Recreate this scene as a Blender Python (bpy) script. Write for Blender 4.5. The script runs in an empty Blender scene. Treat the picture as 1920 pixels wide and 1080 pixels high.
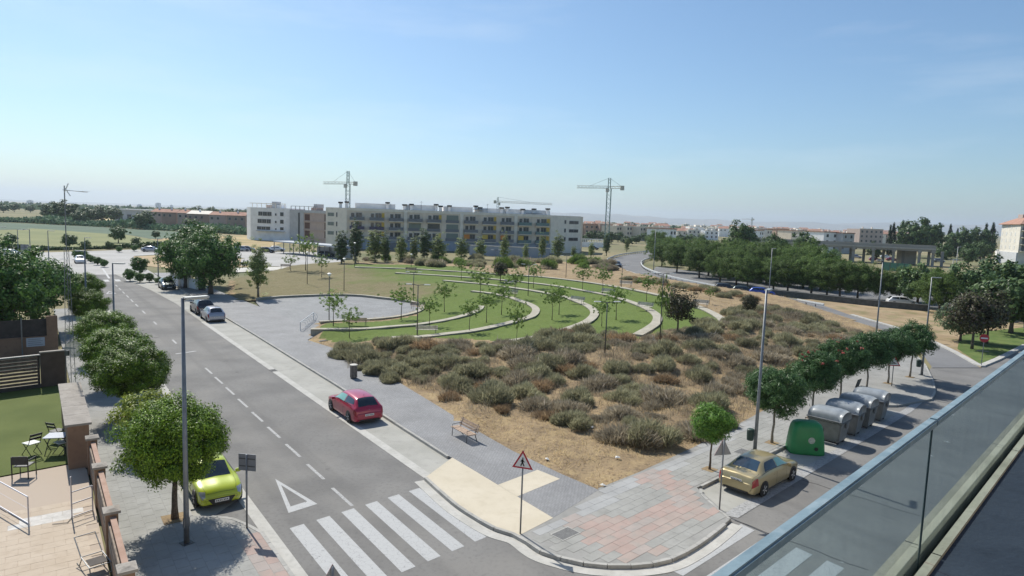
import bpy, bmesh, math, random
import numpy as np
from mathutils import Vector, Matrix

# ------------------------------------------------------------------ scene, camera, light
scene = bpy.context.scene
col = scene.collection
CAM_H = 11.7
FPX = 1250.0                                   # focal length in pixels of a 1920 wide frame
ROLL = math.radians(2.0)
PITCH = math.atan((540 - 409) * math.cos(ROLL) / FPX)
FW = np.array([0, math.cos(PITCH), -math.sin(PITCH)])
UP0 = np.array([0, math.sin(PITCH), math.cos(PITCH)])
RT0 = np.array([1.0, 0, 0])
RT = RT0 * math.cos(ROLL) + UP0 * math.sin(ROLL)
UP = -RT0 * math.sin(ROLL) + UP0 * math.cos(ROLL)

cd = bpy.data.cameras.new("camera")
cd.sensor_width = 36.0
cd.lens = 36.0 * FPX / 1920.0
cd.clip_start = 0.05
cd.clip_end = 40000
co = bpy.data.objects.new("camera", cd)
col.objects.link(co)
co.matrix_world = Matrix(((RT[0], UP[0], -FW[0], 0), (RT[1], UP[1], -FW[1], 0), (RT[2], UP[2], -FW[2], CAM_H), (0, 0, 0, 1)))
scene.camera = co

SUN_EL = math.radians(48)
SUN_AZ = math.radians(-36.5)                   # from +Y, towards +X
world = bpy.data.worlds.new("World")
scene.world = world
world.use_nodes = True
wn = world.node_tree
bg = wn.nodes["Background"]
sky = wn.nodes.new("ShaderNodeTexSky")
sky.sky_type = 'NISHITA'
sky.sun_disc = False
sky.sun_elevation = SUN_EL
sky.sun_rotation = SUN_AZ
sky.altitude = 0
sky.air_density = 1.0
sky.dust_density = 0.9
sky.ozone_density = 3.0
tint = wn.nodes.new("ShaderNodeMixRGB")
tint.blend_type = 'MULTIPLY'
tint.inputs["Fac"].default_value = 1.0
tint.inputs["Color2"].default_value = (0.90, 1.08, 1.16, 1)
wn.links.new(sky.outputs[0], tint.inputs["Color1"])
# thin cirrus veils
wtc = wn.nodes.new("ShaderNodeTexCoord")
wmp = wn.nodes.new("ShaderNodeMapping"); wmp.inputs["Scale"].default_value = (1.6, 1.6, 9.0); wmp.inputs["Rotation"].default_value = (0.1, 0.06, 0.4)
wnz = wn.nodes.new("ShaderNodeTexNoise"); wnz.inputs["Scale"].default_value = 1.7; wnz.inputs["Detail"].default_value = 7; wnz.inputs["Roughness"].default_value = 0.6
wmr = wn.nodes.new("ShaderNodeMapRange"); wmr.inputs["From Min"].default_value = 0.5; wmr.inputs["From Max"].default_value = 0.8; wmr.inputs["To Max"].default_value = 0.22
wmx = wn.nodes.new("ShaderNodeMixRGB"); wmx.inputs["Color2"].default_value = (9.0, 9.6, 10.0, 1)
wn.links.new(wtc.outputs["Generated"], wmp.inputs["Vector"]); wn.links.new(wmp.outputs[0], wnz.inputs["Vector"]); wn.links.new(wnz.outputs["Fac"], wmr.inputs["Value"])
wn.links.new(wmr.outputs["Result"], wmx.inputs["Fac"]); wn.links.new(tint.outputs[0], wmx.inputs["Color1"])
wn.links.new(wmx.outputs[0], bg.inputs[0])
bg.inputs[1].default_value = 0.085

sl = bpy.data.lights.new("sun", 'SUN')
sl.energy = 4.5
sl.angle = math.radians(0.53)
sl.color = (1.0, 0.95, 0.86)
so = bpy.data.objects.new("sun", sl)
col.objects.link(so)
sd = Vector((math.sin(SUN_AZ) * math.cos(SUN_EL), math.cos(SUN_AZ) * math.cos(SUN_EL), math.sin(SUN_EL)))
so.rotation_euler = sd.to_track_quat('Z', 'Y').to_euler()
so.location = (-40, 60, 80)

vs = scene.view_settings
vs.view_transform = 'Standard'
vs.look = 'None'
vs.gamma = 1.0
vs.exposure = 0.35
vs.use_curve_mapping = False
cy = scene.cycles
cy.use_denoising = True
try:
    cy.denoiser = 'OPENIMAGEDENOISE'
except Exception:
    pass
cy.max_bounces = 6
cy.diffuse_bounces = 2
cy.glossy_bounces = 3
cy.transmission_bounces = 4
cy.transparent_max_bounces = 8
cy.volume_bounces = 0
cy.caustics_reflective = False
cy.caustics_refractive = False
cy.sample_clamp_indirect = 6.0

# ------------------------------------------------------------------ plan helpers
def at(px, py, z=0.0):
    """Ground plan point for a surveyed sight line of the photograph, at height z."""
    d = FW * FPX + RT * (px - 960) - UP * (py - 540)
    t = (z - CAM_H) / d[2]
    return Vector((d[0] * t, d[1] * t, z))

def far_at(px, py, dist):
    """Point on a sight line at a given distance along the view axis."""
    d = FW * FPX + RT * (px - 960) - UP * (py - 540)
    d = d * (dist / d[1])
    return Vector((d[0], d[1], d[2] + CAM_H))

A1 = Vector((-3.563, 28.744)); U1 = Vector((-0.5868, 0.8097)); N1 = Vector((0.8097, 0.5868))
A2 = Vector((8.773, 28.747)); U2 = Vector((0.7192, 0.6948)); N2 = Vector((0.6948, -0.7192))
def S1(u, v, z=0.0):
    p = A1 + U1 * u + N1 * v
    return Vector((p.x, p.y, z))
def S2(u, v, z=0.0):
    p = A2 + U2 * u + N2 * v
    return Vector((p.x, p.y, z))
ANG1 = math.atan2(U1.y, U1.x)
ANG2 = math.atan2(U2.y, U2.x)

# ------------------------------------------------------------------ materials
MATS = {}
def nodes_of(m):
    m.use_nodes = True
    nt = m.node_tree
    return nt, nt.nodes, nt.links, nt.nodes["Principled BSDF"]

def mat(name, c, rough=0.7, metal=0.0, var=0.0, scale=8.0, bump=0.0, bscale=40.0, c2=None, coords='obj', spec=0.5, coat=0.0, detail=6.0, emit=None, contrast=(0.35, 0.65)):
    if name in MATS:
        return MATS[name]
    m = bpy.data.materials.new(name)
    nt, N, L, b = nodes_of(m)
    b.inputs["Roughness"].default_value = rough
    b.inputs["Metallic"].default_value = metal
    b.inputs["Specular IOR Level"].default_value = spec
    if coat:
        b.inputs["Coat Weight"].default_value = coat
        b.inputs["Coat Roughness"].default_value = 0.04
    c4 = (c[0], c[1], c[2], 1)
    b.inputs["Base Color"].default_value = c4
    vec = None
    if var or c2 or bump:
        if coords == 'world':
            g = N.new("ShaderNodeNewGeometry"); vec = g.outputs["Position"]
        else:
            g = N.new("ShaderNodeTexCoord"); vec = g.outputs["Object"]
    if var or c2:
        nz = N.new("ShaderNodeTexNoise"); nz.inputs["Scale"].default_value = scale; nz.inputs["Detail"].default_value = detail
        L.new(vec, nz.inputs["Vector"])
        r = N.new("ShaderNodeValToRGB")
        a = c2 if c2 else tuple(x * (1 - var) for x in c)
        d = c if c2 else tuple(min(1, x * (1 + var)) for x in c)
        r.color_ramp.elements[0].position = contrast[0]; r.color_ramp.elements[1].position = contrast[1]
        r.color_ramp.elements[0].color = (a[0], a[1], a[2], 1); r.color_ramp.elements[1].color = (d[0], d[1], d[2], 1)
        L.new(nz.outputs["Fac"], r.inputs["Fac"]); L.new(r.outputs["Color"], b.inputs["Base Color"])
    if bump:
        n2 = N.new("ShaderNodeTexNoise"); n2.inputs["Scale"].default_value = bscale; n2.inputs["Detail"].default_value = 4
        L.new(vec, n2.inputs["Vector"])
        bp = N.new("ShaderNodeBump"); bp.inputs["Strength"].default_value = bump; bp.inputs["Distance"].default_value = 0.03
        L.new(n2.outputs["Fac"], bp.inputs["Height"]); L.new(bp.outputs["Normal"], b.inputs["Normal"])
    MATS[name] = m
    return m

def layered_ground(name, c, c2, s1, dark, s2, amt2, rough=0.9, bump=0.3, bscale=30, third=None, s3=0.4, streak=None):
    """World-coordinate ground colour: two tones plus fine speckle and an optional third broad tone."""
    m = bpy.data.materials.new(name)
    nt, N, L, b = nodes_of(m)
    b.inputs["Roughness"].default_value = rough
    b.inputs["Specular IOR Level"].default_value = 0.25
    g = N.new("ShaderNodeNewGeometry"); vec = g.outputs["Position"]
    def noise(s, d=6):
        n = N.new("ShaderNodeTexNoise"); n.inputs["Scale"].default_value = s; n.inputs["Detail"].default_value = d
        L.new(vec, n.inputs["Vector"]); return n.outputs["Fac"]
    r = N.new("ShaderNodeValToRGB")
    r.color_ramp.elements[0].position = 0.38; r.color_ramp.elements[1].position = 0.62
    r.color_ramp.elements[0].color = (*c, 1); r.color_ramp.elements[1].color = (*c2, 1)
    L.new(noise(s1), r.inputs["Fac"])
    out = r.outputs["Color"]
    def mixin(col3, fac, lo, hi, amount):
        rr = N.new("ShaderNodeMapRange"); rr.inputs["From Min"].default_value = lo; rr.inputs["From Max"].default_value = hi
        rr.inputs["To Max"].default_value = amount
        L.new(fac, rr.inputs["Value"])
        mx = N.new("ShaderNodeMixRGB"); mx.inputs["Color2"].default_value = (*col3, 1)
        L.new(rr.outputs["Result"], mx.inputs["Fac"]); L.new(out, mx.inputs["Color1"])
        return mx.outputs["Color"]
    out = mixin(dark, noise(s2, 8), 0.5, 0.72, amt2)
    if third:
        out = mixin(third, noise(s3, 4), 0.48, 0.68, 0.8)
    if streak is not None:      # tyre polish along the driving direction and a few oil spots
        mp = N.new("ShaderNodeMapping"); mp.vector_type = 'TEXTURE'; mp.inputs["Rotation"].default_value = (0, 0, streak); mp.inputs["Scale"].default_value = (30, 1, 1)
        L.new(vec, mp.inputs["Vector"])
        sn = N.new("ShaderNodeTexNoise"); sn.inputs["Scale"].default_value = 0.75; sn.inputs["Detail"].default_value = 5
        L.new(mp.outputs[0], sn.inputs["Vector"])
        out = mixin(dark, sn.outputs["Fac"], 0.5, 0.75, 0.55)
        out = mixin(tuple(x * 0.6 for x in dark), noise(0.9, 3), 0.68, 0.78, 0.7)
    L.new(out, b.inputs["Base Color"])
    if bump:
        bp = N.new("ShaderNodeBump"); bp.inputs["Strength"].default_value = bump; bp.inputs["Distance"].default_value = 0.05
        L.new(noise(bscale, 5), bp.inputs["Height"]); L.new(bp.outputs["Normal"], b.inputs["Normal"])
    MATS[name] = m
    return m

def paver_mat(name, c, c2, mortar, bw, bh, ang, rough=0.75, mort=0.03, offset=0.5):
    m = bpy.data.materials.new(name)
    nt, N, L, b = nodes_of(m)
    b.inputs["Roughness"].default_value = rough
    b.inputs["Specular IOR Level"].default_value = 0.3
    g = N.new("ShaderNodeNewGeometry")
    mp = N.new("ShaderNodeMapping"); mp.inputs["Rotation"].default_value = (0, 0, -ang)
    L.new(g.outputs["Position"], mp.inputs["Vector"])
    br = N.new("ShaderNodeTexBrick")
    br.inputs["Color1"].default_value = (*c, 1); br.inputs["Color2"].default_value = (*c2, 1); br.inputs["Mortar"].default_value = (*mortar, 1)
    br.inputs["Scale"].default_value = 1.0; br.inputs["Mortar Size"].default_value = mort * bh
    br.inputs["Brick Width"].default_value = bw; br.inputs["Row Height"].default_value = bh; br.offset = offset
    L.new(mp.outputs[0], br.inputs["Vector"])
    nz = N.new("ShaderNodeTexNoise"); nz.inputs["Scale"].default_value = 0.5; nz.inputs["Detail"].default_value = 8
    L.new(g.outputs["Position"], nz.inputs["Vector"])
    mr = N.new("ShaderNodeMapRange"); mr.inputs["From Min"].default_value = 0.3; mr.inputs["From Max"].default_value = 0.7
    mr.inputs["To Min"].default_value = 0.86; mr.inputs["To Max"].default_value = 1.1
    L.new(nz.outputs["Fac"], mr.inputs["Value"])
    mx = N.new("ShaderNodeMixRGB"); mx.blend_type = 'MULTIPLY'; mx.inputs["Fac"].default_value = 1
    L.new(br.outputs["Color"], mx.inputs["Color1"]); L.new(mr.outputs["Result"], mx.inputs["Color2"])
    L.new(mx.outputs["Color"], b.inputs["Base Color"])
    bp = N.new("ShaderNodeBump"); bp.inputs["Strength"].default_value = 0.5; bp.inputs["Distance"].default_value = 0.01; bp.invert = True
    L.new(br.outputs["Fac"], bp.inputs["Height"]); L.new(bp.outputs["Normal"], b.inputs["Normal"])
    MATS[name] = m
    return m

LEAF_GAIN = 1.6
def leaf_mat(name, dark, light, rough=0.42, trans=0.35, extra=None, extra_pos=0.93):
    dark = tuple(min(0.9, x * LEAF_GAIN) for x in dark); light = tuple(min(0.9, x * LEAF_GAIN) for x in light)
    m = bpy.data.materials.new(name)
    nt, N, L, b = nodes_of(m)
    g = N.new("ShaderNodeNewGeometry")
    oi = N.new("ShaderNodeObjectInfo")
    r = N.new("ShaderNodeValToRGB")
    e = r.color_ramp.elements
    e[0].position = 0.0; e[1].position = 0.9
    e[0].color = (*dark, 1); e[1].color = (*light, 1)
    if extra:
        k = r.color_ramp.elements.new(extra_pos); k.color = (*extra, 1)
    L.new(g.outputs["Random Per Island"], r.inputs["Fac"])
    # broad tone shift through the crown and from tree to tree
    tc = N.new("ShaderNodeTexCoord")
    nz = N.new("ShaderNodeTexNoise"); nz.inputs["Scale"].default_value = 1.3; nz.inputs["Detail"].default_value = 2
    L.new(tc.outputs["Object"], nz.inputs["Vector"])
    ad = N.new("ShaderNodeMath"); ad.operation = 'ADD'
    ml = N.new("ShaderNodeMath"); ml.operation = 'MULTIPLY'; ml.inputs[1].default_value = 0.35
    L.new(oi.outputs["Random"], ml.inputs[0])
    L.new(nz.outputs["Fac"], ad.inputs[0]); L.new(ml.outputs[0], ad.inputs[1])
    mr = N.new("ShaderNodeMapRange"); mr.inputs["From Min"].default_value = 0.35; mr.inputs["From Max"].default_value = 0.95
    mr.inputs["To Min"].default_value = 0.7; mr.inputs["To Max"].default_value = 1.35
    L.new(ad.outputs[0], mr.inputs["Value"])
    mx = N.new("ShaderNodeMixRGB"); mx.blend_type = 'MULTIPLY'; mx.inputs["Fac"].default_value = 1
    L.new(r.outputs["Color"], mx.inputs["Color1"]); L.new(mr.outputs["Result"], mx.inputs["Color2"])
    L.new(mx.outputs["Color"], b.inputs["Base Color"])
    b.inputs["Roughness"].default_value = rough
    b.inputs["Specular IOR Level"].default_value = 0.16
    tr = N.new("ShaderNodeBsdfTranslucent")
    L.new(mx.outputs["Color"], tr.inputs["Color"])
    ms = N.new("ShaderNodeMixShader"); ms.inputs["Fac"].default_value = trans
    L.new(b.outputs[0], ms.inputs[1]); L.new(tr.outputs[0], ms.inputs[2])
    L.new(ms.outputs[0], N["Material Output"].inputs["Surface"])
    MATS[name] = m
    return m

def car_paint(name, c, metal=0.35, rough=0.28):
    return mat(name, c, rough=rough, metal=metal, coat=0.8, spec=0.5)

# ------------------------------------------------------------------ mesh helpers
KIDS = {}
def mesh_obj(name, verts, faces, m=None, parent=None, smooth=False, loc=None):
    me = bpy.data.meshes.new(name)
    me.from_pydata([tuple(v) for v in verts], [], faces)
    me.update()
    if smooth:
        me.shade_smooth()
    return data_obj(name, me, m, parent, loc)

def data_obj(name, me, m=None, parent=None, loc=None):
    o = bpy.data.objects.new(name, me)
    col.objects.link(o)
    if m is not None and len(me.materials) == 0:
        me.materials.append(m)
    if parent is not None:
        o.parent = parent
        KIDS.setdefault(parent.name, []).append(o)
    if loc is not None:
        o.location = loc
    return o

def array_mesh(name, V, Q, smooth=False):
    """Mesh from numpy arrays: V (n,3), Q (m,k) faces of one size k."""
    me = bpy.data.meshes.new(name)
    V = np.asarray(V, dtype=np.float32); Q = np.asarray(Q, dtype=np.int32)
    k = Q.shape[1]
    me.vertices.add(len(V)); me.vertices.foreach_set("co", V.ravel())
    me.loops.add(Q.size); me.loops.foreach_set("vertex_index", Q.ravel())
    me.polygons.add(len(Q))
    me.polygons.foreach_set("loop_start", np.arange(0, Q.size, k, dtype=np.int32))
    me.polygons.foreach_set("loop_total", np.full(len(Q), k, dtype=np.int32))
    me.polygons.foreach_set("use_smooth", np.full(len(Q), smooth, dtype=bool))
    me.update(calc_edges=True)
    return me

class MB:
    """Collects simple solids for ONE part."""
    def __init__(s):
        s.v = []; s.f = []
    def add(s, vs_, fs):
        o = len(s.v)
        s.v += [Vector(v) for v in vs_]
        s.f += [tuple(i + o for i in f) for f in fs]
        return s
    def box(s, c, d, rz=0.0, M=None):
        x, y, z = d[0] / 2, d[1] / 2, d[2] / 2
        R = Matrix.Rotation(rz, 3, 'Z')
        P = [R @ Vector(p) for p in ((-x, -y, -z), (x, -y, -z), (x, y, -z), (-x, y, -z), (-x, -y, z), (x, -y, z), (x, y, z), (-x, y, z))]
        P = [(M @ p if M else p) + Vector(c) for p in P]
        return s.add(P, [(3, 2, 1, 0), (4, 5, 6, 7), (0, 1, 5, 4), (1, 2, 6, 5), (2, 3, 7, 6), (3, 0, 4, 7)])
    def taper(s, c, d0, d1, h, rz=0.0):
        """box that tapers from size d0 at the bottom to d1 at the top"""
        R = Matrix.Rotation(rz, 3, 'Z')
        P = []
        for (dx, dy), z in ((d0, 0), (d1, h)):
            for sx, sy in ((-1, -1), (1, -1), (1, 1), (-1, 1)):
                P.append(R @ Vector((sx * dx / 2, sy * dy / 2, z)) + Vector(c))
        return s.add(P, [(3, 2, 1, 0), (4, 5, 6, 7), (0, 1, 5, 4), (1, 2, 6, 5), (2, 3, 7, 6), (3, 0, 4, 7)])
    def tube(s, pts, rad, n=8, cap=True):
        pts = [Vector(p) for p in pts]
        if not hasattr(rad, '__len__'):
            rad = [rad] * len(pts)
        rings = []
        up = Vector((0, 0, 1))
        for i, p in enumerate(pts):
            t = (pts[min(i + 1, len(pts) - 1)] - pts[max(i - 1, 0)]).normalized()
            a = up if abs(t.dot(up)) < 0.95 else Vector((1, 0, 0))
            x = t.cross(a).normalized(); y = t.cross(x).normalized()
            rings.append([p + (x * math.cos(2 * math.pi * k / n) + y * math.sin(2 * math.pi * k / n)) * rad[i] for k in range(n)])
        V = [v for r in rings for v in r]
        F = []
        for i in range(len(pts) - 1):
            for k in range(n):
                a, b_ = i * n + k, i * n + (k + 1) % n
                F.append((a, a + n, b_ + n, b_))
        if cap:
            F.append(tuple(range(n))); F.append(tuple(reversed(range((len(pts) - 1) * n, len(pts) * n))))
        return s.add(V, F)
    def lathe(s, prof, n=16, c=(0, 0, 0), axis='Z', cap=True):
        V = []; F = []
        for r, z in prof:
            for k in range(n):
                a = 2 * math.pi * k / n
                p = (r * math.cos(a), r * math.sin(a), z)
                if axis == 'Y':
                    p = (p[0], p[2], p[1])
                elif axis == 'X':
                    p = (p[2], p[0], p[1])
                V.append(Vector(p) + Vector(c))
        m = len(prof)
        for i in range(m - 1):
            for k in range(n):
                a, b_ = i * n + k, i * n + (k + 1) % n
                F.append((a, b_, b_ + n, a + n))
        if cap:
            F.append(tuple(reversed(range(n)))); F.append(tuple(range((m - 1) * n, m * n)))
        return s.add(V, F)
    def prism(s, poly, z0, z1):
        """vertical prism of a plan polygon"""
        n = len(poly)
        V = [(p[0], p[1], z0) for p in poly] + [(p[0], p[1], z1) for p in poly]
        F = [tuple(reversed(range(n))), tuple(range(n, 2 * n))] + [(i, (i + 1) % n, (i + 1) % n + n, i + n) for i in range(n)]
        return s.add(V, F)
    def build(s, name, m, parent=None, smooth=False, loc=None, bevel=0.0):
        o = mesh_obj(name, s.v, s.f, m, parent, smooth, loc)
        if bevel:
            bm = bmesh.new(); bm.from_mesh(o.data)
            bmesh.ops.bevel(bm, geom=bm.edges[:], offset=bevel, segments=2, affect='EDGES', clamp_overlap=True)
            bm.to_mesh(o.data); bm.free()
        return o

def ccw(poly):
    a = sum(poly[i][0] * poly[(i + 1) % len(poly)][1] - poly[(i + 1) % len(poly)][0] * poly[i][1] for i in range(len(poly)))
    return list(poly) if a > 0 else list(reversed(poly))

def sheet(name, poly, z, m, parent=None):
    """flat ground sheet (triangulated polygon)"""
    poly = ccw([(p[0], p[1]) for p in poly])
    bm = bmesh.new()
    vs_ = [bm.verts.new((p[0], p[1], z)) for p in poly]
    f = bm.faces.new(vs_)
    bm.normal_update()
    bmesh.ops.triangulate(bm, faces=[f], ngon_method='EAR_CLIP')
    me = bpy.data.meshes.new(name); bm.to_mesh(me); bm.free()
    return data_obj(name, me, m, parent)

def slab(name, poly, z0, z1, m, parent=None):
    poly = ccw([(p[0], p[1]) for p in poly])
    bm = bmesh.new()
    vs_ = [bm.verts.new((p[0], p[1], z1)) for p in poly]
    f = bm.faces.new(vs_)
    lo = [bm.verts.new((p[0], p[1], z0)) for p in poly]
    n = len(poly)
    for i in range(n):
        bm.faces.new((lo[i], lo[(i + 1) % n], vs_[(i + 1) % n], vs_[i]))
    bm.normal_update()
    bmesh.ops.triangulate(bm, faces=[f], ngon_method='EAR_CLIP')
    me = bpy.data.meshes.new(name); bm.to_mesh(me); bm.free()
    return data_obj(name, me, m, parent)

def tag(o, label=None, cat=None, group=None, kind=None):
    if label: o["label"] = label
    if cat: o["category"] = cat
    if group: o["group"] = group
    if kind: o["kind"] = kind
    return o

def structure(o):
    o["kind"] = "structure"; return o

def thing(name, label, cat, loc=(0, 0, 0), rz=0.0, group=None):
    o = bpy.data.objects.new(name, None)
    col.objects.link(o)
    o.empty_display_size = 0.2
    o.location = loc; o.rotation_euler = (0, 0, rz)
    return tag(o, label, cat, group, 'thing')

def copy_tree(root, loc, rz=0.0, scale=1.0, label=None, group=None):
    def rec(o, parent):
        c = o.copy(); col.objects.link(c)
        if parent is not None:
            c.parent = parent
            KIDS.setdefault(parent.name, []).append(c)
        for ch in list(KIDS.get(o.name, [])):
            rec(ch, c)
        return c
    r = rec(root, None)
    r.location = loc; r.rotation_euler = (0, 0, rz)
    r.scale = (scale, scale, scale) if not hasattr(scale, '__len__') else scale
    if label: r["label"] = label
    if group: r["group"] = group
    return r

def catmull(P, k=6, closed=False):
    P = [Vector(p) for p in P]
    out = []
    n = len(P)
    for i in range(n - 1):
        p0 = P[max(i - 1, 0)]; p1 = P[i]; p2 = P[i + 1]; p3 = P[min(i + 2, n - 1)]
        for j in range(k):
            t = j / k
            out.append(0.5 * ((2 * p1) + (p2 - p0) * t + (2 * p0 - 5 * p1 + 4 * p2 - p3) * t * t + (3 * p1 - p0 - 3 * p2 + p3) * t ** 3))
    out.append(P[-1])
    return out

def offset_line(P, d):
    """offset a plan polyline to its right by d"""
    out = []
    for i, p in enumerate(P):
        a = P[max(i - 1, 0)]; b_ = P[min(i + 1, len(P) - 1)]
        t = Vector((b_[0] - a[0], b_[1] - a[1])).normalized()
        out.append(Vector((p[0] + t.y * d, p[1] - t.x * d)))
    return out

def inside(poly, x, y):
    r = False
    n = len(poly)
    j = n - 1
    for i in range(n):
        xi, yi = poly[i][0], poly[i][1]; xj, yj = poly[j][0], poly[j][1]
        if (yi > y) != (yj > y) and x < (xj - xi) * (y - yi) / (yj - yi) + xi:
            r = not r
        j = i
    return r

def ribbon(name, P, w, z0, z1, m, parent=None, z_list=None):
    """wall or kerb of width w that follows a plan polyline; z_list gives a top height for each point"""
    Lp = offset_line(P, -w / 2); Rp = offset_line(P, w / 2)
    V = []; F = []
    for i in range(len(P)):
        t = z_list[i] if z_list else z1
        b0 = z0 if not z_list else t - (z1 - z0)
        V += [(Lp[i].x, Lp[i].y, b0), (Rp[i].x, Rp[i].y, b0), (Rp[i].x, Rp[i].y, t), (Lp[i].x, Lp[i].y, t)]
    for i in range(len(P) - 1):
        a = i * 4; b_ = a + 4
        for k in range(4):
            F.append((a + k, a + (k + 1) % 4, b_ + (k + 1) % 4, b_ + k))
    F.append((3, 2, 1, 0)); e = (len(P) - 1) * 4; F.append((e, e + 1, e + 2, e + 3))
    o = mesh_obj(name, V, F, m, parent)
    bm = bmesh.new(); bm.from_mesh(o.data); bmesh.ops.recalc_face_normals(bm, faces=bm.faces[:]); bm.to_mesh(o.data); bm.free()
    return o

rng = random.Random(7)
# ------------------------------------------------------------------ ground, roads, pavements
ASPH = layered_ground("asphalt", (0.158, 0.154, 0.148), (0.20, 0.195, 0.186), 0.3, (0.115, 0.112, 0.108), 6.0, 0.5, rough=0.92, bump=0.25, bscale=60, third=(0.222, 0.213, 0.198), s3=0.22, streak=ANG1)
ASPH2 = layered_ground("asphalt_far", (0.16, 0.16, 0.163), (0.2, 0.2, 0.2), 0.2, (0.12, 0.12, 0.12), 4.0, 0.3, rough=0.95, bump=0.0)
CONC = layered_ground("lane_concrete", (0.315, 0.31, 0.28), (0.37, 0.362, 0.33), 0.45, (0.23, 0.226, 0.21), 2.2, 0.35, rough=0.9, bump=0.15, bscale=50)
GUTTER = layered_ground("gutter_concrete", (0.40, 0.39, 0.36), (0.46, 0.45, 0.42), 1.2, (0.29, 0.285, 0.265), 5.0, 0.4, rough=0.9, bump=0.15, bscale=50)
KERBM = layered_ground("kerb_concrete", (0.32, 0.315, 0.295), (0.40, 0.39, 0.365), 1.5, (0.19, 0.186, 0.175), 6.0, 0.5, rough=0.9, bump=0.2, bscale=50)
PAVER = paver_mat("grey_pavers", (0.225, 0.226, 0.229), (0.265, 0.266, 0.268), (0.13, 0.13, 0.132), 0.2, 0.1, ANG1, mort=0.09)
PLAZAM = paver_mat("plaza_pavers", (0.206, 0.21, 0.212), (0.24, 0.244, 0.246), (0.145, 0.148, 0.15), 0.4, 0.2, ANG1, mort=0.06)
SLABM = layered_ground("pavement_slab", (0.272, 0.27, 0.252), (0.32, 0.318, 0.30), 0.7, (0.205, 0.202, 0.19), 3.5, 0.4, rough=0.9, bump=0.15, bscale=60)
SLABD = layered_ground("pavement_base", (0.25, 0.247, 0.233), (0.295, 0.29, 0.275), 0.6, (0.18, 0.177, 0.168), 3.0, 0.45, rough=0.92, bump=0.15, bscale=60)
BANDM = layered_ground("smooth_band", (0.30, 0.302, 0.298), (0.35, 0.352, 0.346), 0.6, (0.24, 0.24, 0.236), 3.0, 0.3, rough=0.85, bump=0.1, bscale=60)
PINK = layered_ground("pink_slab", (0.335, 0.255, 0.225), (0.37, 0.285, 0.252), 1.2, (0.29, 0.265, 0.24), 3.0, 0.8, rough=0.9, bump=0.15, bscale=60)
PINKS = [PINK, layered_ground('faded_pink_slab', (0.325, 0.265, 0.235), (0.36, 0.295, 0.262), 1.2, (0.29, 0.27, 0.245), 3.0, 0.8, rough=0.9, bump=0.15, bscale=60), layered_ground('pale_pink_slab', (0.315, 0.275, 0.25), (0.35, 0.305, 0.28), 1.2, (0.28, 0.265, 0.245), 3.0, 0.8, rough=0.9, bump=0.15, bscale=60)]
PINK2 = mat("pink_button_slab", (0.52, 0.27, 0.27), 0.85, var=0.12, scale=5, coords='world')
CREAM = layered_ground("cream_concrete", (0.495, 0.44, 0.34), (0.535, 0.48, 0.38), 0.5, (0.43, 0.375, 0.28), 3.0, 0.4, rough=0.85, bump=0.12, bscale=70)
SOIL = layered_ground("dry_soil", (0.238, 0.176, 0.108), (0.328, 0.242, 0.142), 0.5, (0.125, 0.092, 0.062), 5.5, 0.85, rough=1.0, bump=1.0, bscale=14, third=(0.375, 0.282, 0.155), s3=1.1)
PLAIN = layered_ground("far_plain", (0.17, 0.165, 0.085), (0.27, 0.225, 0.13), 0.012, (0.075, 0.10, 0.045), 0.03, 0.85, rough=1.0, bump=0.0)

def paint_mat(name, c, worn, thr=(0.58, 0.66)):
    m = bpy.data.materials.new(name)
    nt, N, L, b = nodes_of(m)
    g = N.new("ShaderNodeNewGeometry")
    n = N.new("ShaderNodeTexNoise"); n.inputs["Scale"].default_value = 7; n.inputs["Detail"].default_value = 10; n.inputs["Roughness"].default_value = 0.75
    L.new(g.outputs["Position"], n.inputs["Vector"])
    v = N.new("ShaderNodeTexVoronoi"); v.feature = 'DISTANCE_TO_EDGE'; v.inputs["Scale"].default_value = 5
    n3 = N.new("ShaderNodeTexNoise"); n3.inputs["Scale"].default_value = 3; L.new(g.outputs["Position"], n3.inputs["Vector"])
    mxv = N.new("ShaderNodeMixRGB"); mxv.inputs["Fac"].default_value = 0.25
    L.new(g.outputs["Position"], mxv.inputs["Color1"]); L.new(n3.outputs["Color"], mxv.inputs["Color2"])
    L.new(mxv.outputs["Color"], v.inputs["Vector"])
    r = N.new("ShaderNodeValToRGB")
    r.color_ramp.elements[0].position = thr[0]; r.color_ramp.elements[1].position = thr[1]
    r.color_ramp.elements[0].color = (*c, 1); r.color_ramp.elements[1].color = (*worn, 1)
    L.new(n.outputs["Fac"], r.inputs["Fac"])
    r2 = N.new("ShaderNodeValToRGB"); r2.color_ramp.elements[0].position = 0.0; r2.color_ramp.elements[1].position = 0.018
    r2.color_ramp.elements[0].color = (0.35, 0.35, 0.35, 1); r2.color_ramp.elements[1].color = (1, 1, 1, 1)
    L.new(v.outputs["Distance"], r2.inputs["Fac"])
    mx = N.new("ShaderNodeMixRGB"); mx.blend_type = 'MULTIPLY'; mx.inputs["Fac"].default_value = 0.8
    L.new(r.outputs["Color"], mx.inputs["Color1"]); L.new(r2.outputs["Color"], mx.inputs["Color2"])
    L.new(mx.outputs["Color"], b.inputs["Base Color"])
    b.inputs["Roughness"].default_value = 0.75
    MATS[name] = m
    return m
PAINT = paint_mat("road_paint", (0.365, 0.37, 0.37), (0.25, 0.25, 0.25))
PAINTW = paint_mat("worn_road_paint", (0.34, 0.34, 0.335), (0.2, 0.2, 0.2), (0.48, 0.6))

ground = structure(sheet("ground", [(-14000, -400), (14000, -400), (14000, 14000), (-14000, 14000)], -0.06, PLAIN))

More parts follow.
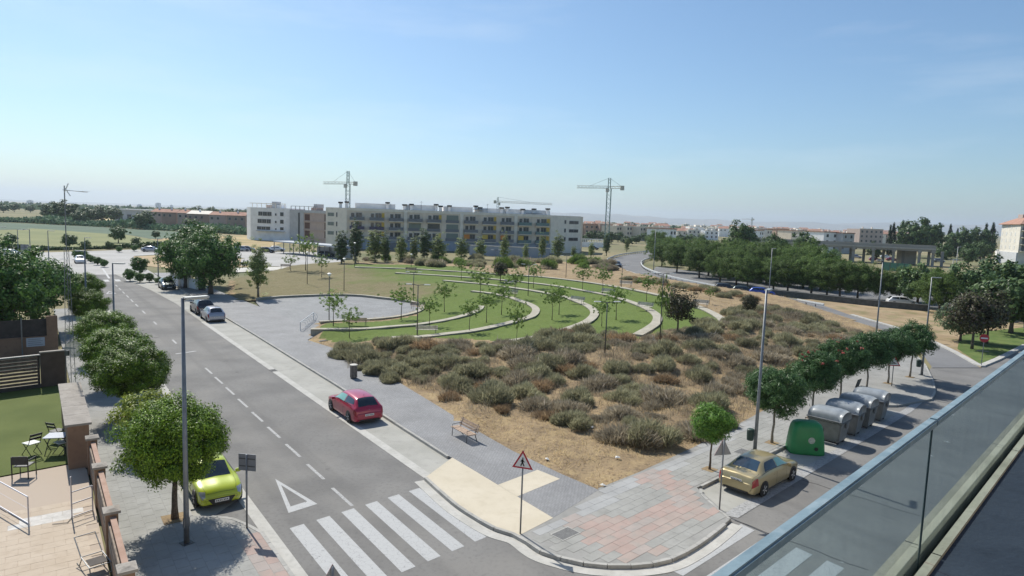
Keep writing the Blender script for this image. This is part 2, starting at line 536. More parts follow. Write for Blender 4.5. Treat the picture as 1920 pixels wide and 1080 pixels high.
# --- asphalt
road = structure(sheet("road", [S1(-26, -9.45), S1(104, -9.45), S1(130, -6.2), S1(130, 2.5), S1(104, 3.0), S1(-9.5, 2.4), S1(-26, 2.4)], 0.0, ASPH))
xroad = structure(sheet("side_road", [S2(-40, 1.9), S2(-8, 1.9), S2(21, 0.3), S2(31, 0.5), at(1748, 685), at(1838, 690), at(1930, 648), S2(70, 7), S2(70, 11), S2(-40, 11)], -0.004, ASPH))
# markings on the main road are parts of it
for k in range(6):
    v0 = -6.55 + 1.055 * k
    un = -1.62 + 0.15 * k; uf = -6.9 + 0.16 * k
    o = sheet("crosswalk_stripe", [S1(un, v0), S1(un + 0.08, v0 + 0.55), S1(uf + 0.08, v0 + 0.55), S1(uf, v0)], 0.005, PAINT, road)
ud = -1.0
for k in range(9):
    sheet("centre_dash", [S1(ud, -3.93), S1(ud, -3.79), S1(ud + 2.1, -3.82), S1(ud + 2.1, -3.96)], 0.005, PAINTW, road); ud += 3.18
for ud, ln in ((37, 2), (48, 2), (56, 2.4), (62, 2.4), (66.5, 2.4), (71, 2.4), (75.5, 2.4), (80, 2.4), (84.5, 2.4)):
    sheet("centre_dash", [S1(ud, -4.2), S1(ud, -4.04), S1(ud + ln, -4.04), S1(ud + ln, -4.2)], 0.005, PAINTW, road)
def tri_outline(name, P, w, parent):
    c = sum((Vector((p[0], p[1])) for p in P), Vector((0, 0))) / 3
    out = [Vector((p[0], p[1])) for p in P]
    inn = [p.lerp(c, f) for p, f in zip(out, w)]
    V = [(p.x, p.y, 0.005) for p in out + inn]
    return mesh_obj(name, V, [(0, 1, 4, 3), (1, 2, 5, 4), (2, 0, 3, 5)], PAINT, parent)
tri_outline("give_way_triangle", [S1(3.29, -5.64), S1(-0.34, -6.19), S1(-0.11, -4.97)], (0.34, 0.42, 0.42), road)
tri_outline("give_way_triangle", [S1(79, -5.6), S1(75.8, -6.2), S1(75.9, -5.0)], (0.3, 0.42, 0.42), road)
sheet("stop_line", [S1(32.4, -4.9), S1(32.7, -4.9), S1(33.2, -3.3), S1(32.9, -3.3)], 0.005, PAINTW, road)
for k in range(6):
    sheet("crosswalk_stripe", [S1(92, -8.1 + 1.5 * k), S1(92, -7.4 + 1.5 * k), S1(95, -7.4 + 1.5 * k), S1(95, -8.1 + 1.5 * k)], 0.005, PAINT, road)
sheet("edge_line", [S1(97, -4.2), S1(97, -3.9), S1(118, -3.3), S1(118, -3.6)], 0.005, PAINT, road)
# markings on the side road
for k in range(4):
    v0 = 2.92 + 1.14 * k; uo = -0.1 * k
    sheet("crosswalk_stripe", [S2(-7.2 + uo, v0), S2(-7.2 + uo, v0 + 0.62), S2(-2.1 + uo, v0 + 0.62), S2(-2.0 + uo, v0)], 0.004, PAINT, xroad)
CRACK = mat("road_crack", (0.06, 0.058, 0.055), 0.95)
for u0 in (-1.9, 4.6, 27.0):
    P = [S2(u0 + 0.06 * math.sin(i * 1.7), 2.6 + i * 0.62) for i in range(9)]
    ribbon("road_crack", P, 0.045, 0.0, 0.004, CRACK, xroad)

# --- parking lanes of pale concrete (sheets on the road)
structure(sheet("parking_lane", [S1(0.15, 0.0), S1(48, 0.0), S1(63, 0.05), S1(78, -0.6), S1(90, -1.6), S1(104, -2.6), S1(104, 3.2), S1(73, 3.0), S1(38, 2.72), S1(17, 2.5), S1(1.3, 2.2)], 0.008, CONC))
structure(sheet("gutter_strip", [S1(-1.0, 0.0), S1(-0.9, -0.05), S1(48, -0.08), S1(48, 0.32), S1(0.4, 0.42), S1(-0.9, 0.42)], 0.012, GUTTER))
structure(sheet("parking_lane", [S1(2.2, -7.2), S1(64, -7.3), S1(64, -9.4), S1(0.8, -9.4), S1(0.9, -8.6)], 0.008, CONC))
structure(sheet("gutter_strip", [S1(-26, -7.5), S1(60, -7.6), S1(60, -7.15), S1(-26, -7.05)], 0.012, GUTTER))
structure(sheet("parking_lane", [S2(-2.3, 0.05), S2(21.6, 0.05), S2(21.6, 2.1), S2(-1.4, 2.1)], 0.008, CONC))
structure(sheet("gutter_strip", [S2(-1.8, 2.02), S2(22.5, 1.75), S2(28.8, 1.35), S2(29.2, 1.75), S2(22.5, 2.25), S2(-1.6, 2.58)], 0.012, PAINTW))

# --- raised pavements, one slab each
ZP = 0.13
inner1 = [(-5.2, 5.64), (-2.9, 5.4), (0.64, 5.25), (3.85, 5.4), (8.7, 5.85), (14.5, 6.3), (21, 6.85), (27.6, 6.95), (33.4, 6.0)]
kerb1 = [(1.6, 2.12), (6.5, 2.22), (17.4, 2.5), (25.2, 2.56), (37.9, 2.7), (55.4, 2.72), (73.4, 3.0), (104, 3.2)]
rampedge = [at(x, y, ZP) for x, y in ((848, 858), (892, 884), (935, 910), (985, 940), (1037, 971))]
pav1 = [S1(u, v) for u, v in kerb1] + [S1(104, 7.0), S1(73, 7.2), S1(56, 8)] + [at(480, 566, ZP)] + [at(600, 625, ZP)] + [S1(u, v) for u, v in reversed(inner1)] + [at(1037, 971, ZP), at(985, 940, ZP), at(935, 910, ZP), at(892, 884, ZP), at(848, 858, ZP)]
pavement = structure(slab("sidewalk", pav1, -0.05, ZP, PAVER))
plaza_px = [(480, 566), (482, 560), (520, 556), (560, 554), (620, 552), (670, 554), (720, 560), (760, 564), (785, 571), (790, 578), (775, 587), (740, 594), (685, 600), (640, 603), (599, 606), (596, 618), (600, 625)]
plaza = structure(slab("plaza", [at(x, y, ZP) for x, y in plaza_px], -0.05, ZP + 0.004, PLAZAM))
# cream ramp and its cross strip
cream_px = [(848, 858), (798, 895), (815, 912), (850, 941), (890, 968), (930, 990), (973, 1004), (1037, 971), (985, 940), (935, 910), (892, 884)]
cp = [at(x, y, ZP) for x, y in cream_px]
ramp = structure(slab("dropped_kerb_ramp", cp, -0.05, ZP + 0.003, CREAM))
structure(sheet("cream_strip", [at(x, y, ZP) for x, y in ((934, 909), (1008, 881), (1050, 898), (970, 931))], ZP + 0.006, CREAM))
# corner pavement
corner_px = [(1037, 971), (973, 1004), (1010, 1030), (1050, 1044), (1100, 1055), (1160, 1059), (1215, 1056), (1260, 1046), (1305, 1022), (1340, 997), (1368, 974), (1366, 966)]
cpts = [at(x, y, ZP) for x, y in corner_px]
inner2 = [(-3.9, -2.75), (-0.87, -2.72), (4.24, -2.96), (11.36, -3.6), (21.4, -4.6), (30.5, -5.85)]
slip_near = [at(x, y, ZP) for x, y in ((1660, 640), (1672, 642), (1712, 660), (1735, 684), (1750, 715), (1753, 735), (1745, 748))]
pav2 = [S1(-5.2, 5.64, ZP)] + cpts + [S2(-0.4, 0.0), S2(21.4, 0.0), S2(23.0, 1.3)] + list(reversed(slip_near)) + [S2(u, v) for u, v in reversed(inner2)]
pavement2 = structure(slab("sidewalk", pav2, -0.05, ZP - 0.004, SLABD))
# left pavement
pavement3 = structure(slab("sidewalk", [S1(-26, -7.55), S1(-1.5, -7.55), S1(0.3, -8.3), S1(1.0, -9.35), S1(62, -9.4), S1(62, -12.2), S1(-26, -12.2)], -0.05, ZP, SLABD))

def poly_clip_ok(P, poly):
    return all(inside(poly, q[0], q[1]) for q in P)
def paving(parent, poly, org, ax, ay, nx, ny, w, h, gap, z, mfun, maxn=300, keep=None, stagger=0.5):
    """individual paving slabs as pieces of a pavement; alike slabs share mesh data"""
    cache = {}
    n = 0
    ang = math.atan2(ax.y, ax.x)
    for j in range(ny):
        for i in range(nx):
            if n >= maxn:
                return
            c = org + ax * ((i + (stagger if j % 2 else 0)) * w) + ay * (j * h)
            hx = ax * (w / 2 - gap); hy = ay * (h / 2 - gap)
            Q = [c - hx - hy, c + hx - hy, c + hx + hy, c - hx + hy]
            if not poly_clip_ok(Q, poly):
                continue
            m = mfun(c)
            if m is None:
                continue
            if m.name not in cache:
                b_ = MB(); b_.taper((0, 0, -0.03), (w - 2 * gap, h - 2 * gap), (w - 2 * gap - 0.006, h - 2 * gap - 0.006), 0.034)
                me = bpy.data.meshes.new("paving_slab"); me.from_pydata([tuple(v) for v in b_.v], [], b_.f); me.materials.append(m)
                cache[m.name] = me
            o = data_obj("paving_slab", cache[m.name], None, parent, (c.x, c.y, z + rng.uniform(-0.001, 0.002)))
            o.rotation_euler = (rng.uniform(-0.0015, 0.0015), rng.uniform(-0.0015, 0.0015), ang)
            n += 1
pav2poly = [(p[0], p[1]) for p in pav2]
pink1 = [(p.x, p.y) for p in (at(1035, 968), at(1085, 955), at(1150, 990), at(1215, 1010), at(1240, 1040), at(1180, 1062), at(1140, 1035))]
pink2 = [(p.x, p.y) for p in (at(1190, 893), at(1235, 885), at(1345, 935), at(1375, 972), at(1320, 975), at(1240, 1012), at(1170, 1020), at(1130, 985), at(1260, 945))]
band = [(p.x, p.y) for p in (at(1037, 971), at(990, 1003), at(1010, 1010), at(1230, 905), at(1420, 800), at(1400, 785), at(1120, 920))]
def corner_mat(c):
    jx, jy = c.x + rng.uniform(-0.12, 0.12), c.y + rng.uniform(-0.12, 0.12)
    if inside(pink1, jx, jy) or inside(pink2, jx, jy):
        return PINKS[rng.randrange(3)]
    if inside(band, c.x, c.y):
        return BANDM
    return SLABM
ax = Vector((U2.x, U2.y)); ay = Vector((N2.x, N2.y))
o0 = Vector((S2(-11.5, -3.6).x, S2(-11.5, -3.6).y))
paving(pavement2, pav2poly, o0, ax, ay, 30, 17, 0.82, 0.41, 0.0025, ZP, corner_mat, 300)
pav3poly = [(p[0], p[1]) for p in (S1(-26, -7.55), S1(-1.5, -7.55), S1(0.3, -8.3), S1(1.0, -9.35), S1(62, -9.4), S1(62, -12.2), S1(-26, -12.2))]
lp = [(p.x, p.y) for p in (at(470, 985), at(520, 1040), at(560, 1090), at(480, 1090), at(455, 1010))]
ax = Vector((U1.x, U1.y)); ay = Vector((N1.x, N1.y))
o0 = Vector((S1(-5.6, -12.0).x, S1(-5.6, -12.0).y))
paving(pavement3, pav3poly, o0, ax, ay, 30, 12, 0.62, 0.42, 0.004, ZP, lambda c: PINKS[rng.randrange(3)] if inside(lp, c.x, c.y) else SLABM, 300)

# --- kerbs: one stone after another
def kerb(label_name, P, w, z1, length=1.0, m=KERBM, name="kerb"):
    """kerb of separate stones along a plan polyline"""
    P = [Vector((p[0], p[1])) for p in P]
    root = bpy.data.objects.new(name, None); col.objects.link(root); structure(root)
    me = None
    b_ = MB(); b_.taper((0, 0, -0.05), (length - 0.012, w), (length - 0.018, w - 0.02), z1 + 0.05)
    me = bpy.data.meshes.new("kerb_stone"); me.from_pydata([tuple(v) for v in b_.v], [], b_.f); me.materials.append(m)
    d = 0.0; seg = []
    tot = sum((P[i + 1] - P[i]).length for i in range(len(P) - 1))
    n = int(tot / length)
    def point(s):
        for i in range(len(P) - 1):
            l = (P[i + 1] - P[i]).length
            if s <= l or i == len(P) - 2:
                return P[i].lerp(P[i + 1], s / l)
            s -= l
    for k in range(min(n, 300)):
        a = point(k * length); b2 = point((k + 1) * length); c = (a + b2) / 2; t = b2 - a
        o = data_obj("kerb_stone", me, None, root, (c.x, c.y, rng.uniform(-0.004, 0.004)))
        o.rotation_euler = (0, 0, math.atan2(t.y, t.x))
    return root
kerb("", [S1(u, v - 0.02) for u, v in kerb1], 0.16, ZP + 0.012, 1.0)
kc = catmull([at(x, y, ZP) for x, y in [(798, 895), (850, 941), (890, 968), (930, 990), (973, 1004), (1010, 1030), (1050, 1044), (1100, 1055), (1160, 1059), (1215, 1056), (1260, 1046), (1305, 1022), (1340, 997), (1368, 974)]], 6)
kerb("", kc, 0.16, ZP + 0.012, 0.8)
gl = offset_line(kc, 0.31)
structure(ribbon("gutter_strip", gl, 0.45, -0.02, 0.016, GUTTER))
kerb("", [at(1368, 973, ZP), S2(-0.9, 0.5), S2(-0.1, 0.02)], 0.14, ZP + 0.012, 0.6)
kerb("", [S2(-0.1, 0.02), S2(21.4, 0.02), S2(23.0, 1.3)], 0.14, ZP + 0.012, 0.9)
kerb("", list(reversed(slip_near)), 0.15, ZP + 0.012, 0.9)
kerb("", [S1(-26, -7.57), S1(-1.5, -7.57), S1(0.3, -8.3), S1(0.95, -9.37)], 0.16, ZP + 0.012, 0.9)
kerb("", [S1(1.0, -9.42), S1(62, -9.42)], 0.14, ZP + 0.012, 0.95)
structure(sheet('planting_edge', [at(x, y, 0.1) for x, y in ((560, 628), (600, 612), (640, 628), (640, 655), (575, 656))], 0.075, SOIL))
COVER = mat("iron_cover", (0.13, 0.13, 0.128), 0.7, 0.2, var=0.3, scale=25, bump=0.4, bscale=80)
def cover(px, py, lx, ly, ang, label):
    p = at(px, py, ZP)
    t = thing("access_cover", label, "manhole cover", (p.x, p.y, ZP + 0.003), ang)
    b_ = MB(); b_.box((0, 0, 0.006), (lx, ly, 0.012)); b_.build("plate", COVER, t)
    b_ = MB()
    for s in (-1, 1):
        b_.box((0, s * ly / 2, 0.007), (lx + 0.08, 0.05, 0.014)); b_.box((s * lx / 2, 0, 0.007), (0.05, ly + 0.0, 0.0135))
    b_.build("rim_frame", KERBM, t)
cover(1060, 1001, 0.95, 0.62, ANG2, "dark square access cover in the corner pavement near the red tiles")
cover(1392, 847, 0.9, 0.6, ANG2, "grey square access cover in the pavement behind the gold saloon")
# ------------------------------------------------------------------ the park: mound, lawn and curved terrace walls
STONE = layered_ground("terrace_stone", (0.36, 0.335, 0.27), (0.43, 0.40, 0.33), 1.0, (0.26, 0.24, 0.195), 5.0, 0.5, rough=0.9, bump=0.2, bscale=30)
RINGS = [
    # (height of the coping, pixels of the coping along the sight lines)
    (0.42, [(482, 559), (520, 555), (560, 553), (620, 551), (670, 552), (720, 557), (760, 562), (784, 568), (791, 577), (778, 585), (740, 593), (685, 598), (640, 600), (599, 602)]),
    (0.75, [(903, 573), (896, 581), (872, 590), (835, 599), (785, 607), (735, 611), (690, 615), (640, 616), (583, 616)]),
    (1.0, [(885, 545), (920, 549), (950, 555), (972, 562), (996, 571), (1005, 580), (998, 591), (975, 599), (930, 610), (885, 619), (845, 624), (790, 630), (735, 632)]),
    (1.25, [(832, 525), (875, 529), (917, 533), (970, 540), (1010, 546), (1055, 555), (1085, 565), (1106, 575), (1115, 586), (1104, 600), (1070, 614), (1020, 628), (970, 637), (930, 642)]),
    (1.5, [(742, 511), (830, 516), (917, 522), (980, 528), (1040, 535), (1100, 545), (1145, 554), (1182, 565), (1212, 577), (1231, 590), (1231, 603), (1218, 614), (1195, 627)]),
    (1.75, [(665, 500), (760, 503), (850, 508), (930, 513), (1010, 518), (1090, 527), (1150, 536), (1200, 545), (1250, 556), (1295, 569), (1330, 583), (1353, 597), (1361, 608)]),
]
ring_pts = []
for h, px in RINGS:
    ring_pts.append(catmull([Vector((at(x, y, h).x, at(x, y, h).y)) for x, y in px], 6))
ctrl = []
for (h, px), P in zip(RINGS, ring_pts):
    for p in P[::3]:
        ctrl.append((p.x, p.y, h - 0.16))
# boundary of the planting bed on the pavements
edge_pts = [S1(u, v) for u, v in inner1] + [at(572, 650)] + [S2(u, v) for u, v in inner2]
for p in edge_pts:
    ctrl.append((p[0], p[1], 0.10))
for k in range(12):
    a = S1(-5 + k * 3.3, 5.5); ctrl.append((a.x, a.y, 0.09))
    b2 = S2(-3.5 + k * 3.2, -2.7 - max(0, k - 2) * 0.33); ctrl.append((b2.x, b2.y, 0.09))
for px, py, z in ((585, 640, 0.1), (620, 640, 0.12), (480, 545, 0.3), (520, 530, 0.35), (450, 520, 0.15), (600, 515, 0.6), (700, 520, 0.8), (1000, 660, 1.15), (900, 680, 0.9), (1150, 660, 1.3), (1280, 660, 1.35), (1380, 640, 1.3), (1450, 600, 1.0), (1550, 620, 0.55), (1640, 640, 0.12),
                  (1560, 600, 0.3), (1460, 580, 0.4), (1400, 570, 0.5), (1280, 548, 0.8), (1200, 530, 0.9), (1150, 510, 0.7), (900, 500, 1.6), (1100, 505, 1.2), (500, 505, 0.1), (800, 490, 0.8), (1000, 495, 1.0), (760, 760, 0.35), (900, 760, 0.55), (1000, 800, 0.45), (1100, 840, 0.3), (1200, 800, 0.45), (1300, 760, 0.5), (1400, 720, 0.55), (700, 700, 0.25)):
    p = at(px, py, z); ctrl.append((p.x, p.y, z))
CT = np.array(ctrl)
def tz_many(X, Y):
    out = np.zeros(len(X))
    for s in range(0, len(X), 4000):
        dx = X[s:s + 4000, None] - CT[None, :, 0]; dy = Y[s:s + 4000, None] - CT[None, :, 1]
        w = 1.0 / (dx * dx + dy * dy + 0.6) ** 1.8
        out[s:s + 4000] = (w * CT[None, :, 2]).sum(1) / w.sum(1)
    return out
def tz(x, y):
    return float(tz_many(np.array([x]), np.array([y]))[0])
def on_park(px, py):
    z = 0.6
    for _ in range(8):
        p = at(px, py, z); z = tz(p.x, p.y)
    p = at(px, py, z); return Vector((p.x, p.y, z))

bed = [S1(u, v) for u, v in inner1[:-1]] + [at(574, 645, ZP), at(600, 622, ZP), at(599, 606, ZP), at(640, 603, ZP), at(685, 600, ZP), at(740, 594, ZP), at(775, 587, ZP), at(790, 578, ZP), at(785, 571, ZP), at(760, 564, ZP), at(720, 560, ZP), at(670, 554, ZP), at(620, 552, ZP), at(560, 554, ZP), at(482, 560, ZP), at(450, 565), at(440, 545), at(442, 510), at(440, 503), at(700, 497), at(900, 492), at(1050, 488), at(1138, 490), at(1160, 507), at(1195, 518), at(1240, 530), at(1320, 544), at(1400, 555), at(1480, 567), at(1560, 592), at(1640, 622)] + [S2(u, v) for u, v in reversed(inner2)]
bed2 = [(p[0], p[1]) for p in bed]
lawn_poly = [(p.x, p.y) for p in [at(x, y, 0.5) for x, y in ((600, 603), (690, 600), (745, 594), (782, 586), (793, 577), (784, 568), (755, 561), (700, 556), (640, 545), (620, 520), (665, 502), (760, 504), (850, 509))] + [at(x, y, 1.6) for x, y in ((930, 514), (1010, 519), (1090, 528), (1150, 537), (1200, 546), (1250, 557), (1295, 570), (1330, 584), (1352, 598), (1352, 606), (1300, 612), (1240, 616), (1190, 630), (1060, 636), (1000, 645))] + [at(x, y, 0.8) for x, y in ((930, 648), (850, 636), (735, 636), (640, 634), (590, 620))]]
STEP = 0.75
xs = np.arange(-46, 62, STEP); ys = np.arange(24, 172, STEP)
GX, GY = np.meshgrid(xs, ys)
Z = tz_many(GX.ravel(), GY.ravel()).reshape(GX.shape)
Z += 0.05 * np.sin(GX * 1.3 + np.sin(GY * 0.9)) * np.cos(GY * 1.1 + np.sin(GX * 0.7))
def poly_mask(poly, X, Y):
    m = np.zeros(X.shape, bool)
    n = len(poly); j = n - 1
    for i in range(n):
        xi, yi = poly[i]; xj, yj = poly[j]
        if yi != yj:
            m ^= ((yi > Y) != (yj > Y)) & (X < (xj - xi) * (Y - yi) / (yj - yi) + xi)
        j = i
    return m
inbed = poly_mask(bed2, GX, GY)
# let the bed reach a little way under the pavements round it
for _ in range(2):
    e = inbed.copy(); e[1:] |= inbed[:-1]; e[:-1] |= inbed[1:]; e[:, 1:] |= inbed[:, :-1]; e[:, :-1] |= inbed[:, 1:]
    grown = e & ~inbed
    Z[grown] = np.minimum(Z[grown], 0.085)
    inbed = e
inlawn = poly_mask(lawn_poly, GX, GY)
green = inlawn.astype(float)
for _ in range(3):
    g2 = green.copy(); g2[1:-1, 1:-1] = (green[1:-1, 1:-1] * 2 + green[:-2, 1:-1] + green[2:, 1:-1] + green[1:-1, :-2] + green[1:-1, 2:]) / 6; green = g2
# the back-left corner of the grass is scorched brown
hot = at(545, 525, 0.3); hot2 = at(700, 545, 0.5)
dd = np.minimum(np.hypot(GX - hot.x, (GY - hot.y)) / 20, np.hypot(GX - hot2.x, GY - hot2.y) / 13)
green *= np.clip((dd - 0.45) * 1.4, 0.12, 1)
IDX = np.arange(GX.size).reshape(GX.shape)
cells = inbed[:-1, :-1] & inbed[1:, :-1] & inbed[:-1, 1:] & inbed[1:, 1:]
lawnc = cells & inlawn[:-1, :-1]
soilc = cells & ~lawnc
V = np.stack([GX.ravel(), GY.ravel(), Z.ravel()], 1)

def turf_mat():
    m = bpy.data.materials.new("park_turf")
    nt, N, L, b = nodes_of(m)
    b.inputs["Roughness"].default_value = 1.0; b.inputs["Specular IOR Level"].default_value = 0.15
    g = N.new("ShaderNodeNewGeometry"); vec = g.outputs["Position"]
    def noise(s, d=6):
        n = N.new("ShaderNodeTexNoise"); n.inputs["Scale"].default_value = s; n.inputs["Detail"].default_value = d
        L.new(vec, n.inputs["Vector"]); return n.outputs["Fac"]
    def ramp(f, a, c, lo=0.35, hi=0.65):
        r = N.new("ShaderNodeValToRGB"); r.color_ramp.elements[0].position = lo; r.color_ramp.elements[1].position = hi
        r.color_ramp.elements[0].color = (*a, 1); r.color_ramp.elements[1].color = (*c, 1)
        L.new(f, r.inputs["Fac"]); return r.outputs["Color"]
    def mix(f, a, c):
        x = N.new("ShaderNodeMixRGB"); L.new(f, x.inputs["Fac"]); L.new(a, x.inputs["Color1"]); L.new(c, x.inputs["Color2"]); return x.outputs["Color"]
    grass = mix(noise(0.22, 5), ramp(noise(3.0), (0.078, 0.122, 0.024), (0.125, 0.18, 0.040)), ramp(noise(6.0), (0.10, 0.14, 0.036), (0.155, 0.185, 0.06)))
    dry = mix(noise(0.3, 6), ramp(noise(1.5, 8), (0.155, 0.132, 0.072), (0.21, 0.175, 0.10)), ramp(noise(4.0, 8), (0.13, 0.13, 0.055), (0.25, 0.21, 0.125)))
    at_ = N.new("ShaderNodeAttribute"); at_.attribute_name = "green"
    sm = N.new("ShaderNodeMath"); sm.operation = 'MULTIPLY_ADD'; sm.inputs[1].default_value = 0.9
    L.new(noise(0.5, 8), sm.inputs[0]); L.new(at_.outputs["Fac"], sm.inputs[2])
    r = N.new("ShaderNodeMapRange"); r.inputs["From Min"].default_value = 0.55; r.inputs["From Max"].default_value = 1.15
    L.new(sm.outputs[0], r.inputs["Value"])
    L.new(mix(r.outputs["Result"], dry, grass), b.inputs["Base Color"])
    bp = N.new("ShaderNodeBump"); bp.inputs["Strength"].default_value = 0.6; bp.inputs["Distance"].default_value = 0.06
    L.new(noise(9.0, 6), bp.inputs["Height"]); L.new(bp.outputs["Normal"], b.inputs["Normal"])
    return m
TURF = turf_mat()
def grid_part(name, mask, m):
    a = IDX[:-1, :-1][mask]; b_ = IDX[:-1, 1:][mask]; c = IDX[1:, 1:][mask]; d = IDX[1:, :-1][mask]
    Q = np.stack([a, b_, c, d], 1)
    used, inv = np.unique(Q.ravel(), return_inverse=True)
    me = array_mesh(name, V[used], inv.reshape(Q.shape), smooth=True)
    at_ = me.attributes.new("green", 'FLOAT', 'POINT'); at_.data.foreach_set("value", green.ravel()[used].astype(np.float32))
    return structure(data_obj(name, me, m))
grid_part("lawn", lawnc, TURF)
# dry grass strip behind the plaza keeps the turf material; the planting bed is bare soil
back = poly_mask([(p.x, p.y) for p in (at(430, 570), at(430, 500), at(700, 494), at(1000, 490), at(1000, 513), at(860, 508), at(760, 503), at(665, 500), at(700, 556), at(482, 562))], GX, GY)[:-1, :-1]
grid_part("dry_grass_ground", soilc & back, TURF)
grid_part("planting_bed", soilc & ~back, SOIL)

WALL_LABELS = ["low stone wall curving round the grey plaza", "stone coping second from the plaza, ending beside the cycle rack", "curved stone coping third out from the plaza",
               "curved stone coping fourth out from the plaza", "long curved stone coping fifth out, second from the guardrail", "outermost curved stone coping along the top of the lawn"]
wid = [0.55, 0.75, 0.9, 1.0, 1.0, 1.0]
for (h, px), P, lb, w in zip(RINGS, ring_pts, WALL_LABELS, wid):
    root = thing("terrace_wall", lb, "terrace wall", (P[0].x, P[0].y, 0), 0, "curved terrace walls")
    root.location = (0, 0, 0)
    ribbon("wall", P, w - 0.12, h - 0.95, h - 0.09, STONE, root)
    # coping stones, one after another
    d = 0; k = 0
    L_ = 2.4
    cum = [0]
    for i in range(len(P) - 1): cum.append(cum[-1] + (P[i + 1] - P[i]).length)
    n = max(1, int(cum[-1] / L_))
    lp_ = cum[-1] / n
    for k in range(n):
        pts = []
        for s in np.linspace(k * lp_ + 0.012, (k + 1) * lp_ - 0.012, 4):
            i = min(max(1, int(np.searchsorted(cum, s))), len(P) - 1)
            t = (s - cum[i - 1]) / max(1e-6, cum[i] - cum[i - 1])
            pts.append(P[i - 1].lerp(P[i], t))
        ribbon("coping_stone", pts, w, h - 0.09, h + rng.uniform(-0.004, 0.006), STONE, root)

# ------------------------------------------------------------------ roads and land beyond the park
near_e = [(1748, 690), (1730, 665), (1690, 638), (1642, 621), (1597, 606), (1521, 583), (1461, 566), (1400, 554), (1320, 543), (1240, 530), (1195, 519), (1160, 507), (1141, 494), (1146, 485), (1172, 478), (1222, 471)]
far_e = [(1230, 482), (1210, 487), (1203, 496), (1213, 506), (1260, 520), (1340, 537), (1420, 549), (1461, 556), (1521, 565), (1597, 592), (1642, 605), (1687, 618), (1740, 638), (1790, 662), (1838, 690)]
structure(sheet("curved_road", [at(x, y) for x, y in near_e] + [at(x, y) for x, y in far_e], 0.03, ASPH2))
PALE = layered_ground("pale_path", (0.48, 0.46, 0.41), (0.56, 0.54, 0.49), 0.4, (0.4, 0.38, 0.33), 2.0, 0.4, rough=0.95, bump=0)
structure(slab("footpath", [at(x, y) for x, y in ((1461, 566), (1521, 584), (1597, 607), (1642, 622), (1690, 640), (1672, 642), (1655, 640), (1560, 600), (1470, 572))], -0.03, 0.14, PALE))
SAND = layered_ground("sandy_verge", (0.27, 0.20, 0.12), (0.35, 0.265, 0.165), 0.25, (0.13, 0.14, 0.05), 0.35, 0.9, rough=1.0, bump=0.4, bscale=3)
structure(sheet("verge", [at(x, y) for x, y in ((1500, 562), (1521, 565), (1597, 592), (1642, 605), (1687, 618), (1740, 638), (1790, 662), (1838, 690), (1935, 645), (1990, 600), (1800, 582), (1600, 560))], 0.035, SAND))
GRASSV = layered_ground("green_verge", (0.075, 0.12, 0.03), (0.12, 0.165, 0.045), 0.4, (0.16, 0.16, 0.06), 1.5, 0.6, rough=1.0, bump=0.4, bscale=5)
structure(sheet("lawn", [at(x, y) for x, y in ((1795, 655), (1838, 684), (1925, 644), (1960, 610), (1850, 622), (1800, 630))], 0.05, GRASSV))
kerb("", [at(x, y) for x, y in ((1597, 591), (1642, 604), (1687, 617), (1740, 637), (1790, 661), (1838, 688), (1868, 676), (1925, 647))], 0.5, 0.14, 1.0, GUTTER)
# car park and road under the pines
structure(sheet("car_park", [at(x, y) for x, y in ((1220, 512), (1300, 530), (1400, 545), (1500, 557), (1620, 565), (1760, 578), (1960, 592), (1990, 560), (1700, 540), (1400, 520), (1230, 500))], 0.0, ASPH2))
# town ground, junction and fields on the far side
JUNC = layered_ground("pale_road", (0.36, 0.35, 0.33), (0.42, 0.41, 0.39), 0.1, (0.28, 0.275, 0.26), 0.8, 0.4, rough=0.95, bump=0)
structure(sheet("junction", [S1(100, -30), S1(104, -9.45), S1(104, 3.2), S1(120, 3.2), S1(134, 8), at(250, 480), at(300, 477), at(400, 480), at(490, 486), at(520, 470), at(400, 469), at(250, 468), at(100, 473), at(-60, 476), at(-80, 500)], 0.004, JUNC))
for k in range(6):
    p = at(58 + k * 15, 486.5 - k * 0.2)
    sheet("crosswalk_stripe", [(p.x - 0.9, p.y - 2.2), (p.x + 0.5, p.y - 2.2), (p.x + 0.5, p.y + 2.2), (p.x - 0.9, p.y + 2.2)], 0.012, PAINT, bpy.data.objects["junction"])
structure(sheet("dry_ground", [at(x, y) for x, y in ((250, 481), (320, 478), (480, 487), (470, 500), (330, 505), (262, 497))], 0.012, layered_ground("stubble", (0.33, 0.24, 0.14), (0.42, 0.31, 0.18), 0.08, (0.2, 0.19, 0.08), 0.4, 0.5, bump=0)))
structure(sheet("parking_apron", [at(x, y) for x, y in ((452, 498), (452, 486), (520, 472), (640, 474), (640, 492), (560, 500))], 0.02, JUNC))
structure(sheet("footpath", [at(x, y) for x, y in ((442, 511), (442, 503), (650, 496), (650, 500), (560, 505))], 0.05, PALE))
structure(sheet("crop_field", [at(x, y) for x, y in ((-80, 470), (-80, 434), (35, 431), (60, 428), (240, 441), (300, 452), (330, 464), (210, 466), (100, 470))], -0.01, layered_ground("pale_crop", (0.155, 0.17, 0.065), (0.205, 0.21, 0.085), 0.05, (0.11, 0.14, 0.05), 0.2, 0.5, bump=0)))
structure(sheet("crop_field", [at(x, y) for x, y in ((30, 418), (-60, 415), (-60, 432), (35, 430), (240, 440), (300, 451), (420, 447), (330, 434), (180, 425))], -0.02, layered_ground("blue_green_crop", (0.065, 0.105, 0.065), (0.09, 0.13, 0.08), 0.04, (0.06, 0.095, 0.06), 0.15, 0.5, bump=0)))
